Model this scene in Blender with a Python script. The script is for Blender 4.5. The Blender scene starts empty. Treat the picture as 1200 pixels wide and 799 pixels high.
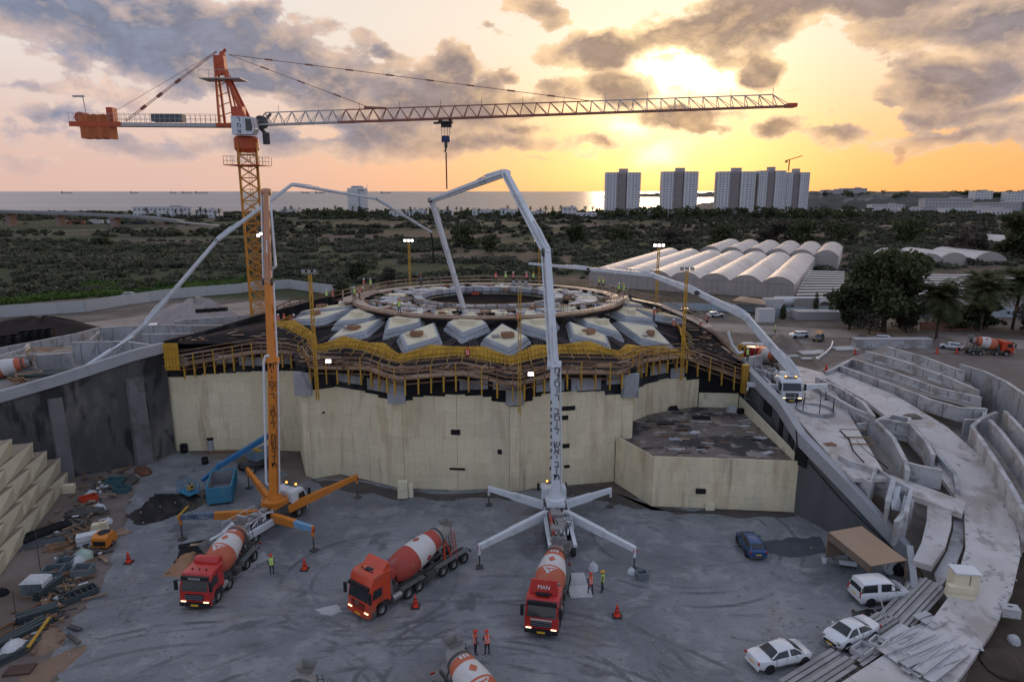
import bpy,bmesh,math,random
import numpy as np
from mathutils import Vector,Matrix
R = math.radians
PI = math.pi
random.seed(7)
rng = np.random.default_rng(11)
SC = bpy.context.scene
COL = SC.collection
# ------------------------------------------------------------------ camera
CAM_H = 32.0
PITCH = math.atan(175.5 / 800.0)
cam_d = bpy.data.cameras.new('camera')
cam_d.sensor_width = 36.0
cam_d.lens = 24.0
cam_d.clip_start = 0.5
cam_d.clip_end = 60000.0
cam = bpy.data.objects.new('camera',cam_d)
COL.objects.link(cam)
cam.location = (0,0,CAM_H)
cam.rotation_euler = (PI / 2 - PITCH,0,0)
SC.camera = cam
SN,CN = math.sin(PITCH),math.cos(PITCH)
# a survey of the photograph: sight lines of this lens, met with a real height or distance
def ray(px,py):
 X = (px - 600) / 800.0
 v = (py - 399.5) / 800.0
 return X,CN - v * SN,-SN - v * CN
def at(px,py,z=0.0):
 x,y,k = ray(px,py)
 t = (z - CAM_H) / k
 return Vector((x * t,y * t,z))
def atD(px,py,D):
 x,y,k = ray(px,py)
 t = D / y
 return Vector((x * t,D,CAM_H + k * t))
def az_el(px,py):
 x,y,k = ray(px,py)
 return math.atan2(x,y),math.atan2(k,math.hypot(x,y))
# ------------------------------------------------------------------ node expressions
class NX:
 nt = None
 def __init__(s,sock): s.s = sock
 @staticmethod
 def node(t):
  return NX.nt.nodes.new(t)
 @staticmethod
 def put(inp,v):
  if isinstance(v,NX): NX.nt.links.new(v.s,inp)
  else: inp.default_value = v
 @staticmethod
 def m(op,a,b=0.0,c=0.0,clamp=False):
  n = NX.node('ShaderNodeMath'); n.operation = op; n.use_clamp = clamp
  NX.put(n.inputs[0],a); NX.put(n.inputs[1],b); NX.put(n.inputs[2],c)
  return NX(n.outputs[0])
 def __add__(s,o): return NX.m('ADD',s,o)
 __radd__ = __add__
 def __sub__(s,o): return NX.m('SUBTRACT',s,o)
 def __rsub__(s,o): return NX.m('SUBTRACT',o,s)
 def __mul__(s,o): return NX.m('MULTIPLY',s,o)
 __rmul__ = __mul__
 def __truediv__(s,o): return NX.m('DIVIDE',s,o)
 def __rtruediv__(s,o): return NX.m('DIVIDE',o,s)
def fmax(a,b): return NX.m('MAXIMUM',a,b)
def fmin(a,b): return NX.m('MINIMUM',a,b)
def fexp(a): return NX.m('EXPONENT',a)
def fabs_(a): return NX.m('ABSOLUTE',a)
def sat(a): return NX.m('ADD',a,0.0,clamp=True)
def smooth(a,b,x):
 n = NX.node('ShaderNodeMapRange'); n.interpolation_type = 'SMOOTHSTEP'
 NX.put(n.inputs[0],x); n.inputs[1].default_value = a; n.inputs[2].default_value = b
 n.inputs[3].default_value = 0.0; n.inputs[4].default_value = 1.0
 return NX(n.outputs[0])
def vec(x,y,z):
 n = NX.node('ShaderNodeCombineXYZ')
 for i,v in enumerate((x,y,z)): NX.put(n.inputs[i],v)
 return NX(n.outputs[0])
def xyz(v):
 n = NX.node('ShaderNodeSeparateXYZ'); NX.put(n.inputs[0],v)
 return [NX(o) for o in n.outputs]
def noise(v,scale,detail=4.0,rough=0.55,dist=0.0):
 n = NX.node('ShaderNodeTexNoise')
 NX.put(n.inputs['Vector'],v); n.inputs['Scale'].default_value = scale
 n.inputs['Detail'].default_value = detail; n.inputs['Roughness'].default_value = rough
 n.inputs['Distortion'].default_value = dist
 return NX(n.outputs['Fac'])
def mixc(f,a,b,mode='MIX'):
 n = NX.node('ShaderNodeMix'); n.data_type = 'RGBA'; n.blend_type = mode
 NX.put(n.inputs[0],f)
 for i,v in ((6,a),(7,b)):
  if not isinstance(v,NX) and len(v) == 3: v = (*v,1.0)
  NX.put(n.inputs[i],v)
 return NX(n.outputs[2])
def scalec(c,f):
 return mixc(1.0,c,mixc_gray(f),'MULTIPLY')
def mixc_gray(f):
 n = NX.node('ShaderNodeCombineColor')
 for i in range(3): NX.put(n.inputs[i],f)
 return NX(n.outputs[0])
def mapping(v,sc):
 n = NX.node('ShaderNodeVectorMath'); n.operation = 'MULTIPLY'
 NX.put(n.inputs[0],v); n.inputs[1].default_value = sc
 return NX(n.outputs[0])
# ------------------------------------------------------------------ sky and sun
SUN_AZ,SUN_EL = R(12.5),R(6.0)
world = bpy.data.worlds.new('World')
SC.world = world
world.use_nodes = True
nt = world.node_tree; nt.nodes.clear(); NX.nt = nt
sky = nt.nodes.new('ShaderNodeTexSky'); sky.sky_type = 'NISHITA'; sky.sun_disc = False
sky.sun_elevation = SUN_EL; sky.sun_rotation = SUN_AZ
sky.altitude = 50; sky.air_density = 1.0; sky.dust_density = 2.0; sky.ozone_density = 1.5
tc = nt.nodes.new('ShaderNodeTexCoord')
D = NX(tc.outputs['Generated'])
dx,dy,dz = xyz(D)
az = NX.m('ARCTAN2',dx,dy)
el = NX.m('ARCSINE',dz)
sd = (math.sin(SUN_AZ) * math.cos(SUN_EL),math.cos(SUN_AZ) * math.cos(SUN_EL),math.sin(SUN_EL))
cosa = dx * sd[0] + dy * sd[1] + dz * sd[2]
sang = NX.m('ARCCOSINE',fmin(cosa,0.99999))          # angle from the sun
# dusk air: NISHITA tinted by the thick warm layer at the horizon
elp = fmax(el,0.0)
lay = fexp(elp * -5.5)                                  # low warm layer
side = fexp(sang * sang * -2.2)                         # sun side
glow = fexp(sang * -5.0)
gnear = fexp(sang * sang * -55.0)
tr_ = smooth(-0.75,0.30,az)
up_c = mixc(tr_,(0.655,0.61,0.58),(0.70,0.585,0.475))
lo_c = mixc(smooth(-0.50,0.22,az),(0.59,0.40,0.35),(0.74,0.335,0.12))
clear = mixc(smooth(0.23,0.02,elp),up_c,lo_c)
clear = mixc(smooth(0.28,0.95,elp),clear,(0.35,0.44,0.62))      # overhead
back = smooth(0.55,-0.6,dy)                           # away from the sun: blue dusk
clear = mixc(back,clear,mixc(smooth(0.0,0.5,elp),(0.54,0.52,0.58),(0.35,0.44,0.62)))
clear = mixc(1.0,clear,scalec(NX(sky.outputs[0]),0.010),'ADD')
clear = mixc(1.0,clear,scalec(mixc(0.0,(1.0,0.64,0.27),(1,1,1)),glow * 0.07 + gnear * 0.30),'ADD')
# clouds: banks at their bearing and height, broken up by noise
CL = [  # px, py, half width px, half height px, weight
 (60,8,260,40,1.25),(225,55,190,46,1.4),(335,95,130,30,1.35),(300,75,110,30,0.8),(90,80,44,30,0.8),
 (40,103,70,12,0.75),(75,140,70,18,0.85),(190,115,120,22,0.55),(120,165,200,16,0.72),
 (330,165,160,20,0.75),(480,132,140,34,1.05),(522,76,28,38,1.2),(505,100,40,24,.9),(560,105,36,22,0.85),
 (440,72,34,12,0.85),(560,170,170,14,0.8),(470,160,120,20,0.8),(640,15,46,26,1.05),(665,60,60,22,0.85),
 (712,62,50,18,1.2),(732,102,60,24,1.45),(655,105,34,24,0.95),(785,40,50,20,1.2),(850,38,90,34,1.4),(893,80,30,24,1.6),(830,66,26,10,0.9),
 (806,138,66,15,1.5),(830,152,34,10,1.0),(700,159,40,12,1.1),(620,150,50,10,0.8),(905,155,40,12,1.0),(985,158,70,17,1.05),
 (1000,6,220,22,1.3),(1130,32,150,34,1.1),(1120,95,120,28,1.25),(1165,130,90,20,0.85),(1080,135,34,16,0.8),(1130,158,110,16,0.85),(1070,170,14,7,0.9),
 (870,8,80,24,0.9),(1190,20,120,50,0.7),
 (395,40,40,14,.5),(300,20,70,18,.9),(590,95,26,14,.9),(455,108,40,16,.9),(545,132,60,18,1.0),(620,122,50,14,.9),(575,40,30,10,.5),(950,110,50,8,.4),(1040,120,30,9,.7),(870,120,30,8,.5),
 (20,190,120,12,0.5),(640,190,90,8,0.5)]
wn1 = noise(vec(az * 1.0,el * 1.5,3.1),9.0,5.0,0.55)
wn2 = noise(vec(az * 1.0,el * 1.5,9.7),9.0,5.0,0.55)
azw = az + (wn1 - 0.5) * 0.12
elw = el + (wn2 - 0.5) * 0.085
field = None
for (cx,cy,rw,rh,w) in CL:
 a0,e0 = az_el(cx,cy); a1,_ = az_el(cx + 1,cy); _,e1 = az_el(cx,cy - 1)
 ra,re = abs(a1 - a0) * rw * 0.86,abs(e1 - e0) * rh * 0.95
 u = (azw - a0) * (1.0 / ra); v = (elw - e0) * (1.0 / re)
 g = fexp((u * u + v * v) * -1.0) * w
 field = g if field is None else NX.m('MAXIMUM',field,g) + NX.m('MINIMUM',field,g) * 0.35
# elsewhere (above and behind the photograph) the same broken cloud goes on
outside = sat(smooth(0.36,0.55,el) + smooth(0.9,0.3,dy))
cd = fmax(dz,0.06)
wide = noise(vec(dx / (cd + 0.15),dy / (cd + 0.15),4.0),0.9,5.0,0.55)
field = mixc(outside,mixc_gray(field),mixc_gray(smooth(0.42,0.66,wide) * 0.8))
field,_,_ = xyz(field)
CP = lambda da,de: vec(az + da,(el + de) * 1.6,0.0)
det = noise(CP(0,0),10.0,10.0,0.60,0.25)
det_u = noise(CP(0.004,0.016),10.0,6.0,0.58,0.25)
fine_c = noise(CP(0,0),30.0,8.0,0.66,0.3)
amp = smooth(0.02,0.35,field)
shape = field + (det - 0.5) * 2.3 * amp + (fine_c - 0.5) * 0.85 * amp
dens = smooth(0.37,0.60,shape)
thick = smooth(0.45,1.10,shape)
rim = 1.0 - thick
litn = sat((det - det_u) * 4.2 + 0.36 + (fine_c - 0.5) * 0.9)
sunny = sat(side * smooth(0.95,0.10,sang))
c_sh = mixc(sunny,(0.155,0.185,0.275),(0.285,0.195,0.15))
c_sh = scalec(c_sh,1.0 + (fine_c - 0.5) * 0.8 + (det_u - det) * 1.4 + (thick - 0.6) * -0.22)
c_sh = mixc(back * 0.6,c_sh,(0.26,0.29,0.36))
c_lit = mixc(sunny,(0.70,0.51,0.43),(0.90,0.60,0.32))
c_lit = mixc(back * 0.8,c_lit,(0.42,0.42,0.47))
ccol = mixc(sat(litn * 0.72 + rim * 0.55 - 0.22),c_sh,c_lit)
ccol = mixc(1.0,ccol,scalec(mixc(0.0,(1.0,0.70,0.36),(1,1,1)),gnear * rim * 0.7 + glow * 0.04),'ADD')
low = smooth(0.0,0.075,el)
final = mixc(dens * low * 0.93,clear,ccol)
# two burning gaps in the cloud in front of the sun
for (gx,gy,gw,gh,gs) in ((806,86,42,17,3.2),(772,176,30,16,0.75),(735,143,28,8,0.8)):
 a0,e0 = az_el(gx,gy); a1,_ = az_el(gx + 1,gy); _,e1 = az_el(gx,gy - 1)
 u = (azw - a0) * (1.0 / (abs(a1 - a0) * gw)); v = (elw - e0) * (1.0 / (abs(e1 - e0) * gh))
 q = fexp((u * u + v * v) * -1.0)
 final = mixc(1.0,final,scalec(mixc(0.0,(1.0,0.80,0.45),(1,1,1)),q * gs * (1.0 - dens * 0.86)),'ADD')
below = smooth(0.0,-0.02,dz)
final = mixc(below,final,(0.10,0.11,0.13))
bg = nt.nodes.new('ShaderNodeBackground')
nt.links.new(final.s,bg.inputs[0]); bg.inputs[1].default_value = 1.0
wo = nt.nodes.new('ShaderNodeOutputWorld'); nt.links.new(bg.outputs[0],wo.inputs[0])
world.cycles.sampling_method = 'MANUAL'; world.cycles.sample_map_resolution = 512
sun_d = bpy.data.lights.new('sun','SUN'); sun_d.energy = 0.75; sun_d.angle = R(12); sun_d.color = (1.0,0.68,0.42)
sun = bpy.data.objects.new('sun',sun_d); COL.objects.link(sun)
sun.rotation_euler = Vector(sd).to_track_quat('Z','Y').to_euler()
vs = SC.view_settings
vs.view_transform = 'Standard'; vs.look = 'None'; vs.exposure = 0.3; vs.gamma = 1.0; vs.use_curve_mapping = False
SC.cycles.max_bounces = 5; SC.cycles.diffuse_bounces = 2; SC.cycles.glossy_bounces = 2; SC.cycles.transmission_bounces = 2
# ------------------------------------------------------------------ materials
MATS = {}
def mat(name,col,rough=0.85,metal=0.0,var=0.18,scale=1.0,bump=0.0,dirt=None,stretch=(1,1,1),rnd=0.0,emit=None,spec=0.4,coat=0.0,dirt2=None):
 if name in MATS: return MATS[name]
 m = bpy.data.materials.new(name); m.use_nodes = True
 t = m.node_tree; NX.nt = t
 b = t.nodes['Principled BSDF']
 b.inputs['Roughness'].default_value = rough; b.inputs['Metallic'].default_value = metal
 b.inputs['Specular IOR Level'].default_value = spec
 if coat: b.inputs['Coat Weight'].default_value = coat; b.inputs['Coat Roughness'].default_value = 0.15
 tcn = t.nodes.new('ShaderNodeTexCoord'); P = NX(tcn.outputs['Object'])
 P = mapping(P,stretch)
 n1 = noise(P,scale,6.0,0.62)
 c = scalec(mixc(0.0,col,col),(n1 - 0.5) * (2.6 * var) + 1.0)
 for dd in (dirt,dirt2):
  if dd:
   dc,amt,dsc,lo,hi = dd
   n2 = noise(mapping(P,(1,1,1)),dsc,5.0,0.6,0.4)
   c = mixc(smooth(lo,hi,n2) * amt,c,dc)
 if rnd:
  oi = t.nodes.new('ShaderNodeObjectInfo')
  c = scalec(c,(NX(oi.outputs['Random']) - 0.5) * (2 * rnd) + 1.0)
 t.links.new(c.s,b.inputs['Base Color'])
 if bump:
  bn = t.nodes.new('ShaderNodeBump'); bn.inputs['Strength'].default_value = bump; bn.inputs['Distance'].default_value = 0.05
  n3 = noise(P,scale * 6,6.0,0.6)
  t.links.new(n3.s,bn.inputs['Height']); t.links.new(bn.outputs[0],b.inputs['Normal'])
 if emit:
  b.inputs['Emission Color'].default_value = (*emit[0],1); b.inputs['Emission Strength'].default_value = emit[1]
 MATS[name] = m
 return m
# ------------------------------------------------------------------ mesh builder
def basis(d):
 d = Vector(d).normalized()
 up = Vector((0,0,1)) if abs(d.z) < 0.95 else Vector((0,1,0))
 s = d.cross(up).normalized()
 return d,s,s.cross(d).normalized()
class MB:
 def __init__(s): s.v = []; s.f = []; s.mi = []; s.cur = 0
 def add(s,vs_,fs_):
  o = len(s.v); s.v.extend([tuple(v) for v in vs_])
  for f in fs_: s.f.append(tuple(i + o for i in f)); s.mi.append(s.cur)
  return s
 def face(s,pts): return s.add(pts,[tuple(range(len(pts)))])
 def box(s,c,size,rz=0.0,M=None,taper=1.0):
  x,y,z = size[0] / 2,size[1] / 2,size[2] / 2
  vs_ = [Vector((a * x * (taper if k > 0 else 1),b * y * (taper if k > 0 else 1),k * z)) for k in (-1,1) for a,b in ((-1,-1),(1,-1),(1,1),(-1,1))]
  T = Matrix.Translation(c) @ (M.to_4x4() if M else Matrix.Rotation(rz,4,'Z'))
  return s.add([T @ v for v in vs_],[(3,2,1,0),(4,5,6,7),(0,1,5,4),(1,2,6,5),(2,3,7,6),(3,0,4,7)])
 def bar(s,a,b,w,h=None,w2=None,h2=None):
  h = w if h is None else h; w2 = w if w2 is None else w2; h2 = h if h2 is None else h2
  a,b = Vector(a),Vector(b)
  if (b - a).length < 1e-6: return s
  d,sd_,up = basis(b - a)
  vs_ = []
  for p,ww,hh in ((a,w,h),(b,w2,h2)):
   for i,j in ((-1,-1),(1,-1),(1,1),(-1,1)): vs_.append(p + sd_ * (i * ww / 2) + up * (j * hh / 2))
  return s.add(vs_,[(0,1,2,3),(7,6,5,4),(0,4,5,1),(1,5,6,2),(2,6,7,3),(3,7,4,0)])
 def tube(s,a,b,r,n=8,r2=None,caps=True):
  r2 = r if r2 is None else r2
  a,b = Vector(a),Vector(b)
  if (b - a).length < 1e-6: return s
  d,sd_,up = basis(b - a)
  vs_ = []
  for p,rr in ((a,r),(b,r2)):
   for i in range(n):
    t = 2 * PI * i / n; vs_.append(p + sd_ * (rr * math.cos(t)) + up * (rr * math.sin(t)))
  fs_ = [(i,(i + 1) % n,n + (i + 1) % n,n + i) for i in range(n)]
  if caps: fs_ += [tuple(reversed(range(n))),tuple(range(n,2 * n))]
  return s.add(vs_,fs_)
 def path(s,pts,r,n=6):
  for a,b in zip(pts[:-1],pts[1:]): s.tube(a,b,r,n)
  return s
 def lathe(s,prof,n=20,M=None,cap=True):
  M = M or Matrix.Identity(4); vs_ = []; fs_ = []
  for (r,z) in prof:
   for i in range(n):
    t = 2 * PI * i / n; vs_.append(M @ Vector((r * math.cos(t),r * math.sin(t),z)))
  for k in range(len(prof) - 1):
   for i in range(n):
    j = (i + 1) % n; fs_.append((k * n + i,k * n + j,(k + 1) * n + j,(k + 1) * n + i))
  if cap: fs_ += [tuple(reversed(range(n))),tuple(range((len(prof) - 1) * n,len(prof) * n))]
  return s.add(vs_,fs_)
 def prism(s,poly,z0,z1):
  n = len(poly)
  a = sum(poly[i][0] * poly[(i + 1) % n][1] - poly[(i + 1) % n][0] * poly[i][1] for i in range(n))
  if a < 0: poly = list(reversed(poly))
  z0 = z0 if isinstance(z0,(list,tuple)) else [z0] * n; z1 = z1 if isinstance(z1,(list,tuple)) else [z1] * n
  if a < 0: z0 = list(reversed(z0)); z1 = list(reversed(z1))
  vs_ = [(p[0],p[1],z) for p,z in zip(poly,z0)] + [(p[0],p[1],z) for p,z in zip(poly,z1)]
  return s.add(vs_,[tuple(reversed(range(n))),tuple(range(n,2 * n))] + [(i,(i + 1) % n,n + (i + 1) % n,n + i) for i in range(n)])
 def extrude_y(s,poly,y0,y1,w0=None):   # poly in x,z, swept along y
  n = len(poly)
  a = sum(poly[i][0] * poly[(i + 1) % n][1] - poly[(i + 1) % n][0] * poly[i][1] for i in range(n))
  if a > 0: poly = list(reversed(poly))
  vs_ = [(p[0],y0,p[1]) for p in poly] + [(p[0],y1,p[1]) for p in poly]
  return s.add(vs_,[tuple(reversed(range(n))),tuple(range(n,2 * n))] + [(i,(i + 1) % n,n + (i + 1) % n,n + i) for i in range(n)])
 def wall(s,pts,h,t=0.3):
  # vertical wall whose top edge follows pts (3-D), h metres deep (number or one per point)
  P = [Vector(p) for p in pts]; n = len(P); hs = h if isinstance(h,(list,tuple)) else [h] * n
  L = []
  for i in range(n):
   d = Vector((0,0,0))
   if i > 0: d += (P[i] - P[i - 1]).to_2d().to_3d().normalized()
   if i < n - 1: d += (P[i + 1] - P[i]).to_2d().to_3d().normalized()
   d.normalize(); nn = Vector((-d.y,d.x,0)) * (t / 2)
   for q,z in ((P[i] + nn,0),(P[i] - nn,0),(P[i] - nn,-hs[i]),(P[i] + nn,-hs[i])): L.append(q + Vector((0,0,z)))
  fs_ = []
  for i in range(n - 1):
   for k in range(4): fs_.append((4 * i + k,4 * i + (k + 1) % 4,4 * i + 4 + (k + 1) % 4,4 * i + 4 + k))
  fs_ += [(3,2,1,0),(4 * n - 4,4 * n - 3,4 * n - 2,4 * n - 1)]
  return s.add(L,fs_)
 def ribbon(s,left,right,th):
  n = len(left); up = [Vector(p) for p in left] + [Vector(p) for p in right]
  dn = [p - Vector((0,0,th)) for p in up]; fs_ = []
  for i in range(n - 1):
   a,b,c,d = i,i + 1,n + i + 1,n + i; o = 2 * n
   fs_ += [(d,c,b,a),(a + o,b + o,c + o,d + o),(a,b,b + o,a + o),(c,d,d + o,c + o)]
  o = 2 * n
  fs_ += [(0,o,n + o,n),(n - 1,2 * n - 1,2 * n - 1 + o,n - 1 + o)]
  return s.add(up + dn,fs_)
 def mesh(s,name,mats,smooth_=False,ang=None,fix=True):
  me = bpy.data.meshes.new(name)
  me.from_pydata(s.v,[],s.f);
  mats = mats if isinstance(mats,(list,tuple)) else [mats]
  for m in mats: me.materials.append(m)
  if len(mats) > 1: me.polygons.foreach_set('material_index',s.mi)
  if fix:
   bm = bmesh.new(); bm.from_mesh(me); bmesh.ops.recalc_face_normals(bm,faces=bm.faces[:]); bm.to_mesh(me); bm.free()
  if smooth_:
   me.polygons.foreach_set('use_smooth',[True] * len(me.polygons))
   me.set_sharp_from_angle(angle=R(ang or 38))
  me.update()
  return me
 def build(s,name,mats,parent=None,smooth_=False,ang=None,loc=None,fix=True):
  o = bpy.data.objects.new(name,s.mesh(name,mats,smooth_,ang,fix))
  COL.objects.link(o)
  if parent is not None: o.parent = parent
  if loc is not None: o.location = loc
  return o
def tag(o,label=None,cat=None,group=None,kind=None):
 if label: o['label'] = label
 if cat: o['category'] = cat
 if group: o['group'] = group
 if kind: o['kind'] = kind
 return o
def thing(name,label,cat,loc=(0,0,0),rz=0.0,group=None):
 o = bpy.data.objects.new(name,None); COL.objects.link(o); o.empty_display_size = 0.3
 o.location = loc; o.rotation_euler = (0,0,rz)
 return tag(o,label,cat,group)
def copy_tree(o,parent=None):
 c = o.copy(); COL.objects.link(c)
 if parent is not None: c.parent = parent
 for ch in list(o.children): copy_tree(ch,c)
 return c
def dup(o,loc,rz=None,label=None,group=None,sc=None):
 c = copy_tree(o); c.location = loc
 if rz is not None: c.rotation_euler[2] = rz
 if label: c['label'] = label
 if group: c['group'] = group
 if sc: c.scale = (sc,sc,sc) if not isinstance(sc,tuple) else sc
 return c
def inst(name,me,parent=None,loc=(0,0,0),rot=(0,0,0),sc=None):
 o = bpy.data.objects.new(name,me); COL.objects.link(o); o.location = loc; o.rotation_euler = rot
 if parent is not None: o.parent = parent
 if sc: o.scale = sc
 return o
def struct(o): return tag(o,kind='structure')
# ================================================================== SETTING
# ground sheet: dirt near the site, dry scrubland and green patches in the field
def ground_mat():
 m = bpy.data.materials.new('ground_earth'); m.use_nodes = True; t = m.node_tree; NX.nt = t
 b = t.nodes['Principled BSDF']; b.inputs['Roughness'].default_value = 0.95; b.inputs['Specular IOR Level'].default_value = 0.15
 P = NX(t.nodes.new('ShaderNodeTexCoord').outputs['Object']); x,y,z = xyz(P)
 big = noise(mapping(P,(0.45,1.0,1)),0.016,6.0,0.6,0.5)
 mid = noise(P,0.09,6.0,0.65); fine = noise(P,0.9,5.0,0.65)
 dirt = mixc(smooth(0.35,0.7,mid),(0.115,0.095,0.082),(0.20,0.17,0.145))
 dry = mixc(smooth(0.3,0.7,mid),(0.085,0.066,0.05),(0.14,0.108,0.08))
 green = mixc(smooth(0.3,0.7,fine),(0.034,0.042,0.02),(0.065,0.075,0.035))
 # the strip of fresh grass beyond the white boundary wall, on the left
 bias = smooth(60,-120,x) * smooth(420,250,y) * 0.16 + smooth(300,420,y) * smooth(-150,-300,x) * 0.06
 fld = mixc(smooth(0.47,0.56,big + bias + (mid - 0.5) * 0.16),dry,green)
 fld = mixc(smooth(0.62,0.7,noise(P,0.035,4.0,0.6)) * 0.7,fld,(0.17,0.14,0.11))
 infield = smooth(182,200,y + (mid - 0.5) * 26 + x * 0.16)
 c = mixc(infield,dirt,fld)
 c = scalec(c,(fine - 0.5) * 0.7 + 1.0)
 t.links.new(c.s,b.inputs['Base Color'])
 bn = t.nodes.new('ShaderNodeBump'); bn.inputs['Strength'].default_value = 0.6; bn.inputs['Distance'].default_value = 0.25
 t.links.new(fine.s,bn.inputs['Height']); t.links.new(bn.outputs[0],b.inputs['Normal'])
 return m
b = MB()
coast = [(-3500,1180),(-900,1170),(-300,1110),(40,1040),(150,1010),(230,1080),(420,1020),(600,1300),(900,2200),(3500,2600)]
b.face([(-3500,-250,0),(3500,-250,0)] + [(x,y,0) for x,y in reversed(coast)])
struct(b.build('ground',ground_mat()))
def sea_mat():
 m = bpy.data.materials.new('sea_water'); m.use_nodes = True; t = m.node_tree; NX.nt = t
 b = t.nodes['Principled BSDF']; b.inputs['Base Color'].default_value = (0.035,0.06,0.085,1); b.inputs['Roughness'].default_value = 0.30; b.inputs['Specular IOR Level'].default_value = 0.28
 P = NX(t.nodes.new('ShaderNodeTexCoord').outputs['Object'])
 n = noise(mapping(P,(0.35,1,1)),0.05,6.0,0.6)
 n2 = noise(mapping(P,(0.12,1,1)),0.004,5.0,0.6)
 c = mixc(smooth(0.45,0.62,n2),(0.075,0.11,0.155),(0.14,0.175,0.215))
 t.links.new(c.s,b.inputs['Base Color'])
 bn = t.nodes.new('ShaderNodeBump'); bn.inputs['Strength'].default_value = 1.0; bn.inputs['Distance'].default_value = 2.2
 t.links.new(n.s,bn.inputs['Height']); t.links.new(bn.outputs[0],b.inputs['Normal'])
 return m
b = MB(); b.face([(-40000,900,-2),(40000,900,-2),(40000,55000,-2),(-40000,55000,-2)])
struct(b.build('sea',sea_mat()))
def sheet(name,pts,z,m,kind='structure',parent=None):
 b = MB(); b.face([(p[0],p[1],z) for p in pts]); o = b.build(name,m,fix=False)
 if o.data.polygons[0].normal.z < 0: o.data.flip_normals()
 return tag(o,kind=kind)
# the work yard: dusty grey hardstanding with tyre arcs and damp patches
def yard_mat():
 m = bpy.data.materials.new('yard_hardstanding'); m.use_nodes = True; t = m.node_tree; NX.nt = t
 b = t.nodes['Principled BSDF']; b.inputs['Specular IOR Level'].default_value = 0.35
 P = NX(t.nodes.new('ShaderNodeTexCoord').outputs['Object']); x,y,z = xyz(P)
 big = noise(P,0.07,6.0,0.65,0.6); mid = noise(P,0.35,6.0,0.65,0.3); fine = noise(P,3.0,6.0,0.7)
 c = mixc(smooth(0.32,0.7,big),(0.13,0.14,0.155),(0.25,0.255,0.265))
 c = mixc(smooth(0.49,0.64,mid) * 0.6,c,(0.31,0.31,0.315))
 c = mixc(smooth(0.56,0.68,noise(P,0.13,5.0,0.6,1.0)) * 0.5,c,(0.20,0.165,0.13))
 # tyre arcs: circles swept by turning lorries, worn unevenly
 wear = smooth(0.40,0.62,noise(P,0.22,4.0,0.6))
 tr = None
 for (cx,cy,r0,r1) in ((1,37,5,13),(-22,29,14,22),(15,60,5,13),(-5,20,18,30),(-12,52,4,9)):
  xx,yy = x - cx,y - cy
  r = NX.m('SQRT',xx * xx + yy * yy + 0.01) + (mid - 0.5) * 0.5
  ring = NX.m('SINE',r * 7.0) * 0.5 + NX.m('SINE',r * 2.63 + 1.0) * 0.5
  q = smooth(0.25,0.75,ring) * smooth(r0 - 1.0,r0 + 1.5,r) * smooth(r1 + 1.5,r1 - 1.5,r)
  tr = q if tr is None else fmax(tr,q)
 c = mixc(tr * wear * 0.72,c,(0.075,0.08,0.09))
 scr = noise(mapping(P,(0.25,1.6,1)),0.9,5.0,0.7,0.8)
 c = mixc(smooth(0.55,0.66,scr) * 0.5,c,(0.09,0.095,0.105))
 c = mixc(smooth(0.585,0.65,noise(P,0.14,7.0,0.62,0.5)) * 0.62,c,(0.07,0.072,0.078))
 c = scalec(c,(fine - 0.5) * 0.55 + 1.0)
 t.links.new(c.s,b.inputs['Base Color'])
 rg = smooth(0.35,0.7,big) * 0.3 + 0.6
 t.links.new(rg.s,b.inputs['Roughness'])
 bn = t.nodes.new('ShaderNodeBump'); bn.inputs['Strength'].default_value = 0.7; bn.inputs['Distance'].default_value = 0.10
 t.links.new((fine + mid * 1.5).s,bn.inputs['Height']); t.links.new(bn.outputs[0],b.inputs['Normal'])
 return m
yard_pts = [at(*p) for p in ((60,799),(60,770),(75,735),(118,690),(135,640),(150,590),(165,548),(207,527),(362,560),(600,573),(940,599),(1068,665),(1060,730),(960,799))]
yp = [Vector((-40,8,0))] + yard_pts + [Vector((18,8,0))]
yard_pts = []
gy_ = random.Random(4)
for a_,c_ in zip(yp,yp[1:] + yp[:1]):
 n_ = max(1,int((c_ - a_).length / .8))
 for k in range(n_):
  q = a_.lerp(c_,k / n_); w_ = .45 if q.x < -30 else .2; yard_pts.append(q + Vector((gy_.uniform(-w_,w_),gy_.uniform(-w_,w_),0)))
sheet('yard',yard_pts,0.004,yard_mat())
m_dirt = mat('trodden_dirt',(0.165,0.135,0.118),0.95,var=0.35,scale=0.35,bump=0.5,dirt=((0.25,0.22,0.2),0.7,0.12,0.5,0.66),spec=0.15)
m_pale = mat('pale_track_dust',(0.29,0.245,0.215),0.95,var=0.25,scale=0.25,bump=0.3,dirt=((0.18,0.145,0.12),0.7,0.1,0.5,0.65),spec=0.15)
m_conc = mat('cast_concrete',(0.45,0.45,0.46),0.88,var=0.32,scale=0.5,bump=0.3,dirt=((0.25,0.225,0.21),0.7,0.35,0.48,0.62),dirt2=((0.16,0.15,0.15),.6,.9,.57,.66),spec=0.3)
m_conc_d = mat('grey_shuttered_concrete',(0.34,0.35,0.37),0.88,var=0.34,scale=0.35,bump=0.3,dirt=((0.19,0.175,0.17),0.7,0.3,0.48,0.62),dirt2=((0.13,0.125,0.125),.6,.8,.56,.66),stretch=(1,1,0.5),spec=0.3)
m_conc_l = mat('pale_concrete_slab',(0.53,0.50,0.485),0.9,var=0.22,scale=0.3,bump=0.15,dirt=((0.33,0.28,0.245),0.75,0.16,0.49,0.63),dirt2=((0.20,0.18,0.17),.6,.5,.56,.66),spec=0.25)
m_black = mat('bitumen_membrane',(0.016,0.016,0.018),0.8,var=0.5,scale=0.4,bump=0.2,dirt=((0.06,0.062,0.067),0.75,0.28,0.5,0.68),spec=0.15)
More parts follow.
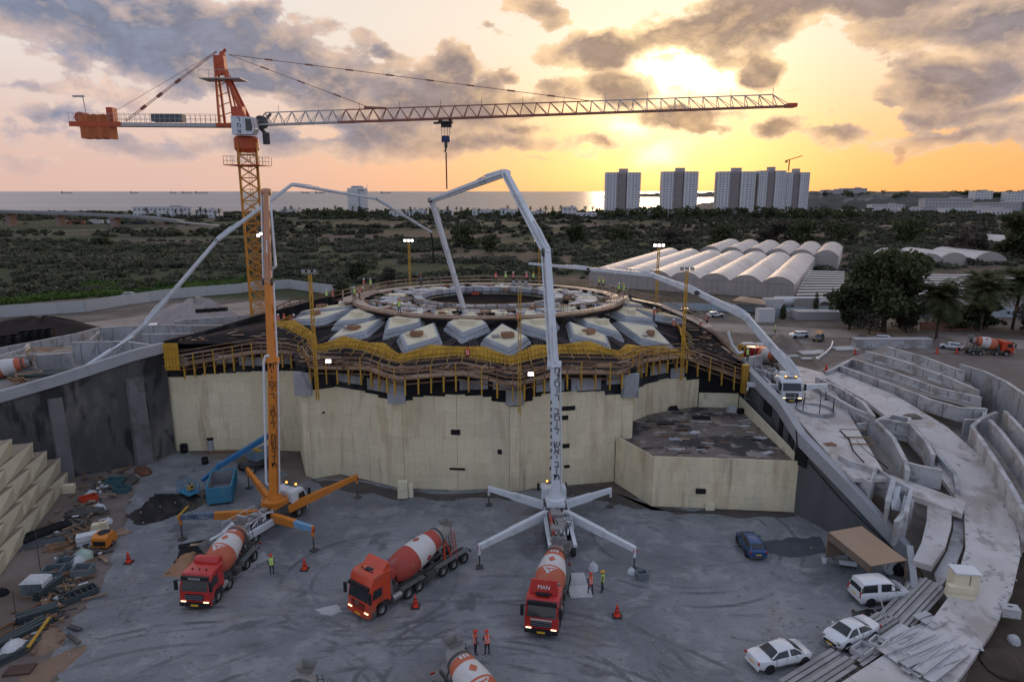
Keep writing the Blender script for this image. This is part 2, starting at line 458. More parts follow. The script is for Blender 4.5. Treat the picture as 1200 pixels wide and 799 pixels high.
m_roof = mat('roof_membrane',(0.026,0.023,0.024),0.9,var=0.5,scale=0.5,bump=0.25,dirt=((0.06,0.042,0.034),0.6,0.3,0.5,0.68),spec=0.08)
m_asph = mat('asphalt',(0.06,0.06,0.065),0.9,var=0.2,scale=0.5)
struct(sheet('sand_strip',[at(*p) for p in ((-160,799),(60,799),(60,770),(75,735),(118,690),(135,640),(150,590),(165,548),(150,545),(80,565),(0,670),(-160,780))],0.008,m_dirt))
# dirt track past the site on the right, and the pale spoil flats round the site
struct(sheet('dirt_track',[at(*p) for p in ((640,366),(880,381),(1000,387),(1260,402),(1420,408),(1420,424),(1260,413),(1000,396),(880,391),(640,372))],0.012,m_pale))
struct(sheet('spoil_flat',[at(*p) for p in ((930,392),(1260,414),(1400,440),(1400,560),(1130,470),(960,430))],0.008,m_dirt))
struct(sheet('clearing',[at(*p) for p in ((-250,420),(150,372),(300,352),(420,352),(420,372),(300,400),(-250,470))],0.008,m_pale))
struct(sheet('dirt_bank',[at(*p) for p in ((1195,640),(1260,640),(1260,830),(1120,830),(1150,745))],0.010,mat('dark_soil',(0.075,0.058,0.048),0.95,var=0.5,scale=0.4,bump=0.7,spec=0.1)))
# roads across the scrubland
for (a,b_,w,m,nm,z) in (((-700,455),(900,500),9,m_asph,'road',0.05),((-700,640),(900,655),7,m_pale,'field_track',0.055),((-420,560),(60,720),6,m_pale,'field_track',0.06)):
 a,b_ = Vector((*a,0)),Vector((*b_,0)); d = (b_ - a).normalized(); nn = Vector((-d.y,d.x,0)) * w / 2
 struct(sheet(nm,[a - nn,b_ - nn,b_ + nn,a + nn],z,m))
# far headland beyond the bay, and the hill with the town on the right
def hill(name,pts,depth,m,n=160,seed=1,rows=8):
 # pts: (x, y, height) along the crest; a rounded range falling to both sides
 rg = random.Random(seed); b = MB(); P = []
 for i in range(n + 1):
  f = i / n * (len(pts) - 1); k = min(int(f),len(pts) - 2); u = f - k
  u2 = u * u * (3 - 2 * u)
  x = pts[k][0] * (1 - u) + pts[k + 1][0] * u; y = pts[k][1] * (1 - u) + pts[k + 1][1] * u
  h = pts[k][2] * (1 - u2) + pts[k + 1][2] * u2
  P.append((x,y,h * (1 + 0.12 * math.sin(i * 0.7 + seed) + 0.08 * rg.uniform(-1,1))))
 V = []; F_ = []
 for (x,y,h) in P:
  for j in range(rows + 1):
   q = j / rows * 2 - 1; V.append((x,y + q * depth,-2.5 + (h + 2.5) * max(0,1 - q * q) ** 0.8 * (1 + 0.1 * rg.uniform(-1,1))))
 for i in range(n):
  for j in range(rows): F_.append((i * (rows + 1) + j,(i + 1) * (rows + 1) + j,(i + 1) * (rows + 1) + j + 1,i * (rows + 1) + j + 1))
 b.add(V,F_)
 return struct(b.build(name,m,smooth_=True,ang=60))
m_hill = mat('far_hill_scrub',(0.075,0.08,0.075),0.95,var=0.5,scale=0.01,dirt=((0.28,0.26,0.24),0.6,0.02,0.56,0.66),spec=0.1)
hill('headland',[(560,4300,2),(800,4250,16),(1050,4200,21),(1350,4150,24),(1700,4100,30),(2600,4200,26)],240,m_hill,seed=3)
hill('hill',[(330,1360,2),(470,1350,16),(620,1330,25),(800,1350,27),(1050,1420,24),(1300,1450,28),(1700,1500,24)],190,m_hill,seed=5)
# ------------------------------------------------------------------ vegetation
def leaf_cloud(lumps,n,size,seed,flat=0.75):
 # leaf clumps spread through the volume of several lumps (x, y, z, rx, ry, rz); denser towards the surface
 g = np.random.default_rng(seed)
 w = np.array([l[3] * l[4] * l[5] for l in lumps]); w = w / w.sum()
 k = g.choice(len(lumps),n,p=w); L = np.array(lumps)[k]
 d = g.normal(size=(n,3)); d /= np.linalg.norm(d,axis=1)[:,None]
 r = g.uniform(0.35,1.0,n) ** 0.45 * g.uniform(0.85,1.12,n)
 c = L[:,:3] + d * L[:,3:] * r[:,None]
 keep = c[:,2] > 0.02; c = c[keep]; d = d[keep]; m = len(c)
 a = g.normal(size=(m,3)) + d * 0.4; a /= np.linalg.norm(a,axis=1)[:,None]
 u = np.cross(a,g.normal(size=(m,3))); u /= np.linalg.norm(u,axis=1)[:,None]
 v = np.cross(a,u)
 s = (size * g.uniform(0.55,1.35,m))[:,None]
 V = np.stack([c - u * s - v * s * 0.5,c + u * s * 0.2 - v * s * flat,c + u * s + v * s * 0.5,c - u * s * 0.2 + v * s * flat],1).reshape(-1,3)
 return V
def quads_mesh(name,V,m):
 n = len(V) // 4
 me = bpy.data.meshes.new(name)
 me.vertices.add(len(V)); me.vertices.foreach_set('co',V.astype(np.float32).ravel())
 me.loops.add(len(V)); me.loops.foreach_set('vertex_index',np.arange(len(V),dtype=np.int32))
 me.polygons.add(n); me.polygons.foreach_set('loop_start',np.arange(0,len(V),4,dtype=np.int32))
 try: me.polygons.foreach_set('loop_total',np.full(n,4,dtype=np.int32))
 except Exception: pass
 me.materials.append(m); me.update(calc_edges=True); me.validate()
 return me
def leaf_mat(name,c1,c2,sc=0.3):
 m = bpy.data.materials.new(name); m.use_nodes = True; t = m.node_tree; NX.nt = t
 b = t.nodes['Principled BSDF']; b.inputs['Roughness'].default_value = 0.7; b.inputs['Specular IOR Level'].default_value = 0.25
 geo = t.nodes.new('ShaderNodeNewGeometry'); oi = t.nodes.new('ShaderNodeObjectInfo')
 P = NX(geo.outputs['Position'])
 f = noise(P,sc,3.0,0.6)
 c = mixc(smooth(0.3,0.7,f),c1,c2)
 c = scalec(c,NX(geo.outputs['Random Per Island']) * 0.7 + 0.65)
 c = scalec(c,(NX(oi.outputs['Random']) - 0.5) * 0.5 + 1.0)
 t.links.new(c.s,b.inputs['Base Color'])
 tr = t.nodes.new('ShaderNodeBsdfTranslucent'); t.links.new(c.s,tr.inputs[0])
 mx = t.nodes.new('ShaderNodeMixShader'); mx.inputs[0].default_value = 0.25
 t.links.new(b.outputs[0],mx.inputs[1]); t.links.new(tr.outputs[0],mx.inputs[2])
 t.links.new(mx.outputs[0],t.nodes['Material Output'].inputs[0])
 return m
m_scrub = leaf_mat('scrub_leaves',(0.058,0.068,0.044),(0.12,0.124,0.086),0.02)
m_grass = leaf_mat('green_weed_leaves',(0.04,0.085,0.016),(0.09,0.145,0.032),0.05)
m_tree = leaf_mat('dark_tree_leaves',(0.036,0.052,0.022),(0.08,0.095,0.042),0.2)
m_tree2 = leaf_mat('olive_tree_leaves',(0.045,0.06,0.026),(0.10,0.105,0.055),0.12)
m_brush = leaf_mat('dry_brush_leaves',(0.06,0.052,0.042),(0.105,0.09,0.075),0.2)
m_palm = leaf_mat('palm_fronds',(0.045,0.058,0.022),(0.10,0.105,0.045),0.5)
m_bark = mat('bark',(0.09,0.07,0.055),0.95,var=0.4,scale=2.0,bump=0.4,spec=0.1)
def bush_V(seed,n=150,size=0.42):
 g = random.Random(seed)
 lumps = [(g.uniform(-1.5,1.5),g.uniform(-1.3,1.3),g.uniform(0.3,0.9),g.uniform(0.9,1.6),g.uniform(0.9,1.6),g.uniform(0.7,1.2)) for _ in range(5)]
 return leaf_cloud(lumps,n,size,seed)
protoV = [bush_V(100 + i) for i in range(6)]
protoF = [bush_V(200 + i,34,0.8) for i in range(4)]
def vnoise(x,y,s,seed):
 # cheap value noise for clumping
 def h(i,j): return (math.sin(i * 127.1 + j * 311.7 + seed * 17.3) * 43758.5453) % 1.0
 x /= s; y /= s; i,j = math.floor(x),math.floor(y); u,v = x - i,y - j; u = u * u * (3 - 2 * u); v = v * v * (3 - 2 * v)
 return (h(i,j) * (1 - u) + h(i + 1,j) * u) * (1 - v) + (h(i,j + 1) * (1 - u) + h(i + 1,j + 1) * u) * v
def scatter(name,m,protos,spots):
 out = []
 for (x,y,s,hz) in spots:
  V = protos[rng.integers(len(protos))]; a = rng.uniform(0,2 * PI); ca,sa = math.cos(a),math.sin(a)
  W = np.empty_like(V); W[:,0] = x + s * (V[:,0] * ca - V[:,1] * sa); W[:,1] = y + s * (V[:,0] * sa + V[:,1] * ca); W[:,2] = V[:,2] * s * hz
  out.append(W)
 o = bpy.data.objects.new(name,quads_mesh(name,np.concatenate(out),m)); COL.objects.link(o)
 return o
def in_green(x,y):       # greenhouse plots and roads are kept free of scrub
 u = (x - 26) * 0.9 - (y - 236) * 0.44; v = (x - 26) * 0.44 + (y - 236) * 0.9
 if -6 < u < 72 and -4 < v < 96: return True
 if 12 < u < 80 and 90 < v < 154: return True
 return False
near,far = [],[]
tries = 0
while len(near) < 3500 and tries < 90000:
 tries += 1
 y = rng.uniform(196,470); x = rng.uniform(-1.02 * y - 20,0.92 * y + 20)
 if in_green(x,y) or (y < 262 and x > 60): continue
 line = 234.7 + (x + 88.5) * 0.80 if x < -88 else (234.7 - (x + 88.5) * 0.79 if x < -52 else 216)
 if x < 30 and y < line + 16: continue
 if vnoise(x,y * 2.0,42,1) + 0.5 * vnoise(x,y * 2,12,2) < 0.72 - (0.30 if x > 20 and y > 300 else 0.0) - (0.22 if x < -60 and y < 330 else 0) - (0.10 if y > 330 and x < -40 else 0): continue
 if abs(y - (455 + (x + 700) * 0.028)) < 8: continue
 near.append((x,y,rng.uniform(0.6,1.7),rng.uniform(0.7,1.15)))
near.sort(key=lambda q: q[1])
tries = 0
while len(far) < 4300 and tries < 60000:
 tries += 1
 y = rng.uniform(470,1040); x = rng.uniform(-1.02 * y - 20,0.92 * y + 20)
 if vnoise(x,y * 2.5,70,3) + 0.5 * vnoise(x,y * 2,20,2) < 0.78 - (0.25 if y > 800 and x > -250 else 0) - (0.25 if x > 100 else 0): continue
 if abs(y - (640 + (x + 700) * 0.0094)) < 9 and y < 680: continue
 if x < -260 and 560 < y < 680: continue
 far.append((x,y,rng.uniform(0.9,2.2) * (1.25 if y > 800 else 1.0),rng.uniform(0.7,1.3)))
bush_me = [quads_mesh('shrub_mesh',v,m_scrub) for v in protoV]
for i,(x,y,s,hz) in enumerate(near[:120]):
 o = inst('shrub',bush_me[i % 6],None,(x,y,0),(0,0,rng.uniform(0,6.28)),(s,s,s * hz))
 tag(o,'dark grey green shrub growing wild in the scrubland beyond the site','shrub','wild shrubs in the scrubland')
tag(scatter('scrub',m_scrub,protoV,near[120:]),kind='stuff')
tag(scatter('far_scrub',m_scrub,protoF,far),kind='stuff')
weeds = []
tries = 0
while len(weeds) < 2600 and tries < 40000:
 tries += 1
 y = rng.uniform(180,330); x = rng.uniform(-0.8 * y - 15,20)
 line = 234.7 + (x + 88.5) * 0.80 if x < -88 else (234.7 - (x + 88.5) * 0.79 if x < -52 else 216)
 if y < line + 7: continue
 p = vnoise(x,y * 1.5,30,9) - (y - line) / 75.0 - (0.45 if x > -95 else 0)
 if p < 0.05: continue
 weeds.append((x,y,rng.uniform(0.4,0.9),rng.uniform(0.5,0.9)))
tag(scatter('green_weeds',m_grass,[bush_V(300 + i,70,0.5) for i in range(4)],weeds),kind='stuff')
def trunk_mb(h,r,seed,limbs=5,spread=2.5):
 g = random.Random(seed); b = MB()
 p0 = Vector((0,0,0)); p1 = Vector((g.uniform(-.3,.3),g.uniform(-.3,.3),h * .55))
 b.tube(p0,p1,r,8,r * .7)
 for i in range(limbs):
  a = i * 2.4 + g.uniform(0,.8); q = p1 + Vector((math.cos(a) * spread * g.uniform(.6,1.1),math.sin(a) * spread * g.uniform(.6,1.1),h * g.uniform(.3,.6)))
  mid_ = p1.lerp(q,.5) + Vector((0,0,.3)); b.tube(p1 - Vector((0,0,.2)),mid_,r * .5,6,r * .35); b.tube(mid_,q,r * .35,6,r * .12)
 return b
def tree(label,x,y,h,w,seed,m=None,n=2600,leaf=0.5,trunk=0.3,group=None,low=0.25):
 t = thing('tree',label,'tree',(x,y,0),random.Random(seed).uniform(0,6),group)
 g = random.Random(seed); lumps = []
 for i in range(16):
  a = g.uniform(0,6.28); rr = w * .5 * g.uniform(0.1,0.75); z = h * g.uniform(low + .1,.88)
  k = 1.0 - abs(z / h - .5) * .7
  lumps.append((math.cos(a) * rr * k,math.sin(a) * rr * k,z,w * g.uniform(.15,.27),w * g.uniform(.15,.27),h * g.uniform(.09,.16)))
 me = quads_mesh('crown',leaf_cloud(lumps,n,leaf,seed),m or m_tree)
 inst('crown',me,t)
 trunk_mb(h * .8,trunk,seed,6,w * .28).build('trunk',m_bark,t,smooth_=True)
 return t
def palm(label,x,y,h,fr=3.2,seed=1,nf=46,group=None,lean=0.0,detail=True):
 t = thing('palm_tree',label,'palm tree',(x,y,0),0,group); g = random.Random(seed)
 b = MB(); top = Vector((lean,0,h)); k = 9 if detail else 2
 for i in range(k):
  b.tube(Vector((lean * (i / k) ** 1.6,0,h * i / k)),Vector((lean * ((i + 1) / k) ** 1.6,0,h * (i + 1) / k)),0.34 if i % 2 else 0.38,8,0.30)
 b.build('trunk',m_bark,t)
 V = []
 for i in range(nf):
  a = i * 2.39996 + g.uniform(-.2,.2); e0 = R(78 - 115 * (i / nf) + g.uniform(-8,8)); L = fr * g.uniform(.85,1.12)
  p = top.copy(); segs = 7 if detail else 3; e = e0; prev = None
  for j in range(segs):
   d = Vector((math.cos(a) * math.cos(e),math.sin(a) * math.cos(e),math.sin(e))); q = p + d * (L / segs)
   side_ = Vector((-math.sin(a),math.cos(a),0))
   if detail:
    nl = 3
    for l in range(nl):
     o_ = p.lerp(q,(l + .5) / nl); f = (j + (l + .5) / nl) / segs; ll = fr * .20 * (math.sin(PI * min(1,f * .86 + .12)) + .12)
     for sg in (-1,1):
      tip = o_ + side_ * (sg * ll) + d * (ll * .6) + Vector((0,0,-ll * .45)); wv = d * .11
      V += [o_ - wv,o_ + wv,tip + wv * .6,tip - wv * .6]
    w_ = side_ * .04; V += [p - w_,p + w_,q + w_,q - w_]
   else:
    w_ = side_ * fr * .11; V += [p - w_,p + w_,q + w_ * .8,q - w_ * .8]
   p = q; e -= R((10 + 1.7 * j) * (7 / segs) * .8)
 inst('fronds',quads_mesh('fronds',np.array([tuple(v) for v in V]),m_palm),t)
 return t
def cypress(label,x,y,h,w,seed):
 t = thing('cypress',label,'tree',(x,y,0))
 lumps = [(0,0,h * (.12 + .84 * i / 9),w * (.5 if i < 6 else .5 - (i - 5) * .1),w * (.5 if i < 6 else .5 - (i - 5) * .1),h * .09) for i in range(10)]
 inst('crown',quads_mesh('crown',leaf_cloud(lumps,500,.22,seed),m_tree),t)
 b = MB(); b.tube((0,0,0),(0,0,h * .5),.14,6); b.build('trunk',m_bark,t); return t
# big trees on the right, behind the track
p = at(1035,388); tree('large dark round crowned tree with low hanging foliage left of the palms',p.x,p.y,19.5,22,21,m_tree,9000,.5,.6,low=.12)
p = at(1000,388); tree('dark tree leaning into the left flank of the large dark tree',p.x,p.y + 2,12,11,22,m_tree,3200,.48,.35,low=.08)
p = at(1065,388); tree('lower dark tree between the large dark tree and the first palm',p.x,p.y + 4,14,10,23,m_tree,3000,.48,.35,low=.08)
p = at(1018,392); tree('grey leafless brush tree at the foot of the large dark tree',p.x,p.y,6.5,9,24,m_brush,1500,.22,.15,low=.1)
p = at(1062,391); tree('low dry grey bush tree beside the dirt track',p.x,p.y,5,7,25,m_brush,1100,.22,.12,low=.1)
p = at(1150,290); tree('tall olive green tree mass topping the thicket on the right',p.x - 16,p.y - 60,25,46,26,m_tree2,6500,1.1,.7,low=.05)
tree('broad olive green tree right of the tallest thicket tree',p.x + 22,p.y - 64,21,34,27,m_tree2,4600,1.0,.6,low=.05)
tree('dusty brown green tree on the left edge of the thicket',p.x - 50,p.y - 70,17,26,28,m_brush,3200,.9,.5,low=.05)
p = at(1195,392); tree('dark bush tree at the right end of the dirt track',p.x + 3,p.y,7,12,29,m_brush,1800,.3,.2,low=.05)
p = at(1140,391); tree('leafy dark hedge tree under the two right palms',p.x,p.y + 6,5.5,13,30,m_tree,2000,.35,.2,low=.05)
p = at(1170,391); tree('dark hedge tree at the foot of the rightmost palm',p.x,p.y + 7,6,12,31,m_tree,2000,.35,.2,low=.05)
for i,(px,py,h,w,mm,lb) in enumerate(((640,300,10,13,m_tree,'dark field tree behind the white boom'),(545,290,14,17,m_tree,'lone dark field tree right of the hanging hose'),(575,296,10,12,m_tree2,'smaller olive tree beside the lone dark field tree'),
 (675,285,12,14,m_tree,'dark field tree left of the four towers'),(725,283,11,20,m_tree2,'wide olive field tree below the leftmost tower'),(790,288,12,22,m_brush,'dusty wide tree behind the plastic tunnels'),
 (850,290,13,24,m_tree2,'olive tree behind the ridge of the plastic tunnels'),(905,285,14,24,m_brush,'brown green tree behind the right end of the tunnels'),(940,287,16,26,m_tree,'dark tree right of the far tunnels'),
 (985,283,13,26,m_tree2,'olive tree on the far side of the net house'),(1065,288,17,22,m_tree,'dark tree left of the thicket on the right'),(400,350,4.5,6,m_tree,'small round dark bush tree beside the white boundary wall'),
 (420,327,6,7,m_tree2,'small feathery tree standing in the field left of the ring'),(455,335,7,8,m_brush,'dry brown tree standing behind the ring scaffold'),(120,290,6,14,m_tree,'dark thorn tree in the left scrubland'))):
 p = at(px,py); tree(lb,p.x,p.y,h,w,40 + i,mm,1500 if p.y > 250 else 1200,.75 if p.y > 250 else .4,.3,low=.05)
p = at(1097,397); palm('stout date palm with the fullest crown right of the large dark tree',p.x,p.y,9.0,6.6,1,80)
p = at(1148,388); palm('date palm second from the left of the tall palms',p.x,p.y,9.6,5.8,2,66,lean=.6)
p = at(1161,388); palm('slimmer date palm close behind the second palm',p.x,p.y + 4,10.4,5.2,3,60,lean=-.8)
p = at(1186,386); palm('tallest date palm at the right edge',p.x,p.y,11.4,6.2,4,70,lean=.9)
for i,(px,py,h) in enumerate(((955,371,6.6),(973,372,8.2),(917,374,4.0))):
 p = at(px,py); cypress(['slim dark cypress left of the white archway','taller slim cypress right of the white archway','short cypress beside the white container'][i],p.x,p.y,h,1.5,60 + i)
# far line of trees and palms along the shore
far_tree_me = [quads_mesh('crown',leaf_cloud([(g_.uniform(-5,5),g_.uniform(-3,3),g_.uniform(2,8),4,4,3) for _ in range(7)],150,1.3,400 + k),m_tree) for k,g_ in enumerate([random.Random(q) for q in range(4)])]
def far_tree(px,py,D_,s,i,lb='distant dark tree in the belt along the shore',gp='distant trees along the shore'):
 o = inst('tree',far_tree_me[i % 4],None,(at(px,300).x / at(px,300).y * D_,D_,0),(0,0,i * 1.3),(s,s,s))
 tag(o,lb,'tree',gp)
k = 0
for px in list(range(332,480,7)) + list(range(490,700,13)):
 k += 1; far_tree(px + rng.uniform(-3,3),0,900 + rng.uniform(-60,60),rng.uniform(.7,1.2) * (1.0 if 362 < px < 432 else .8),k)
for px in range(700,1000,9):
 k += 1; far_tree(px + rng.uniform(-4,4),0,860 + rng.uniform(-70,60),rng.uniform(.8,1.5),k)
for i in range(70):
 k += 1; px = rng.uniform(950,1230); far_tree(px,0,rng.uniform(900,1420),rng.uniform(.5,1.0),k)
for i in range(46):
 px = rng.uniform(955,1200); D_ = rng.uniform(1250,1420); k += 1
 o = inst('tree',far_tree_me[k % 4],None,((px - 600) / 800 * D_ * .977,D_,16 + rng.uniform(0,5)),(0,0,k),(1.4,1.4,1.3)); tag(o,'distant dark tree on the town hill','tree','distant trees on the hill')
pm = palm('x',0,0,9,3.6,9,22,detail=False)
first = True
palms_px = [92,168,172,180,196,202,208,222,227,234,241,247,255,330,341,348,355,395,412] + [470 + 9 * i for i in range(26)] + [864,872,899,910,985,992,1044,1061]
for i,px in enumerate(palms_px):
 D_ = 850 + rng.uniform(-60,130) if px > 260 else 780 + rng.uniform(-40,60); px += rng.uniform(-3,3)
 x = (px - 600) / 800 * D_ * .977; s = rng.uniform(.8,1.35)
 if first: o = pm; first = False; o.location = (x,D_,0)
 else: o = dup(pm,(x,D_,0),rng.uniform(0,6))
 o.scale = (s,s,s); tag(o,'small far palm in the row of palms along the shore','palm tree','far palms along the shore')
# ================================================================== FAR BUILDINGS, BRIDGE, SHIPS
m_wht = mat('white_render',(0.62,0.61,0.62),0.85,var=0.12,scale=0.1,spec=0.3)
m_wht2 = mat('grey_render',(0.42,0.40,0.41),0.85,var=0.12,scale=0.1,spec=0.3)
m_brn = mat('brown_render',(0.34,0.27,0.255),0.85,var=0.12,scale=0.1,spec=0.3)
m_win = mat('dark_window_glass',(0.21,0.21,0.235),0.4,var=0.3,scale=0.5)
def tower(label,px0,px1,top,D_,floors=18,seed=1,dark_side=1):
 x0 = (px0 - 600) / 800 * D_ * .977; x1 = (px1 - 600) / 800 * D_ * .977; W = x1 - x0
 H = atD((px0 + px1) / 2,top,D_).z
 t = thing('apartment_tower',label,'tower block',((x0 + x1) / 2,D_ + 9,0))
 b = MB(); b.box((-W * .30,0,H / 2),(W * .34,18,H)); b.box((W * .31,-1.5,H / 2),(W * .38,19,H)); b.build('wall',m_wht,t)
 b = MB(); b.box((-W * .02,1,H / 2 + .3),(W * .24,17,H + .4)); b.build('stair_core',m_brn,t)
 b = MB(); b.box((W * .04,1,H + 2.2),(W * .24,9,4.4)); b.box((W * .04,1,H + 4.7),(W * .26,10,.5)); b.build('roof_block',m_wht2,t)
 b = MB(); fl = H / floors
 for k in range(floors):
  for fx in (-.42,-.34,-.24): b.box((W * fx,-9.03,fl * (k + .55)),(W * .045,.12,fl * .42))
  for fx in (.19,.29,.38,.45): b.box((W * fx,-11.03,fl * (k + .55)),(W * (.03 if fx in (.19,.45) else .05),.12,fl * .4))
 tag(b.build('window',m_win,t),kind='stuff')
 b = MB(); b.box((-W * .155,-8.6,H / 2),(W * .05,.9,H * .97)); b.build('loggia_shade_strip',mat('shaded_loggia',(0.30,0.285,0.29),.9),t)  # strip on the wall face, loggia shade put into its colour
 b = MB()
 for k in range(floors):
  b.box((-W * .02,-8.2,fl * (k + .12)),(W * .19,1.6,.28)); b.box((-W * .02,-8.95,fl * (k + .3)),(W * .19,.12,.9))
  b.box((W * .51,-3,fl * (k + .12)),(W * .05,9,.3)); b.box((W * .53,-3,fl * (k + .3)),(.15,9,.95))
  if seed % 2: b.box((-W * .49,0,fl * (k + .12)),(W * .05,9,.3))
 tag(b.build('balcony',m_wht2,t),kind='stuff')
 return t
tower('leftmost tower block of the four by the sea',709,750,202,950,seed=2)
tower('second tower block from the left in front of the bright sky',775,817,201,950,seed=4)
tower('third tower block with ragged balconies at its left edge',840,884,201,950,seed=3)
tower('fourth tower block whose right flank carries the small yellow crane',888,919,200,946,seed=5)
tower('rightmost tower block joined to the tower beside it',919,947,202,950,seed=6)
# small crane on the roof of the right pair
t = thing('roof_crane','tiny construction crane on top of the rightmost pair of towers','crane',((922 - 600) / 800 * 955 * .977,955,60))
m_cr = mat('crane_tan_paint',(0.35,0.2,0.06),.6)
b = MB(); b.bar((0,0,-2),(0,0,13),1.3); b.build('mast',m_cr,t)
b = MB(); b.bar((-5,0,12.0),(17,0,18.5),1.1); b.build('jib',m_cr,t)
b = MB(); b.box((-4,0,11),(3,1.6,3)); b.build('counterweight',m_cr,t)
# round white hotel
x = (418 - 600) / 800 * 1025 * .977
t = thing('hotel','white rounded hotel tower standing alone by the sea','hotel',(x,1030,0))
H = 36.5
b = MB(); b.lathe([(15,0),(15,H * .93),(14.2,H)],24,Matrix.Scale(.72,4,(0,1,0))); b.build('wall',m_wht,t,smooth_=True)
b = MB(); b.lathe([(9,H),(9,H + 2.4),(6,H + 3)],16); b.tube((14.5,0,H),(14.5,0,H + 5),.3); b.build('roof_block',m_wht2,t)
b = MB()
for k in range(9): b.box((4.5,-10.55,H * (.12 + .085 * k)),(1.7,.5,1.9))
b.box((7,-9.6,H * .91),(9,.6,2.2),rz=R(14)); tag(b.build('window',m_win,t),kind='stuff')
b = MB()
for k in range(11): b.lathe([(15.15,H * (.08 + .082 * k)),(15.15,H * (.08 + .082 * k) + .5)],24,Matrix.Scale(.72,4,(0,1,0)),cap=False)
tag(b.build('floor_band',m_wht2,t),kind='stuff')
# low shore buildings
def low_building(label,px0,px1,ptop,D_,depth=18,m=None,rows=1,seed=0,z0=0.0,group=None):
 x0 = (px0 - 600) / 800 * D_ * .977; x1 = (px1 - 600) / 800 * D_ * .977; W = x1 - x0
 H = max(3.0,atD((px0 + px1) / 2,ptop,D_).z - z0)
 t = thing('building',label,'building',((x0 + x1) / 2,D_ + depth / 2,z0),0,group)
 b = MB(); b.box((0,0,H / 2),(W,depth,H)); b.build('wall',m or m_wht,t)
 b = MB(); b.box((0,0,H + .25),(W + .6,depth + .6,.5)); b.box((W * .2,0,H + 1.4),(W * .2,depth * .4,1.8)); b.build('roof',m_wht2,t)
 n = max(2,int(W / 5)); b = MB(); rows = max(rows,int(H / 4.5))
 for r_ in range(rows):
  for i in range(n): b.box((-W / 2 + W * (i + .5) / n,-depth / 2 - .04,H * (r_ + .55) / rows),(W / n * .5,.14,H / rows * .38))
 tag(b.build('window',m_win,t),kind='stuff')
 return t
LB = [
 (153,222,243,860,'long low white depot behind the shore palms on the left'),(226,252,246,850,'small white shed at the right end of the depot'),
 (326,345,246,900,'small white house behind the dark shore grove'),(455,470,248,880,'white villa right of the hotel'),(474,500,246,900,'pale villa with a terrace beside the white villa'),
 (506,530,247,930,'pale low house behind the white boom tip'),(553,607,246,900,'long flat white beach building with many windows'),(612,640,248,930,'low beach house right of the long beach building'),
 (676,700,250,850,'white shed left of the leftmost tower'),(660,676,243,900,'small domed white building near the leftmost tower'),(752,774,246,930,'low white block between the first two towers'),(818,838,249,930,'low white block between the second and third towers'),
 (966,1004,248,1000,'long pale wall like block below the town hill'),(1006,1060,247,1010,'long pink grey hall below the town hill'),(1062,1085,244,1060,'pale factory end right of the long hall'),
 (1086,1142,233,1060,'big pale grey factory block in the town'),(1110,1180,244,960,'white flat roofed hall in front of the factory'),(1143,1164,224,1240,'white apartment house on the town skyline'),(1182,1215,225,1240,'pale apartment house at the right edge of the skyline'),
 (1166,1190,246,900,'low white shop at the right end of the town'),(1150,1200,238,1100,'grey office block behind the white hall'),(1024,1062,240,1120,'pale hall half hidden by hill trees')]
for i,(a,c,tp,D_,lb) in enumerate(LB): low_building(lb,a,c,tp,D_,m=m_wht2 if i in (12,13,15,20) else m_wht,seed=i)
for (a,c,tp,D_,z0,lb) in ((966,990,223,1330,20,'long flat building on top of the town hill'),(988,1016,221,1330,22,'taller block with antennas on top of the town hill'),(1098,1120,228,1330,18,'pale house on the hill slope')):
 low_building(lb,a,c,tp,D_,z0=z0,m=m_wht2)
# highway bridge on the left
m_brg = mat('bridge_concrete',(0.26,0.25,0.245),.9,var=.25,scale=.1)
t = thing('highway_bridge','long low concrete highway bridge crossing the scrubland on the left','bridge',(0,0,0))
A = [atD(-60,246.0,640),atD(0,247.2,640),atD(90,250.2,640),atD(160,253.5,645),atD(207,258.5,650)]
b = MB(); b.ribbon([p + Vector((0,16,0)) for p in A],A,2.0); b.build('deck',m_brg,t)
b = MB(); b.wall([p + Vector((0,-.2,1.1)) for p in A],1.3,.3); b.build('parapet',mat('bridge_parapet',(0.34,0.35,0.37),.8),t)
for px in (8,66,131,185,203):
 q = atD(px,255,643); zt = 1
 for k in range(len(A) - 1):
  if A[k].x <= q.x <= A[k + 1].x: zt = A[k].z + (A[k + 1].z - A[k].z) * (q.x - A[k].x) / (A[k + 1].x - A[k].x) - 2
 if px == 203: b = MB(); b.box((q.x + 3,656,zt / 2),(6,14,zt)); b.build('abutment',m_brg,t); continue
 b = MB(); b.box((q.x,648,zt / 2),(4.2,9,zt)); b.box((q.x,648,zt - .8),(5.5,13,1.6)); b.build('pier',mat('pier_concrete',(0.25,0.185,0.165),.9),t)
b = MB(); b.bar(A[-1] + Vector((0,8,-2)),A[-1] + Vector((60,14,-7.5)),15,.5); b.build('approach_slab',m_brg,t)
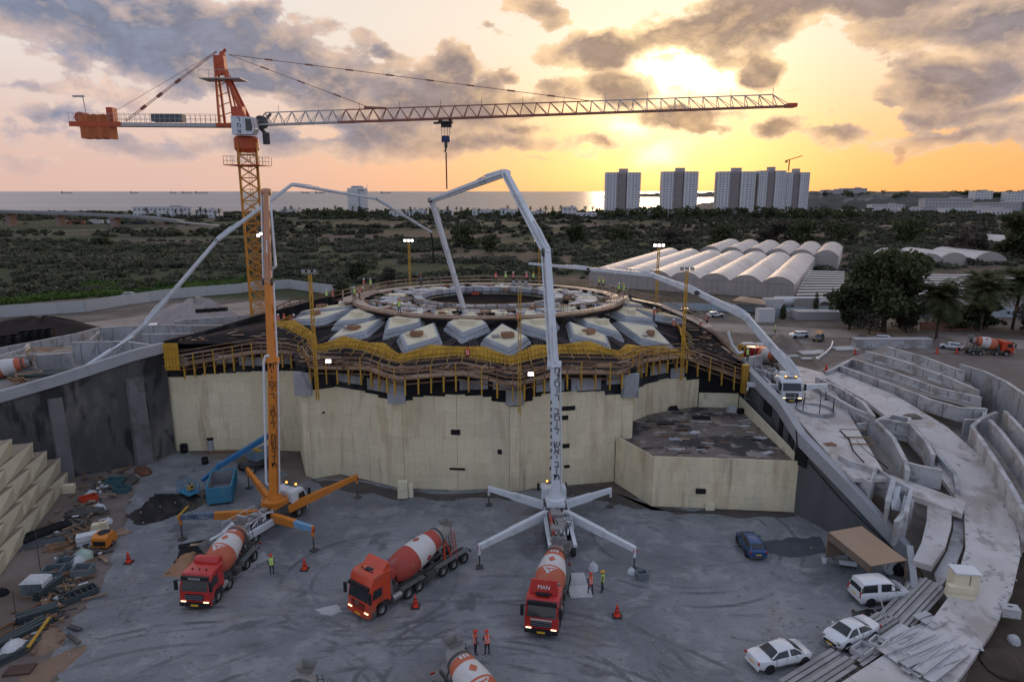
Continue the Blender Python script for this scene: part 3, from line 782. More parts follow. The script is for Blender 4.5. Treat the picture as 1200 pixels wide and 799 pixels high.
# freight and sheds under the bridge
for i,(px,w,h,c,lb) in enumerate(((82,10,3.4,(0.45,0.45,0.46),'white site cabin under the bridge'),(93,9,2.8,(0.28,0.09,0.05),'rust red container left of the pier under the bridge'),(103,9,2.8,(0.3,0.11,0.06),'rust red container right beside another under the bridge'),(122,12,3.6,(0.5,0.5,0.5),'white trailer under the bridge near the middle pier'),(140,10,3.4,(0.52,0.53,0.54),'white trailer right of the middle pier'),(158,12,3.0,(0.06,0.07,0.07),'dark parked lorry under the right span'),(175,10,3.0,(0.05,0.06,0.07),'dark container under the right end of the bridge'))):
 p = at(px,262); t = thing('container',lb,'container',(p.x,p.y - 12,0)); mm = mat('container_paint_%s' % 'abcdefg'[i],c,.7,var=.3,scale=.3)
 b = MB(); b.box((0,0,h / 2 + .6),(w,2.6,h)); b.build('body',mm,t)
 b = MB()
 for k in range(int(w)): b.box((-w / 2 + k + .5,-1.33,h / 2 + .6),(.3,.08,h * .9))
 tag(b.build('rib',mm,t),kind='stuff')
 b = MB()
 for sx in (-.35,.35): b.tube((w * sx,-1.2,.5),(w * sx,1.2,.5),.5,10)
 b.build('wheel_set',m_asph,t)
# ships on the horizon
m_ship = mat('ship_hull',(0.10,0.10,0.12),.7); m_shipw = mat('ship_house',(0.3,0.29,0.3),.7)
for (px,L,lb) in ((78,170,'grey cargo ship farthest left on the horizon'),(157,120,'small cargo ship second from the left on the horizon'),(203,90,'tiny ship between two larger ones on the horizon'),(219,160,'long low ship left of the crane on the horizon'),(236,200,'large dark ship nearest to the crane mast on the horizon'),(358,120,'ship on the horizon right of the crane mast'),(375,150,'cargo ship beside the hotel on the horizon'),(452,170,'tall silhouetted ship right of the hotel on the horizon')):
 D_ = 10500; x = (px - 600) / 800 * D_ * .977
 t = thing('ship',lb,'ship',(x,D_,-2),R(8))
 b = MB(); b.add([(-L / 2,-10,8),(L / 2,-2,10),(L / 2,2,10),(-L / 2,10,8),(-L * .45,-8,0),(L * .42,-2,0),(L * .42,2,0),(-L * .45,8,0)],[(0,1,2,3),(0,4,5,1),(1,5,6,2),(2,6,7,3),(3,7,4,0)]); b.build('hull',m_ship,t)
 b = MB(); b.box((-L * .36,0,18),(L * .12,16,22)); b.build('deckhouse',m_shipw,t)
 b = MB(); b.box((-L * .4,0,32),(5,5,8)); b.tube((L * .05,0,8),(L * .05,0,30),1.4,5); b.tube((L * .25,0,8),(L * .25,0,28),1.4,5); b.build('mast',m_ship,t)
# ================================================================== MAIN BUILDING
def foam_mat():
 m = bpy.data.materials.new('cream_foam_panel'); m.use_nodes = True; t = m.node_tree; NX.nt = t
 b = t.nodes['Principled BSDF']; b.inputs['Roughness'].default_value = .9; b.inputs['Specular IOR Level'].default_value = .2
 O = NX(t.nodes.new('ShaderNodeTexCoord').outputs['Object']); W = NX(t.nodes.new('ShaderNodeNewGeometry').outputs['Position']); oi = t.nodes.new('ShaderNodeObjectInfo')
 x,y,z = xyz(O)
 streak = noise(mapping(W,(1,1,.14)),.55,7.0,.65,.3); wide = noise(mapping(W,(1,1,.35)),.16,5.0,.6,.4); grain = noise(W,2.6,6.0,.65)
 c = mixc(smooth(.35,.68,wide),(.67,.585,.395),(.75,.67,.475))
 c = mixc(smooth(.51,.64,streak) * .38,c,(.40,.27,.155))
 c = mixc(smooth(.53,.63,noise(mapping(W,(1,1,.2)),.33,6.0,.65,.6)) * .25,c,(.46,.44,.39))
 c = mixc(smooth(.60,.68,noise(mapping(W,(1,1,.08)),1.1,4.0,.6)) * .28,c,(.17,.13,.10))
 def groove(v,st,off): return smooth(.46,.495,fabs_(NX.m('FRACT',(v + off) * (1.0 / st)) - .5))
 g = fmax(groove(z,.5,10.0),groove(x,.6,10.3) * smooth(.35,.6,grain))
 c = scalec(c,1.0 - g * .07)
 c = scalec(c,(grain - .5) * .32 + 1.0); c = scalec(c,(NX(oi.outputs['Random']) - .5) * .10 + 1.0)
 t.links.new(c.s,b.inputs['Base Color'])
 bn = t.nodes.new('ShaderNodeBump'); bn.inputs['Strength'].default_value = .4; bn.inputs['Distance'].default_value = .02
 h = grain * .4 - g; t.links.new(h.s,bn.inputs['Height']); t.links.new(bn.outputs[0],b.inputs['Normal'])
 return m
m_foam = foam_mat()
m_foam_c = mat('clean_cream_foam',(0.70,0.64,0.47),0.9,var=0.12,scale=0.8,bump=0.1,dirt=((0.40,0.31,0.2),0.5,0.9,0.55,0.7),rnd=0.04,spec=0.2)
m_yel = mat('yellow_form_timber',(0.50,0.285,0.035),0.65,var=0.2,scale=1.0,dirt=((0.24,0.15,0.05),0.6,0.8,0.55,0.7),rnd=0.12,spec=0.3)
m_wood = mat('weathered_plank',(0.30,0.20,0.135),0.8,var=0.3,scale=1.2,stretch=(1,1,1),dirt=((0.45,0.36,0.28),0.6,0.7,0.5,0.65),rnd=0.2,spec=0.3)
m_wood_d = mat('brown_rail_timber',(0.20,0.115,0.065),0.8,var=0.3,scale=1.2,dirt=((0.36,0.26,0.18),0.6,0.6,0.52,0.66),rnd=0.2,spec=0.3)
m_steel = mat('galvanised_steel',(0.40,0.42,0.44),0.45,metal=0.6,var=0.2,scale=1.0)
m_deckp = mat('pink_grey_deck_ply',(0.44,0.345,0.29),0.55,var=0.2,scale=0.8,dirt=((0.2,0.15,0.12),0.6,0.5,0.54,0.68),rnd=0.12,spec=0.5)
m_white_m = mat('white_grey_form_sheet',(0.40,0.425,0.465),0.6,var=0.2,scale=0.8,dirt=((0.27,0.28,0.3),0.6,0.5,0.5,0.68),rnd=0.08)
m_brick = mat('brown_board_crate',(0.28,0.15,0.09),0.85,var=0.3,scale=1.5,rnd=0.15)
m_tarp = mat('grey_white_tarpaulin',(0.50,0.51,0.53),0.7,var=0.3,scale=0.6,bump=0.4,rnd=0.15)
m_dark = mat('near_black',(0.012,0.012,0.013),0.95,var=0.1)
m_lamp = mat('lit_floodlight',(0.9,0.9,0.9),.4,emit=((1.0,0.96,0.88),8.0))
bld = thing('domed_building','huge round building under construction with cream panelled scalloped walls and a dark domed roof','building',(0,0,0))
# plan of the cream clad walls: (x, y) at the yard, and the height of the cladding there
PLAN = [(-42.3,81.0,9.7),(-34.0,81.5,10.2),(-30.3,81.3,10.4),(-26.6,81.0,10.6),(-23.6,73.4,10.4),(-22.6,72.6,10.4),(-19.9,73.9,10.6),(-16.2,72.2,10.6),(-12.9,70.4,10.0),(-11.7,69.7,10.0),
  (-10.6,70.0,10.5),(-5.9,69.5,11.0),(-2.2,70.0,10.5),(-0.25,69.3,9.8),(0.85,69.3,9.8),(2.2,70.0,10.6),(6.0,70.8,11.0),(10.1,71.6,10.7),(12.2,72.0,10.0),(13.4,72.5,9.8),(14.0,77.6,8.7),(16.6,80.4,9.2),(19.6,82.4,9.2),(22.0,83.3,8.9),(23.8,83.9,8.5)]
# dark concrete wall behind the cladding, up to the roof edge
core = [(p[0],p[1] + 0.32) for p in PLAN] + [(26.5,84.1),(29.4,83.6)]
def rim_z(a):
 K = [(-4,12.95),(R(32),12.95),(R(45),12.5),(R(55),11.7),(R(66),9.9),(R(72),10.9),(R(82),12.6),(R(100),12.95),(4,12.95)]
 for (a0,z0),(a1,z1) in zip(K[:-1],K[1:]):
  if a0 <= a <= a1: return z0 + (z1 - z0) * (a - a0) / (a1 - a0)
 return 12.95
CX,CY = -3.4,97.8
def wall_top(x,y): return rim_z(math.atan2(x - CX,CY - y)) + .05
b = MB(); b.wall([(x,y,wall_top(x,y)) for x,y in core],[wall_top(x,y) for x,y in core],0.36); b.build('wall',m_black,bld)
# pilasters of raw concrete that stand in front of the dark band at each fold
for (x,y) in ((-12.3,69.95),(0.3,69.25),(12.9,72.05),(-23.1,72.8)):
 b = MB(); b.box((x,y + .1,11.2),(1.9,.9,2.6)); b.build('pilaster',m_conc_d,bld)
# grey concrete patches showing between the brackets
for i in range(len(PLAN) - 1):
 a,c = Vector((PLAN[i][0],PLAN[i][1],0)),Vector((PLAN[i + 1][0],PLAN[i + 1][1],0)); L = (c - a).length
 if L < 2.0: continue
 d = (c - a).normalized(); n = max(1,int(L / 2.3))
 for k in range(n):
  if rng.uniform() < .3: continue
  q = a + d * (L * (k + .5) / n); b = MB(); h = rng.uniform(.8,1.5)
  b.box((q.x + .0,q.y + .1,wall_top(q.x,q.y) - .45 - h / 2 - rng.uniform(0,.5)),(L / n * .8,.1,h),rz=math.atan2(d.y,d.x)); b.build('concrete_patch',m_conc_d,bld)
# cream foam panels, laid in courses, every panel its own
def clad(parent,plan,m,pw=1.9,ph=1.25,z0=0.05,ragged=0.0,seed=1):
 g = random.Random(seed)
 for i in range(len(plan) - 1):
  a,c = Vector(plan[i][:2]),Vector(plan[i + 1][:2]); za,zc = plan[i][2],plan[i + 1][2]
  L = (c - a).length; n = max(1,round(L / pw)); d = (c - a) / L; rz = math.atan2(d.y,d.x); nn = Vector((d.y,-d.x))
  rows = int(max(za,zc) / ph) + 1
  for r_ in range(rows):
   sh = .5 if (r_ % 2 and n > 1) else 0.0
   edges = [0] + [min(1,(k + 1 - sh) / n) for k in range(n)] + ([1] if sh else [])
   for k in range(len(edges) - 1):
    u0,u1 = edges[k],edges[k + 1]
    if u1 - u0 < 1e-3: continue
    top = za + (zc - za) * (u0 + u1) / 2 - (g.uniform(0,ragged) if ragged else 0)
    z_0 = z0 + r_ * ph; z_1 = min(z_0 + ph,top)
    if z_1 - z_0 < .12: continue
    p = a.lerp(c,(u0 + u1) / 2) + nn * (g.uniform(0,.022)); w = (u1 - u0) * L - .014
    bb = MB(); bb.box((0,0,0),(w,.14,z_1 - z_0 - .014))
    o = bb.build('foam_panel',m,parent,loc=(p.x,p.y,(z_0 + z_1) / 2)); o.rotation_euler[2] = rz + g.uniform(-.002,.002)
clad(bld,PLAN,m_foam,2.05,1.5,ragged=.10,seed=3)
# small dark plates standing for the shade in service openings of the cladding
for (px,py,w,h) in ((534,506,1.0,.6),(586,529,.5,.55),(536,549,1.7,.25),(666,478,1.5,.5),(662,489,.7,.5),(663,522,.8,.5),(664,546,.65,.35),(646,548,.4,.4),(379,483,.25,.25)):
 # plate lies on the nearest stretch of wall
 best = None
 for D_ in np.arange(68.8,74.5,.02):
  q = atD(px,py,D_)
  for i in range(len(PLAN) - 1):
   a,c = Vector(PLAN[i][:2]),Vector(PLAN[i + 1][:2]); ab = c - a; t_ = max(0,min(1,(q.xy - a).dot(ab) / ab.dot(ab))); dd = (a + ab * t_ - q.xy).length
   if best is None or dd < best[0]: best = (dd,q,math.atan2(ab.y,ab.x),Vector((ab.y,-ab.x)).normalized())
 _,q,rz,nn = best; bb = MB(); bb.box((q.x + nn.x * .09,q.y + nn.y * .09,q.z),(w,.05,h),rz=rz); bb.build('vent_shade_plate',m_dark,bld)
# ---- roof shell: a shallow cone from the wall head up to the ring
OUT = [(x,y) for x,y in core] + [(27.6,91.8),(26.2,101),(21,121),(-3,128),(-25,121),(-31,111),(-36.4,97),(-42.3,81.4)]
def outline_r(a):
 d = Vector((math.sin(a),-math.cos(a))); best = 0
 o = Vector((CX,CY))
 for i in range(len(OUT)):
  p,q = Vector(OUT[i]),Vector(OUT[(i + 1) % len(OUT)]); e = q - p; den = d.x * e.y - d.y * e.x
  if abs(den) < 1e-9: continue
  w = p - o; t_ = (w.x * e.y - w.y * e.x) / den; s_ = (w.x * d.y - w.y * d.x) / den
  if t_ > 0 and -1e-6 <= s_ <= 1 + 1e-6: best = max(best,t_)
 return best
def pol(a,r,z=0.0): return Vector((CX + math.sin(a) * r,CY - math.cos(a) * r,z))
def roof_z(a,r):
 Ro = max(outline_r(a),27.0)
 f = max(0.0,min(1.0,(Ro - r) / (Ro - 13.0)))
 rz_ = rim_z(a)
 return rz_ + (16.5 - rz_) * f + (0.8 if r > 27 and abs(a) > 1.0 else 0) * min(1,max(0,(r - 27) / 8))
NA,NR = 180,12; V = []; F_ = []
for i in range(NA):
 a = 2 * PI * i / NA - PI; Ro = outline_r(a)
 for j in range(NR + 1):
  r = Ro + (9.5 - Ro) * j / NR; V.append(pol(a,r,roof_z(a,r)))
for i in range(NA):
 for j in range(NR):
  k = (i + 1) % NA; F_.append((i * (NR + 1) + j,k * (NR + 1) + j,k * (NR + 1) + j + 1,i * (NR + 1) + j + 1))
b = MB(); b.add(V,F_); b.build('roof',m_roof,bld,smooth_=True)
# stone/grey lip along the wall head
b = MB(); b.wall([(x,y,wall_top(x,y) + .12) for x,y in core],.55,.75); b.build('roof_kerb',m_black,bld)
# side walls of the roof (left rear and right rear), with dark upstands
b = MB(); b.wall([(-42.3,81.2,14.2),(-39.5,88,14.3),(-36.4,97,14.6),(-31,111,14.9),(-25,121,15.0)],14,.4); b.build('side_wall',m_black,bld)
b = MB(); b.wall([(29.5,83.6,10.5),(28.6,87.5,11.6),(27.6,91.8,12.9),(26.2,101,13.6),(21,121,14.0)],[10.5,11.6,12.9,13.6,14],.4); b.build('side_wall',m_black,bld)
def curb_rods(pts,n,h,nm):
 bb = MB()
 for i in range(n):
  f = i / (n - 1) * (len(pts) - 1); k = min(int(f),len(pts) - 2); p = Vector(pts[k]).lerp(Vector(pts[k + 1]),f - k); bb.tube(p,p + Vector((rng.uniform(-.05,.05),0,h * rng.uniform(.7,1.1))),.025,4)
 return tag(bb.build(nm,m_brick,bld),kind='stuff')
curb_rods([(-42.0,81.5,14.2),(-36.4,97,14.6),(-31,111,14.9)],90,.55,'starter_bars')
curb_rods([(28.6,87.5,11.6),(27.6,91.8,12.9),(26.2,101,13.6)],60,.6,'starter_bars')
# ---- star of raised skylight diamonds
STEP = 2 * PI / 15; A0 = R(6.3); KX = 1.18
def AK(k):
 T = [-124,-94,-67,-41.5,-17.8,6.3,31.5,60,88,116]; f = k + 5; i = max(0,min(8,int(math.floor(f)))); return R(T[i] + (T[i + 1] - T[i]) * (f - i))
def pole(a,r,z=0.0): return Vector((CX + math.sin(a) * r * KX,CY - math.cos(a) * r,z))
def rz_at(p): return roof_z(math.atan2(p.x - CX,CY - p.y),math.hypot(p.x - CX,p.y - CY))
def rz_e(a,r): return rz_at(pole(a,r))
def kite(a,r_out,r_mid,r_in,hw,h,nm,k):
 base = [(0,r_out),(hw,r_mid),(0,r_in),(-hw,r_mid)]
 def loop(s,z,rs=0.0):
  cr = (r_out + r_in) / 2; L = []
  for (w,r) in base:
   rr = cr + (r - cr) * s; p = pole(a,rr) + Vector((math.cos(a),math.sin(a),0)) * (w * s); L.append((p.x,p.y,rz_at(Vector((p.x,p.y,0))) + z))
  return L
 def ring_(bb,l0,l1):
  bb.add(l0 + l1,[(i,(i + 1) % 4,4 + (i + 1) % 4,4 + i) for i in range(4)])
 sk = thing(nm,'x','skylight form')
 # stepped white sides
 bb = MB(); s = 1.0; z = -.1
 prev = loop(1.0,-.15)
 for (s2,z2) in ((.965,h * .34),(.90,h * .38),(.885,h * .70),(.83,h * .74),(.825,h)):
  nx = loop(s2,z2); ring_(bb,prev,nx); prev = nx
 lip = loop(.74,h); ring_(bb,prev,lip)
 bb.build('stepped_side',m_white_m,sk)
 # ribs of the corrugated form sheets
 bb = MB()
 for e in range(4):
  p0,p1 = Vector(loop(1.0,.02)[e]),Vector(loop(1.0,.02)[(e + 1) % 4]); q0,q1 = Vector(loop(.885,h * .80)[e]),Vector(loop(.885,h * .80)[(e + 1) % 4])
  n = 17
  for i in range(1,n): bb.bar(p0.lerp(p1,i / n),q0.lerp(q1,i / n) ,.06,.06)
 tag(bb.build('rib',m_steel,sk),kind='stuff')
 bb = MB(); top = loop(.745,h + .05); bot = loop(.745,h - .3); bb.add(bot + top,[(4,5,6,7)] + [(i,(i + 1) % 4,4 + (i + 1) % 4,4 + i) for i in range(4)])
 bb.build('foam_top',m_foam_c,sk)
 c = pole(a,(r_out + r_in) / 2 + .5); zc = rz_e(a,(r_out + r_in) / 2 + .5) + h
 return sk,c,zc
items = ['brown board crate','coil of brown rope','bundle of brown bricks','open brown box','pair of brown boards']
names = {}
for k in range(-4,4):
 a = AK(k); deg = math.degrees(a)
 if not -112 < deg < 112: continue
 sk,c,zc = kite(a,24.3,20.7,16.3,3.0,.85,'skylight_form',k)
 where = ['fifth','fourth','third','second'][k + 4] + ' left of the white boom' if k < 0 else ('nearest left of the white boom' if k == 0 else ['first','second','third','fourth'][k - 1] + ' right of the white boom')
 tag(sk,'outer diamond skylight form, cream topped, ' + where,'skylight form','outer skylight forms')
 g = random.Random(k)
 cr = thing('crate',['low brown crate on the outer skylight form, ' + where][0],'crate',(c.x + g.uniform(-.3,.3),c.y,zc + .05),a + g.uniform(-.3,.3),'crates on the skylight forms')
 w,l,h = 1.3,.95,.5
 for sx,sy,ww,ll in ((0,.5,w,.06),(0,-.5,w,.06),(.5,0,.06,l),(-.5,0,.06,l)):
  bb = MB(); bb.box((sx * w,sy * l,h / 2),(ww + .02,ll + .02,h)); bb.build('side_board',m_brick,cr)
 bb = MB(); bb.box((0,0,h * .8),(w - .1,l - .1,.06)); bb.build('lid',m_brick,cr)
 bb = MB()
 for i in range(7):
  p = Vector((c.x + g.uniform(-1.2,1.2),c.y + g.uniform(-1.2,1.2),zc + .1)); q = p + Vector((g.uniform(-.7,.7),g.uniform(-.7,.7),.02)); bb.tube(p,q,.035,5)
 bb.box((c.x - math.cos(a) * 1.2,c.y - math.sin(a) * 1.2,zc + .18),(.9,.5,.3),rz=a)
 o = bb.build('loose_bars',m_foam_c if k % 2 else m_steel,sk)
 tag(o,kind='stuff')
for k in range(-4,4):
 a = AK(k + .5)
 sk,c,zc = kite(a,20.7,17.2,12.6,2.9,1.0,'skylight_form',k + 20)
 where = ['fourth','third','second','first'][k + 4] + ' left of the white boom' if k < 0 else ['first','second','third','fourth'][k] + ' right of the white boom'
 tag(sk,'inner skylight form under the ring walkway, ' + where,'skylight form','inner skylight forms')
 if abs(k) < 5:
  bb = MB(); q = pole(a,17.6); bb.box((q.x,q.y,rz_e(a,17.6) + 1.25),(1.9,.9,.6),rz=a); bb.build('foam_block',m_foam_c,sk)
# valleys: long battens lying in the dark channels
for k in range(-4,4):
 for sg in (-1,1):
  a = AK(k + .25 * sg); a2 = a + sg * .10
  for j in range(4):
   bb = MB(); p = pole(a + sg * .012 * j,23.4); q = pole(a2 + sg * .012 * j,16.5)
   p.z = rz_e(a,23.4) + .10; q.z = rz_e(a2,16.5) + .10
   bb.bar(p,q,.12,.1); bb.build('batten',mat('grey_brown_batten',(0.075,0.06,0.058),.8,var=.3,scale=1.0),bld)
# ---- yellow edge formwork, zigzagging under the diamonds
fw = thing('edge_formwork','yellow slatted edge formwork zigzagging round the roof below the skylight forms','formwork')
pts = []
for k in range(-3,3):
 a = AK(k)
 if k > -3: pts.append((AK(k - .5),23.0,.0)); pts.append((a - STEP * .24,23.9,.62))
 else: pts.append((a - STEP * .30,23.6,.5))
 pts.append((a,25.3,-.12)); pts.append((a + STEP * .24,23.9,.62))
pts.append((AK(2.45),23.4,.4)); pts.append((AK(2.6),22.6,.4))
slats = 0
m_yel_d = mat('dark_yellow_strut',(0.36,0.21,0.05),.7,var=.25,scale=1.0,rnd=.15)
for i in range(len(pts) - 1):
 (a,r,h),(a2,r2,h2) = pts[i],pts[i + 1]
 p,q = pole(a,r),pole(a2,r2); L = (q - p).length; n = max(2,int(L / .42))
 zp,zq = rz_e(a,r),rz_e(a2,r2)
 for j in range(n):
  f = (j + .5) / n; aa = a + (a2 - a) * f; c = p.lerp(q,f); z = zp + (zq - zp) * f; hh = .75 + h + (h2 - h) * f
  out = Vector((math.sin(aa),-math.cos(aa),0))
  bb = MB(); w = L / n - .035; d = (q - p).normalized()
  lo = c + out * .55 + Vector((0,0,z - .15)); hi = c - out * .2 + Vector((0,0,z - .05 + hh))
  bb.add([lo - d * w / 2,lo + d * w / 2,hi + d * w / 2,hi - d * w / 2,lo - d * w / 2 + out * .09,lo + d * w / 2 + out * .09,hi + d * w / 2 + out * .09,hi - d * w / 2 + out * .09],[(0,1,2,3),(7,6,5,4),(0,4,5,1),(1,5,6,2),(2,6,7,3),(3,7,4,0)])
  bb.build('slat',m_yel,fw)
 for fz,o_ in ((.3,.5),(.75,.12)):
  bb = MB(); hh = .75 + (h + h2) / 2
  bb.bar(p + Vector((0,0,zp + hh * fz)) + Vector((math.sin(a),-math.cos(a),0)) * o_,q + Vector((0,0,zq + hh * fz)) + Vector((math.sin(a2),-math.cos(a2),0)) * o_,.10,.12); bb.build('waler',m_yel,fw)
 for j in range(2):
  f = (j + .5) / 2; aa = a + (a2 - a) * f; c = p.lerp(q,f); z = zp + (zq - zp) * f; out = Vector((math.sin(aa),-math.cos(aa),0))
  bb = MB(); bb.bar(c + out * .35 + Vector((0,0,z + .6)),c + out * 1.9 + Vector((0,0,z - .45)),.09,.12); bb.build('strut',m_yel_d,fw)
# grey corrugated lip and steel starter bars under the formwork
bb = MB()
for i in range(len(pts) - 1):
 (a,r,h),(a2,r2,h2) = pts[i],pts[i + 1]
 for j in range(9):
  aa = a + (a2 - a) * j / 9; rr = r + (r2 - r) * j / 9 + .75; p = pole(aa,rr,rz_e(aa,rr) - .05); bb.bar(p,p + Vector((math.sin(aa) * .4,-math.cos(aa) * .4,.35)),.05)
tag(bb.build('steel_ties',m_steel,fw),kind='stuff')
# rebar, offcuts and boards left on the black roof between the formwork and the rail
bb = MB(); b2 = MB()
for i in range(420):
 a = rng.uniform(R(-70),R(82)); Ro = outline_r(a); lo = 25.9 * math.hypot(math.sin(a),math.cos(a)) * (1 + .15 * abs(math.sin(a)))
 if Ro - .8 < lo: continue
 r = rng.uniform(lo,Ro - .6); p = pol(a,r,roof_z(a,r) + .08); th_ = rng.uniform(0,6.28); L = rng.uniform(.5,2.4)
 (bb if i % 3 else b2).bar(p,p + Vector((math.cos(th_) * L,math.sin(th_) * L * .5,rng.uniform(0,.12))),.07 if i % 3 else rng.uniform(.15,.4),.05)
tag(bb.build('rebar',m_brick,bld),kind='stuff'); tag(b2.build('offcut',m_wood,bld),kind='stuff')
for k in range(34):
 a = R(-58) + k * R(3.9); Ro = outline_r(a); bb = MB(); p = pol(a,Ro - .5,roof_z(a,Ro - .5) + .1); q = pol(a + .045,min(outline_r(a + .045),Ro + 1) - .55,0); q.z = roof_z(a + .045,Ro - .5) + .12
 bb.bar(p,q,.32,.05); bb.build('walk_board',m_wood if k % 2 else m_wood_d,bld)
# ---- perimeter walkway: brackets, planks and timber rails
ww = thing('edge_scaffold','timber railed scaffold walkway on yellow brackets along the wall head','scaffold')
# rail head, seen in the photograph, at its distance outside the wall
RL = [(208,417,79.6),(255,409,79.8),(300,401.5,79.8),(335,402,79.7),(354,406.5,79.4),(362,418,71.3),(400,419,72.0),(429,419.5,70.8),(448,427,69.4),(466,431,68.4),(482,430,68.5),(512,427,68.4),(541,425,68.2),(572,431,68.4),(593,436.5,68.0),(609,437.5,68.0),(632,431,68.7),(657,423.5,69.4),(690,424,70.0),(724,425,70.6),(736,422,71.3),(755,412,77.2),(778,409,79.8),(800,407.5,81.6),(812,411,82.2),(840,421.5,82.4),(869,432.5,82.2)]
TOP = [atD(*q) for q in RL]
for i in range(len(TOP) - 1):
 p,q = TOP[i],TOP[i + 1]; L = (q - p).length; d = (q - p).normalized(); nn = Vector((-d.y,d.x,0)).normalized()
 for dz_,w,m_ in ((0,.2,m_wood),(-.5,.18,m_wood_d),(-.95,.22,m_wood),(-1.3,.16,m_wood_d)):
  bb = MB(); bb.bar(p + Vector((0,0,dz_)) - d * .12,q + Vector((0,0,dz_ + rng.uniform(-.03,.03))) + d * .12,.06,w); bb.build('rail',m_ if rng.uniform() < .7 else m_wood_d,ww)
 for dz_,of,w,m_ in ((-1.9,.35,.14,m_wood_d),(.42,.5,.12,m_wood_d)):
  bb = MB(); o_ = nn * of + Vector((0,0,dz_)); bb.bar(p + o_,q + o_,.08,w); bb.build('ledger',m_,ww)
 for j in range(2):
  bb = MB(); w = .5; o_ = nn * (.28 + j * .52) - Vector((0,0,1.32)); bb.bar(p + o_,q + o_,w,.05); bb.build('plank',m_wood,ww)
 n = max(1,round(L / 1.35))
 for j in range(n):
  f = (j + .5) / n; c = p.lerp(q,f)
  bb = MB(); bb.box((c.x,c.y,c.z - .62),(.1,.1,1.4)); bb.build('post',m_yel if j % 2 else m_wood_d,ww)
  bb = MB(); bb.bar(c + Vector((0,0,-2.7)),c + nn * .95 + Vector((0,0,-1.5)),.09); bb.build('brace',m_yel_d,ww)
  bb = MB(); bb.box((c.x + nn.x * .05,c.y + nn.y * .05,c.z - 2.15),(.14,.16,1.75),rz=math.atan2(d.y,d.x)); bb.bar(c + Vector((0,0,-1.45)),c + nn * 1.0 + Vector((0,0,-1.45)),.1,.14); bb.build('bracket',m_yel,ww)
p = atD(201,418,79.4)
ep = thing('end_panel','square yellow formwork panel closing the left end of the scaffold walkway','formwork',p)
bb = MB(); bb.box((0,0,0),(1.75,.08,3.3)); bb.build('sheet',m_yel,ep)
for k in range(5): bb = MB(); bb.box((-.75 + k * .375,-.09,0),(.09,.1,3.3)); bb.build('rib',m_yel,ep)
for z in (-1.1,0,1.1): bb = MB(); bb.box((0,-.17,z),(1.75,.07,.14)); bb.build('waler',m_yel,ep)
p = atD(873,440,82.0)
ep = thing('end_panel','tall narrow yellow formwork panel closing the right end of the scaffold walkway','formwork',p)
bb = MB(); bb.box((0,0,-.4),(.75,.7,3.6)); bb.build('sheet',m_yel,ep)
for k in range(3): bb = MB(); bb.box((-.28 + k * .28,-.38,-.4),(.08,.08,3.6)); bb.build('rib',m_yel_d,ep)
# a low railed rear walkway on the left, between the crane and the ring
rw = thing('rear_scaffold','dark timber railed walkway behind the left roof slope','scaffold')
RP = [atD(318,372,101),atD(340,361,108),atD(375,353,113),(atD(415,346,113)),atD(440,341,113)]
for i in range(len(RP) - 1):
 p,q = RP[i],RP[i + 1]
 for dz_ in (0,.75,1.4): bb = MB(); bb.bar(p + Vector((0,0,dz_ - .2)),q + Vector((0,0,dz_ - .2)),.08,.2); bb.build('rail',m_wood_d,rw)
 for j in range(3): c = p.lerp(q,j / 3); bb = MB(); bb.box((c.x,c.y,c.z - .3),(.12,.12,3.2)); bb.build('post',m_wood_d,rw)
 bb = MB(); bb.bar(p + Vector((0,.5,-.4)),q + Vector((0,.5,-.4)),1.1,.1); bb.build('plank',m_wood,rw)
# ---- ring walkway round the oculus
rg_ = thing('ring_walkway','oval timber ring walkway with steel posts and plank rails round the roof opening','walkway')
EA,EB = 19.4,16.2
def ell(t,s=1.0,z=17.0): return Vector((CX + EA * s * math.sin(t),CY - EB * s * math.cos(t),z))
NS = 56
for i in range(NS):
 t0,t1 = 2 * PI * i / NS,2 * PI * (i + 1) / NS; tm = (t0 + t1) / 2
 bb = MB(); bb.add([ell(t0,1.0),ell(t1,1.0),ell(t1,.915),ell(t0,.915)] + [v - Vector((0,0,.12)) for v in (ell(t0,1.0),ell(t1,1.0),ell(t1,.915),ell(t0,.915))],[(0,1,2,3),(7,6,5,4),(0,4,5,1),(1,5,6,2),(2,6,7,3),(3,7,4,0)])
 bb.build('deck_board',m_deckp,rg_)
 bb = MB(); bb.bar(ell(t0,1.005,16.82),ell(t1,1.005,16.82),.10,.16); bb.build('edge_beam',m_wood_d,rg_)
 if i % 1 == 0:
  bb = MB(); p = ell(t0,.998); bb.tube(p - Vector((0,0,.2)),p + Vector((0,0,1.15)),.03,5); bb.build('post',m_steel,rg_)
  bb = MB(); p = ell(t0,.96,15.6); bb.box((p.x,p.y,16.2),(.16,.16,1.5)); bb.build('leg',m_wood_d,rg_)
 back = math.cos(tm) < 0.25
 for z in ((17.55,18.1) if back else (17.12,18.08)):
  bb = MB(); bb.bar(ell(t0,.998,z),ell(t1,.998,z),.05,.17 if back else .12); bb.build('rail',m_wood if back else m_wood_d,rg_)
 if back or i % 3:
  bb = MB(); bb.bar(ell(t0,.918,17.6),ell(t1,.918,17.6),.05,.1); bb.build('rail',m_wood,rg_)
# thin form curb just below the ring, blackened for the shade under the planks
bb = MB(); bb.ribbon([ell(2 * PI * i / 80,1.0,16.6) for i in range(81)],[ell(2 * PI * i / 80,.985,16.6) for i in range(81)],.35); bb.build('form_curb_shade',m_black,rg_)
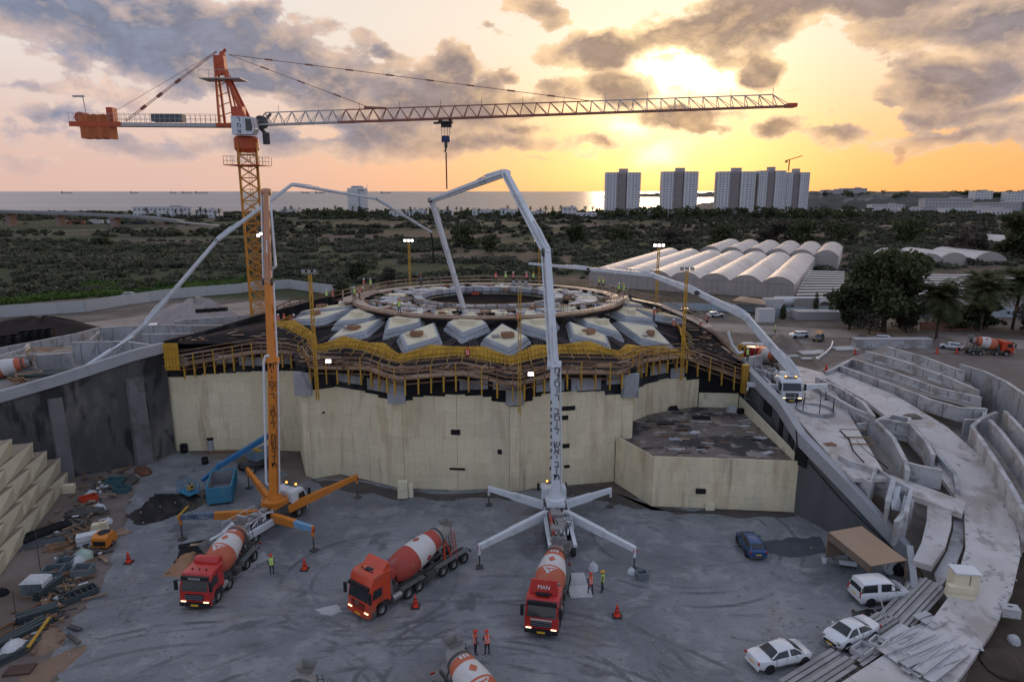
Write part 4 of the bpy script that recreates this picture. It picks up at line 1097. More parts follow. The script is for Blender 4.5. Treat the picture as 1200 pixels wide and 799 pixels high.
# spur gangways off the ring, at the right and at the left
def gangway(label,P,w=1.5,nm='gangway'):
 t = thing(nm,label,'gangway')
 for i in range(len(P) - 1):
  p,q = Vector(P[i]),Vector(P[i + 1]); d = (q - p).normalized(); nn = Vector((-d.y,d.x,0)).normalized() * w / 2
  n = max(1,int((q - p).length / 1.6))
  for j in range(n):
   bb = MB(); bb.bar(p.lerp(q,j / n),p.lerp(q,(j + 1) / n - .004),w,.1); bb.build('deck_board',m_deckp,t)
   for sg in (-1,1):
    c = p.lerp(q,j / n) + nn * sg; bb = MB(); bb.tube(c,c + Vector((0,0,1.1)),.03,5); bb.build('post',m_steel,t)
  for sg in (-1,1):
   for z in (.55,1.08): bb = MB(); bb.bar(p + nn * sg + Vector((0,0,z)),q + nn * sg + Vector((0,0,z)),.05,.12); bb.build('rail',m_wood,t)
 return t
gangway('long plank gangway running from the ring down to the right roof edge',[ell(R(80),1.0,16.9) + Vector((1.5,2,0)),Vector((21.5,97,16.0)),Vector((24.4,93.5,15.0)),Vector((26.4,89.5,14.2))])
gangway('short steep gangway joining the ring to the right spur',[ell(R(72),.93,17.05),ell(R(96),1.02,16.95)],1.8)
gangway('plank landing at the left end of the ring where workers gather',[ell(R(-112),.98,17.1),ell(R(-88),1.03,17.05),ell(R(-74),1.03,17.05)],1.6)
# ---- the oculus: dark floor, curb and clutter between ring and opening
IA,IB = .50,.53
bb = MB(); n = 64
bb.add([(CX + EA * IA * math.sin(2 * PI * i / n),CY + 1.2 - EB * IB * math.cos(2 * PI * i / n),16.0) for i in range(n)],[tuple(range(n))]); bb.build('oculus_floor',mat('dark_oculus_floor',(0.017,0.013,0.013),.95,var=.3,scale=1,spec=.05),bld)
def ell2(t,s,z): return Vector((CX + EA * s * math.sin(t),CY + 1.2 - EB * (s + .03) * math.cos(t),z))
for i in range(44):
 t0,t1 = 2 * PI * i / 44,2 * PI * (i + .93) / 44
 hz = 17.15 + rng.uniform(-.08,.1)
 a,c,d,e = ell2(t0,.50,hz),ell2(t1,.50,hz),ell2(t1,.56,hz),ell2(t0,.56,hz)
 bb = MB(); L = [a,c,d,e]; bb.add(L + [v - Vector((0,0,1.0)) for v in L],[(0,1,2,3),(7,6,5,4),(0,4,5,1),(1,5,6,2),(2,6,7,3),(3,7,4,0)])
 bb.build('ring_curb_block',m_white_m if i % 4 else m_conc_d,bld)
# small inner forms and tarpaulins between the two rings
for i in range(26):
 t0 = 2 * PI * (i + .5) / 26; c = ell(t0,.74,15.9); rr = rng.uniform(.85,1.15)
 M_ = Matrix.Translation((c.x,c.y,16.35)) @ Matrix.Rotation(t0,4,'Z')
 bb = MB(); P4 = [M_ @ Vector(v) for v in ((-1.5 * rr,-1.6,0),(1.5 * rr,-1.6,0),(1.2 * rr,1.7,.1),(-1.2 * rr,1.7,.1),(-1.1 * rr,-1.2,.65),(1.1 * rr,-1.2,.65),(.9 * rr,1.3,.7),(-.9 * rr,1.3,.7))]
 bb.add(P4,[(4,5,6,7),(0,1,5,4),(1,2,6,5),(2,3,7,6),(3,0,4,7)])
 bb.build('inner_form',[m_foam_c,m_tarp,m_white_m][i % 3],bld)
 for j in range(6):
  bb = MB(); q = ell(t0 + rng.uniform(-.12,.12),rng.uniform(.58,.9),16.85); bb.box(q,(rng.uniform(.5,1.6),rng.uniform(.3,.7),rng.uniform(.2,.6)),rz=rng.uniform(0,3)); bb.build('loose_board',[m_wood,m_tarp,m_brick,m_dark][rng.integers(4)],bld)
bb = MB()
for i in range(20):
 t0 = 2 * PI * i / 20; bb.bar(ell(t0,.60,16.95),ell(t0,.92,16.95),.14,.1)
tag(bb.build('radial_timber',m_wood,bld),kind='stuff')
bb = MB()
for i in range(170):
 t0 = rng.uniform(0,6.28); q = ell(t0,rng.uniform(.57,.9),16.2); bb.tube(q,q + Vector((rng.uniform(-.3,.3),rng.uniform(-.3,.3),rng.uniform(.5,1.3))),.03,4)
tag(bb.build('rebar',m_wood_d,bld),kind='stuff')
# low rails round the front of the opening
for i in range(-13,14):
 t0,t1 = i * .115,(i + 1) * .115
 bb = MB(); bb.bar(ell2(t0,.62,17.5),ell2(t1,.62,17.5),.06,.14); bb.build('rail',m_wood,rg_)
 bb = MB(); p = ell2(t0,.62,16.5); bb.box((p.x,p.y,17.05),(.09,.09,1.0)); bb.build('post',m_wood_d,rg_)
# tools and bundles lying in and beside the opening
for (px,py,dims,m_,nm,lb,cat) in ((557,345,(1.3,.5,.35),mat('red_plastic',(0.45,0.05,0.03),.5),'tool_box','long red tool box lying on the dark floor of the roof opening','tool box'),(525,346,(1.1,.9,.8),mat('tan_sack',(0.3,0.19,0.12),.9),'sack','brown sack on the dark floor of the roof opening','sack')):
 p = at(px,py,16.05); t = thing(nm,lb,cat,p); bb = MB(); bb.box((0,0,dims[2] / 2),dims,taper=.8); bb.build('body',m_,t); bb = MB(); bb.box((0,0,dims[2] + .04),(dims[0] * .4,.1,.08)); bb.build('handle',m_dark,t)
# ---- lower roof terrace (bastion) on the right
ann = thing('annex_terrace','low cream clad annex with a dark littered flat roof in front of the right wing','annex')
AP = [(11.6,71.6,5.6),(14.5,65.7,5.55),(29.3,64.3,5.65)]
bb = MB(); bb.wall([(11.6,71.9,4.9),(14.6,66.0,4.9),(29.2,64.62,4.9)],4.9,.3); bb.build('wall',m_black,ann)
clad(ann,AP,m_foam,1.85,1.38,ragged=.05,seed=8)
roof_pts = [at(726,510,5.0),(14.6,66.0,5.0),(29.2,64.8,5.0),(29.2,83.4,5.0),(23.8,84.0,5.0),(16.6,80.5,5.0),(14.0,77.7,5.0),(13.2,72.6,5.0)]
bb = MB(); bb.face([tuple(p) for p in roof_pts]); o = bb.build('terrace',mat('littered_roof',(0.16,0.13,0.11),.8,var=.5,scale=.5,bump=.4,dirt=((0.03,0.03,0.032),.92,.22,.48,.58),dirt2=((0.34,0.31,0.28),.7,.6,.53,.64)),ann)
if o.data.polygons[0].normal.z < 0: o.data.flip_normals()
bb = MB(); bb.wall([(28.95,65.2,5.9),(28.95,83.2,6.6)],1.6,.14); bb.build('parapet',m_foam_c,ann)
bb = MB(); bb.wall([(23.9,83.7,6.9),(28.8,83.3,6.9)],1.9,.14); bb.build('parapet',m_foam_c,ann)
bb = MB(); bb.wall([(11.9,71.75,5.3),(14.7,66.15,5.3),(28.8,64.85,5.3)],.5,.3); bb.build('membrane_upstand',m_black,ann)
for (px,py,w,l,h,m_,nm,lb,cat) in ((858,482,1.3,.9,.7,m_tarp,'plastic_bundle','shiny pale plastic bundle on the annex roof near its back corner','bundle'),(868,484,.9,.7,.6,m_black,'black_sack','black sack beside the plastic bundle on the annex roof','sack'),(815,507,1.2,.5,.08,m_tarp,'board','white board lying in the middle of the annex roof','board'),(892,513,1.1,.5,.08,m_tarp,'board','white scrap board near the right parapet of the annex roof','board'),(900,531,1.2,.45,.08,m_tarp,'board','white paper strewn board at the front right of the annex roof','board'),(872,493,1.9,.1,.1,m_tarp,'pipe','white pipe piece lying across the annex roof','pipe'),(822,490,2.1,1.2,.1,m_black,'felt_mat','square black felt mat on the annex roof','mat'),(785,479,2.2,1.2,.5,m_black,'felt_heap','heap of black felt against the wall on the annex roof','heap'),(790,515,1.2,.5,.1,m_conc_d,'board','grey board left of the white board on the annex roof','board'),(848,476,2.0,.6,.1,m_wood_d,'board','brown board at the back of the annex roof','board')):
 p = at(px,py,5.0); t = thing(nm,lb,cat,p,rng.uniform(-.4,.4)); bb = MB()
 bb.box((0,0,h / 2),(w,l,h),taper=.75 if h > .3 else 1); bb.build('body',m_,t)
 bb = MB()
 for j in range(4): bb.box((rng.uniform(-w,w) * .6,rng.uniform(-l,l) * .8,.05),(rng.uniform(.2,.6),rng.uniform(.1,.3),.05),rz=rng.uniform(0,3))
 tag(bb.build('scraps',m_,t),kind='stuff')
for i in range(46):
 p = at(rng.uniform(765,900),rng.uniform(478,532),5.0); bb = MB(); bb.box((p.x,p.y,5.04),(rng.uniform(.8,2.2),rng.uniform(.1,.25),.06),rz=rng.uniform(-.15,.1)); bb.build('batten',[m_wood_d,m_black,m_tarp,m_wood][i % 4],ann)
q = at(821,575,0); bb = MB(); p = atD(821,575,65.0); bb.box((p.x,p.y - .1,p.z),(1.0,.08,.55),rz=math.atan2(-1.4,14.8)); bb.build('vent_shade_plate',m_dark,ann)  # dark plate standing for the shade inside a vent
bb = MB(); p = at(831,596,0); bb.box((p.x,p.y - .25,.35),(.9,.3,.7)); bb.build('loose_panel',m_foam_c,ann)
# ---- lamp masts standing on the wall head
def lamp_mast(label,base,h,lit,heads=3,foot=0.0):
 t = thing('lamp_mast',label,'light mast',base,0,'yellow light masts on the roof')
 bb = MB()
 for sx,sy in ((-.13,-.13),(.13,-.13),(.13,.13),(-.13,.13)): bb.box((sx,sy,h / 2 - foot / 2),(.07,.07,h + foot))
 n = int((h + foot) / .9)
 for i in range(n):
  z = -foot + i * .9; bb.bar((-.13,-.13,z),(.13,-.13,z + .9),.04); bb.bar((.13,.13,z),(-.13,.13,z + .9),.04); bb.bar((-.13,.13,z),(-.13,-.13,z + .9),.04); bb.bar((.13,-.13,z),(.13,.13,z + .9),.04)
 tag(bb.build('lattice_pole',m_yel,t),kind='stuff')
 bb = MB(); bb.box((0,0,h + .05),(1.7,.1,.1)); bb.build('crossbar',m_steel,t)
 for i in range(heads):
  x = (i - (heads - 1) / 2) * .6; bb = MB(); bb.box((x,-.1,h + .32),(.42,.22,.36)); o = bb.build('floodlight',m_dark,t)
  bb = MB(); bb.box((x,-.225,h + .32),(.36,.03,.30)); bb.build('lens',m_lamp if lit else m_steel,o)
 return t
def mast_px(px,ptop,D_,zb,lit,label,foot=0):
 p = atD(px,ptop,D_); lamp_mast(label,(p.x,p.y,zb),p.z - zb,lit,foot=foot)
mast_px(479,284,116.0,16,True,'lit yellow light mast behind the left part of the ring')
mast_px(632,283,117.0,16,True,'lit yellow light mast behind the ring beside the white boom')
mast_px(772,290,100.0,15.5,True,'lit yellow light mast in front of the plastic tunnels')
mast_px(363,321,70.6,13,False,'unlit yellow light mast on the left wall fold',3.0)
mast_px(609,334,67.6,13,False,'yellow mast rising from the middle pilaster left of the white boom',3.6)
mast_px(805,318,80.9,12.3,False,'unlit yellow light mast on the right wing above the annex',3.0)
# flood lamps clamped to the walkway rail
for (px,py,D_,lb) in ((385,423,71.2,'lit floodlight clamped to the left scaffold rail'),(622,438,67.9,'lit floodlight clamped to the scaffold rail left of the white boom')):
 p = atD(px,py,D_); t = thing('floodlight',lb,'lamp',p); bb = MB(); bb.box((0,0,0),(.6,.2,.42)); bb.build('housing',m_steel,t); bb = MB(); bb.box((0,-.115,0),(.52,.03,.34)); bb.build('lens',m_lamp,t); bb = MB(); bb.tube((0,0,-.2),(0,.1,-.7),.04,5); bb.build('bracket',m_steel,t)
# ================================================================== RETAINING WALLS AND TERRACES
m_cop = mat('smooth_grey_coping',(0.33,0.34,0.36),.85,var=.15,scale=.6,dirt=((0.2,0.2,0.21),.5,.3,.52,.68))
# left wing wall: dark, stained, with a paler band at the top and three buttresses
lw = thing('retaining_wall','tall dark stained retaining wall with a pale top band left of the building','retaining wall')
LW = [(-42.3,80.7),(-44.3,77.4),(-50.2,73.4),(-58.0,68.1),(-70,60)]
zt = [14.1,13.9,12.2,10.4,8.5]
bb = MB(); bb.wall([(x,y,z) for (x,y),z in zip(LW,[z - 1.15 for z in zt])],[z - 1.1 for z in zt],.5); bb.build('wall',mat('stained_dark_wall',(0.075,0.074,0.077),.9,var=.4,scale=.3,bump=.3,dirt=((0.16,0.15,0.14),.85,.16,.50,.64),dirt2=((0.015,0.015,0.017),.85,.3,.52,.62),stretch=(1,1,.4)),lw)
bb = MB(); bb.wall([(x,y - .1,z) for (x,y),z in zip(LW,zt)],1.2,.75); bb.build('top_band',m_cop,lw)
for (px0,px1,ptop,py,lb) in ((157,178,443,543,''),(70,86,466,560,'')):
 a = at((px0 + px1) / 2,py,0); h = atD((px0 + px1) / 2,ptop,a.y).z
 bb = MB(); bb.box((a.x,a.y + .2,h / 2),(1.15,1.9,h),rz=R(-35),taper=.92); bb.build('buttress',mat('weathered_buttress',(0.17,0.165,0.17),.9,var=.3,scale=.5,dirt=((.09,.085,.085),.7,.4,.5,.65)),lw)
# panel joints
for k,f in enumerate((.14,.42,.7,.95)):
 p = Vector((-42.6,80.3)).lerp(Vector((-58.0,67.8)),f); bb = MB(); bb.box((p.x + .05,p.y - .12,5.4),(.06,.2,10.6),rz=R(34)); bb.build('joint_strip',m_dark,lw)
# right wing wall, falling towards the viewer
rwl = thing('retaining_wall','sloping dark retaining wall with pale concrete top running down right of the yard','retaining wall')
RW = [(29.7,83.4),(29.8,73.0),(30.2,64.4),(32.6,59.0),(35.2,54.3)]
RWT = [Vector((29.9,83.4,10.3)),Vector((30.1,73.4,9.25)),atD(941,507,64.4),atD(995,562,59.0),atD(1066,639,54.3)]
RW3 = [Vector(((27.8,29.15,30.25,32.7,35.3)[i],RW[i][1],RWT[i].z)) for i in range(5)]
# the head of the wall follows the line seen in the photograph
RW3 = [Vector((RWT[i].x,RW[i][1],RWT[i].z)) for i in range(5)]
bb = MB(); bb.wall([v + Vector((0,0,-1.3)) for v in RW3],[max(.3,v.z - 1.2) for v in RW3],.5); bb.build('wall',mat('dark_right_wall',(0.10,0.103,0.11),.9,var=.4,scale=.3,bump=.25,dirt=((0.17,0.165,0.165),.7,.16,.5,.66),dirt2=((0.04,0.04,0.042),.8,.2,.56,.7),stretch=(1,1,.4)),rwl)
bb = MB(); bb.wall([v + Vector((-.05,0,0)) for v in RW3],1.35,.8); bb.build('top_band',m_cop,rwl)
for (f,w,h) in ((.18,1.2,1.6),(.3,.7,2.2),(.42,1.0,1.4),(.52,.8,1.8)):
 i = min(int(f * 4),3); v = RW3[i].lerp(RW3[i + 1],f * 4 - i); d = (RW3[i + 1] - RW3[i]); bb = MB()
 bb.box((v.x - .34,v.y,v.z - 1.3 - h / 2),(.05,w * 2,h),rz=math.atan2(d.y,d.x) + PI / 2); bb.build('felt_patch',m_black,rwl)
bb = MB(); hose_ = [RW3[2] + Vector((-.5,.5,.1)),RW3[2] + Vector((-.55,-.3,-1.6)),RW3[3] + Vector((-.55,.4,-1.9)),RW3[3] + Vector((-.6,-2.2,-2.0)),RW3[4] + Vector((-.7,.6,-.9))]
bb.path(hose_,.06); bb.build('cable',m_dark,rwl)
for k in (3,):
 for f in (.45,.8):
  v = RW3[k].lerp(RW3[k + 1],f); bb = MB(); d = RW3[k + 1] - RW3[k]; bb.box((v.x - .46,v.y,v.z - .75),(.04,1.5,.7),rz=math.atan2(d.y,d.x) + PI / 2); bb.build('blue_patch',mat('dark_blue_paint',(0.03,0.06,0.10),.7),rwl)
# end stub and low yard wall towards the planks
ew = thing('low_wall','low dark concrete wall stepping down beside the white multi purpose van','wall')
bb = MB(); bb.wall([at(1066,640,2.4),at(1072,690,.9),at(1058,702,.8)],[2.4,.95,.85],.4); bb.build('wall',m_conc_d,ew); bb = MB(); bb.wall([at(1066,640,2.4) + Vector((0,0,.12)),at(1072,690,.9) + Vector((0,0,.12))],.14,.5); bb.build('coping',m_cop,ew)
def concrete_wall(label,pts,h,t=.35,m=None,nm='terrace_wall',cope=True,slab=True,group=None):
 o = thing(nm,label,'terrace wall',(0,0,0),0,group); P = [at(*p) for p in pts]
 bb = MB(); bb.wall(P,h,t); bb.build('wall',m or m_conc_d,o)
 if cope: bb = MB(); bb.wall([p + Vector((0,0,.07)) for p in P],.08,t + .06); bb.build('coping',m_conc,o)
 # shuttering joints as thin ribs
 bb = MB(); k = 0
 for a,c in zip(P[:-1],P[1:]):
  L = (c - a).length; n = int(L / 2.4); d = (c - a).normalized(); nn = Vector((d.y,-d.x,0)).normalized()
  if nn.y > 0: nn = -nn
  hh = h if not isinstance(h,(list,tuple)) else min(h)
  for j in range(1,n + 1):
   q = a.lerp(c,(j - .5) / n) + nn * (t / 2 + .012); bb.box((q.x,q.y,q.z - hh / 2 - .05),(.09,.05,hh - .1),rz=math.atan2(d.y,d.x)); k += 1
 if k: tag(bb.build('shutter_joint',mat('dark_joint',(0.2,0.2,0.205),.9),o),kind='stuff')
 return o
# fill behind the left wall
m_fill = mat('site_fill',(0.26,0.235,0.215),.95,var=.35,scale=.3,bump=.5,dirt=((0.14,0.115,0.1),.7,.2,.5,.66),spec=.1)
bb = MB(); bb.add([(-42.6,81.2,9),(-58,69,8.0),(-110,62,7),(-120,100,6.5),(-62,97,7.2),(-38.0,92,8)],[(0,1,2,3,4,5)]); struct(bb.build('fill_terrace',m_fill))
bb = MB(); bb.add([(-38.0,92,7.9),(-62,97,7.1),(-120,100,6.4),(-190,150,0.03),(-60,150,0.03),(-31,112,4)],[(0,1,2,3),(0,3,4,5)]); struct(bb.build('fill_slope',m_fill))
concrete_wall('front left terrace wall, lower and nearer than the raised block',[(-60,424,9.6),(0,419,9.6),(84,413.5,9.6)],3.2)
concrete_wall('left terrace wall directly behind the lower front one',[(84,401.5,10.2),(146,400,10.2),(205,408,9.9)],4.0)
concrete_wall('lower row of the long left terrace walls near the building',[(166,392,10),(242,390.5,10)],3.6)
concrete_wall('middle row of the long left terrace walls',[(118,384,9.2),(171,381.5,9.2),(276,381.5,9.2)],3.8)
concrete_wall('upper row of the long left terrace walls nearest the crane',[(205,377,8.6),(217,374.5,8.6),(268,371.5,8.6),(310,366,8.6)],3.6)
concrete_wall('long low wall in front of the black crates on the left',[(-60,420,7.6),(0,408,7.6),(90,391,7.6),(116,384,7.6)],1.8)
concrete_wall('curved low wall with a pale top in the left terraces',[(96,401,8.0),(106,398,8.2),(116,389,8.6)],2.0,m=m_conc)
concrete_wall('short curved wall end with pale top left of the wood scraps',[(-60,424,8.4),(0,417,8.4),(28,409,8.6),(33,403,8.7)],1.4,m=m_conc)
# white boundary wall between site and field, faceted in pre-cast panels
bw = thing('boundary_wall','long white boundary wall between the site and the scrubland on the left','wall')
BW = [at(-120,386),at(0,372),at(100,365.5),at(150,357),at(200,350),at(284,343),at(300,340),at(340,338),at(360,341),at(440,351)]
for a,c in zip(BW[:-1],BW[1:]):
 L = (c - a).length; n = max(1,round(L / 6)); d = (c - a).normalized()
 for j in range(n):
  q = a.lerp(c,(j + .5) / n); bb = MB(); bb.box((0,0,1.5),(L / n - .06,.22,3.0)); o = bb.build('wall_panel',mat('white_boundary_panel',(0.42,0.43,0.44),.9,var=.15,scale=.3,dirt=((0.27,0.25,0.23),.5,.2,.5,.65),rnd=.05),bw,loc=(q.x,q.y,0)); o.rotation_euler[2] = math.atan2(d.y,d.x)
# ---- right hand amphitheatre of planters and ramps
# ground bank under it, so that nothing floats
am = MB()
bank = [at(915,452,6.3),at(962,432,5.6),at(1040,404,3.0),at(1200,470,3.6),at(1290,520,3.0),at(1290,620,1.2),at(1205,640,.9),at(1120,740,.1),at(1090,690,.2),at(1068,645,.8),at(1014,572,4.0),at(966,512,6.0)]
c0 = sum((Vector(p) for p in bank),Vector()) / len(bank); c0.z = 3.2
am.add([c0] + bank,[(0,i + 1,(i + 1) % len(bank) + 1) for i in range(len(bank))]); struct(am.build('terrace_ground',m_fill))
def slab(name,left,right,th,m,label=None,cat=None):
 bb = MB(); bb.ribbon([at(*p) for p in left],[at(*p) for p in right],th); o = bb.build(name,m)
 return struct(o)
# broad curving ramp
slab('curved_ramp',[(957,438,7.0),(1010,466,6.8),(1055,500,6.2),(1085,535,5.4),(1115,575,4.4),(1130,598,3.9),(1132,640,3.0),(1118,690,1.9),(1085,735,.9),(1000,790,.2),(965,812,.1)],
     [(973,432,7.0),(1050,463,6.8),(1110,500,6.2),(1150,535,5.4),(1180,580,4.2),(1193,615,3.5),(1196,650,2.7),(1187,690,1.9),(1165,735,.9),(1145,765,.45),(1120,800,.3)],.45,m_conc_l)
def rubble(left,right,n):
 A_,B_ = [at(*q) for q in left],[at(*q) for q in right]; bits = MB(); m_ = min(len(A_),len(B_))
 for i in range(n):
  k = rng.integers(0,m_ - 1); u = rng.uniform(0,1); v = rng.choice([rng.uniform(0,.12),rng.uniform(.88,1),rng.uniform(0,1)])
  p = A_[k].lerp(A_[k + 1],u).lerp(B_[k].lerp(B_[k + 1],u),v); s_ = rng.uniform(.03,.13); bits.box((p.x,p.y,p.z + s_ * .3),(s_ * rng.uniform(1,4),s_,s_ * .6),rz=rng.uniform(0,3))
 tag(struct(bits.build('rubble',m_conc)),kind='stuff')
rubble([(957,438,7.0),(1010,466,6.8),(1055,500,6.2),(1085,535,5.4),(1115,575,4.4),(1130,598,3.9),(1132,640,3.0),(1118,690,1.9),(1085,735,.9)],[(973,432,7.0),(1050,463,6.8),(1110,500,6.2),(1150,535,5.4),(1180,580,4.2),(1193,615,3.5),(1196,650,2.7),(1187,690,1.9),(1165,735,.9)],170)
slab('upper_deck',[(916,470,7.5),(948,455,7.6),(975,452,7.6)],[(982,545,6.5),(1000,560,6.2),(1040,560,6.2)],.4,m_conc_l)
slab('truck_deck',[(902,440,7.2),(932,428,7.2),(962,436,7.2)],[(918,474,7.3),(940,478,7.3),(985,470,7.3)],.4,m_conc_l)
slab('cross_path',[(1030,552,5.7),(1060,562,5.3),(1090,572,4.8),(1133,588,4.2)],[(1018,560,5.7),(1055,575,5.3),(1085,586,4.8),(1128,602,4.0)],.5,m_conc_l)
slab('lower_ramp',[(1087,588,4.4),(1086,610,3.7),(1080,635,2.9),(1070,656,2.2)],[(1115,592,4.3),(1115,615,3.5),(1108,640,2.7),(1092,663,1.9)],.5,m_conc_l)
slab('lower_step',[(1118,594,3.6),(1117,620,2.9),(1110,645,2.1),(1095,672,1.2)],[(1129,600,3.4),(1129,640,2.4),(1119,665,1.7),(1100,690,1.0)],.4,m_conc)
pl = lambda lb,pts,h,**k: concrete_wall(lb,pts,h,group=None,**k)
pl('back planter wall, topmost of the stepped rows on the right',[(1041,407,8.2),(1082,418,8.2),(1130,436,8.2)],2.6,m=m_conc)
pl('second stepped planter wall from the back on the right',[(1015,412,7.9),(1060,424,7.9),(1110,442,7.9),(1147,458,7.9)],2.2,m=m_conc)
pl('third stepped planter wall from the back on the right',[(1000,421,7.7),(1050,437,7.7),(1100,455,7.7),(1150,466,7.7)],1.9,m=m_conc)
pl('fourth stepped planter wall along the ramp on the right',[(985,429,7.6),(1040,449,7.6),(1090,468,7.5),(1125,478,7.5),(1155,479,7.5)],1.6,m=m_conc)
pl('tall plain curved wall closing the stepped rows on the right',[(1126,427,8.6),(1155,436,8.6),(1180,448,8.6),(1215,472,8.6)],6.0)
pl('end wall joining the stepped planters to the tall curved wall',[(1155,479,7.3),(1152,492,6.9),(1130,492,6.9)],2.4)
pl('left side wall of the stepped planters beside the orange cone',[(1000,420,7.6),(985,428,7.6),(968,436,7.4)],1.4)
pl('outer curved planter wall bordering the ramp at the right edge',[(1139,500,7.2),(1150,515,7.0),(1170,545,6.4),(1188,575,5.8),(1204,605,5.2)],2.3,m=m_conc)
pl('second curved planter wall at the right edge',[(1160,492,7.7),(1175,508,7.4),(1195,535,6.9),(1215,565,6.3)],2.0,m=m_conc)
pl('third curved planter wall at the right edge',[(1178,482,8.2),(1195,500,7.9),(1215,522,7.5)],2.0,m=m_conc)
pl('short end wall of the curved planters at the right edge',[(1139,500,7.2),(1150,490,7.6),(1168,483,8.0)],2.4)
pl('inner planter wall along the upper edge of the ramp',[(957,442,8.1),(985,455,8.1),(1012,472,8.0),(1024,488,7.9)],2.2,m=m_conc)
pl('front wall of the first planter beside the round pit',[(952,452,8.0),(975,464,7.9),(1002,479,7.8),(1022,487,7.6)],2.2,m=m_conc)
pl('return wall of the first planter pointing at the ramp',[(1005,497,6.9),(1022,495,6.9),(1038,488,7.0)],.8,m=m_conc)
pl('long thin planter wall curving down between the decks',[(1008,487,7.4),(1030,496,7.3),(1047,513,7.0),(1061,540,6.6),(1064,552,6.3)],2.0,m=m_conc)
pl('right wall of the second planter',[(1035,491,7.3),(1067,497,7.2),(1086,518,6.7),(1094,533,6.4)],2.0,m=m_conc)
pl('front wall of the second planter',[(1060,541,6.6),(1078,546,6.4),(1104,551,6.1)],1.9,m=m_conc)
pl('low kerb wall along the inner edge of the ramp',[(1082,512,6.4),(1100,533,5.9),(1120,556,5.3),(1123,574,4.7)],.9)
pl('hexagonal pit wall in the middle of the ramp',[(1036,491,6.9),(1045,486,6.9),(1066,490,6.9),(1065,497,6.8)],1.0)
pl('first crib box wall behind the right retaining wall',[(984,533,6.9),(997,540,6.8),(1026,550,6.7),(1020,565,6.2),(1000,553,6.2)],2.2,m=m_conc)
pl('second crib box wall behind the right retaining wall',[(1020,565,6.0),(1028,549,6.6),(1047,561,6.3),(1040,588,5.2)],2.2,m=m_conc)
pl('third crib box wall behind the right retaining wall',[(1040,588,5.2),(1048,563,6.2),(1068,572,5.8),(1062,600,4.6)],2.6,m=m_conc)
pl('last leaning crib panel above the beige tent',[(1050,612,4.0),(1060,600,4.4),(1069,585,4.8)],2.2,m=m_conc)
# pale geotextile hung over the faces of the stepped walls, in separate lengths
def drape(pts,drop,parent_label):
 P = [at(*p) for p in pts]
 t = thing('geotextile',parent_label,'sheet')
 for a,c in zip(P[:-1],P[1:]):
  L = (c - a).length; n = max(1,int(L / 2.2)); d = (c - a).normalized(); nn = Vector((d.y,-d.x,0)).normalized()
  if nn.y > 0: nn = -nn
  for j in range(n):
   if rng.uniform() < .08: continue
   p,q = a.lerp(c,(j + .02) / n) + nn * .22,a.lerp(c,(j + .97) / n) + nn * .22; V = []
   for r_ in range(4):
    f = r_ / 3; o_ = nn * (.05 + .34 * f * f + rng.uniform(0,.08)) - Vector((0,0,drop * f * rng.uniform(.92,1.08)))
    V += [p + o_,p.lerp(q,.5) + o_ + nn * rng.uniform(0,.14),q + o_]
   bb = MB(); bb.add(V,[(3 * r_ + k,3 * r_ + k + 1,3 * r_ + k + 4,3 * r_ + k + 3) for r_ in range(3) for k in range(2)]); bb.build('hung_length',m_tarp2,t,smooth_=True)
m_tarp2 = mat('dusty_geotextile',(0.44,0.455,0.47),.85,var=.25,scale=.7,dirt=((.3,.29,.28),.6,.5,.5,.65),rnd=.1)
drape([(1041,407,8.1),(1082,418,8.1),(1130,436,8.1)],1.5,'geotextile lengths hanging on the topmost stepped planter wall')
drape([(1015,412,7.8),(1060,424,7.8),(1110,442,7.8),(1147,458,7.8)],1.2,'geotextile lengths hanging on the second stepped planter wall')
drape([(1000,421,7.6),(1050,437,7.6),(1100,455,7.6),(1150,466,7.6)],1.0,'geotextile lengths hanging on the third stepped planter wall')
drape([(1160,492,7.6),(1175,508,7.3),(1195,535,6.8),(1215,565,6.2)],1.3,'geotextile lengths on the second curved wall at the right edge')
drape([(1178,482,8.1),(1195,500,7.8),(1215,522,7.4)],1.4,'geotextile lengths on the third curved wall at the right edge')
drape([(1035,491,7.2),(1067,497,7.1),(1086,518,6.6),(1094,533,6.3)],1.3,'geotextile lengths lining the second planter')
for (P_,Q_) in (([(1043,412,6.6),(1084,423,6.6),(1130,440,6.6)],[(1015,415,7.0),(1062,428,7.0),(1145,459,7.0)]),([(1017,418,6.6),(1060,430,6.6),(1147,463,6.6)],[(1000,424,6.9),(1050,440,6.9),(1150,469,6.9)]),([(1002,427,6.6),(1050,443,6.6),(1150,472,6.6)],[(985,432,6.9),(1040,452,6.9),(1150,481,6.9)])):
 bb = MB(); A_,B_ = [at(*p) for p in P_],[at(*p) for p in Q_]; n = len(A_); bb.add(A_ + B_,[(i,i + 1,n + i + 1,n + i) for i in range(n - 1)]); struct(bb.build('planter_fill',m_fill))
# white geotextile draped in the crib boxes
for (P,lb) in (([(1044,568,5.9),(1056,570,5.9),(1052,590,4.2),(1060,600,3.8),(1045,596,4.4)],'crumpled white geotextile hanging in the middle crib box'),([(1060,580,5.4),(1067,582,5.2),(1062,612,3.3),(1054,604,3.7)],'white geotextile sheet over the last crib box')):
 t = thing('geotextile',lb,'sheet'); bb = MB(); V = [at(*p) for p in P]; c = sum(V,Vector()) / len(V) + Vector((0,-.2,.5)); n = len(V)
 bb.add([c] + V + [v + Vector((0,.1,-.12)) for v in V],[(0,i + 1,(i + 1) % n + 1) for i in range(n)] + [(i + 1,n + i + 1,n + (i + 1) % n + 1,(i + 1) % n + 1) for i in range(n)]); bb.build('cloth',m_tarp,t)
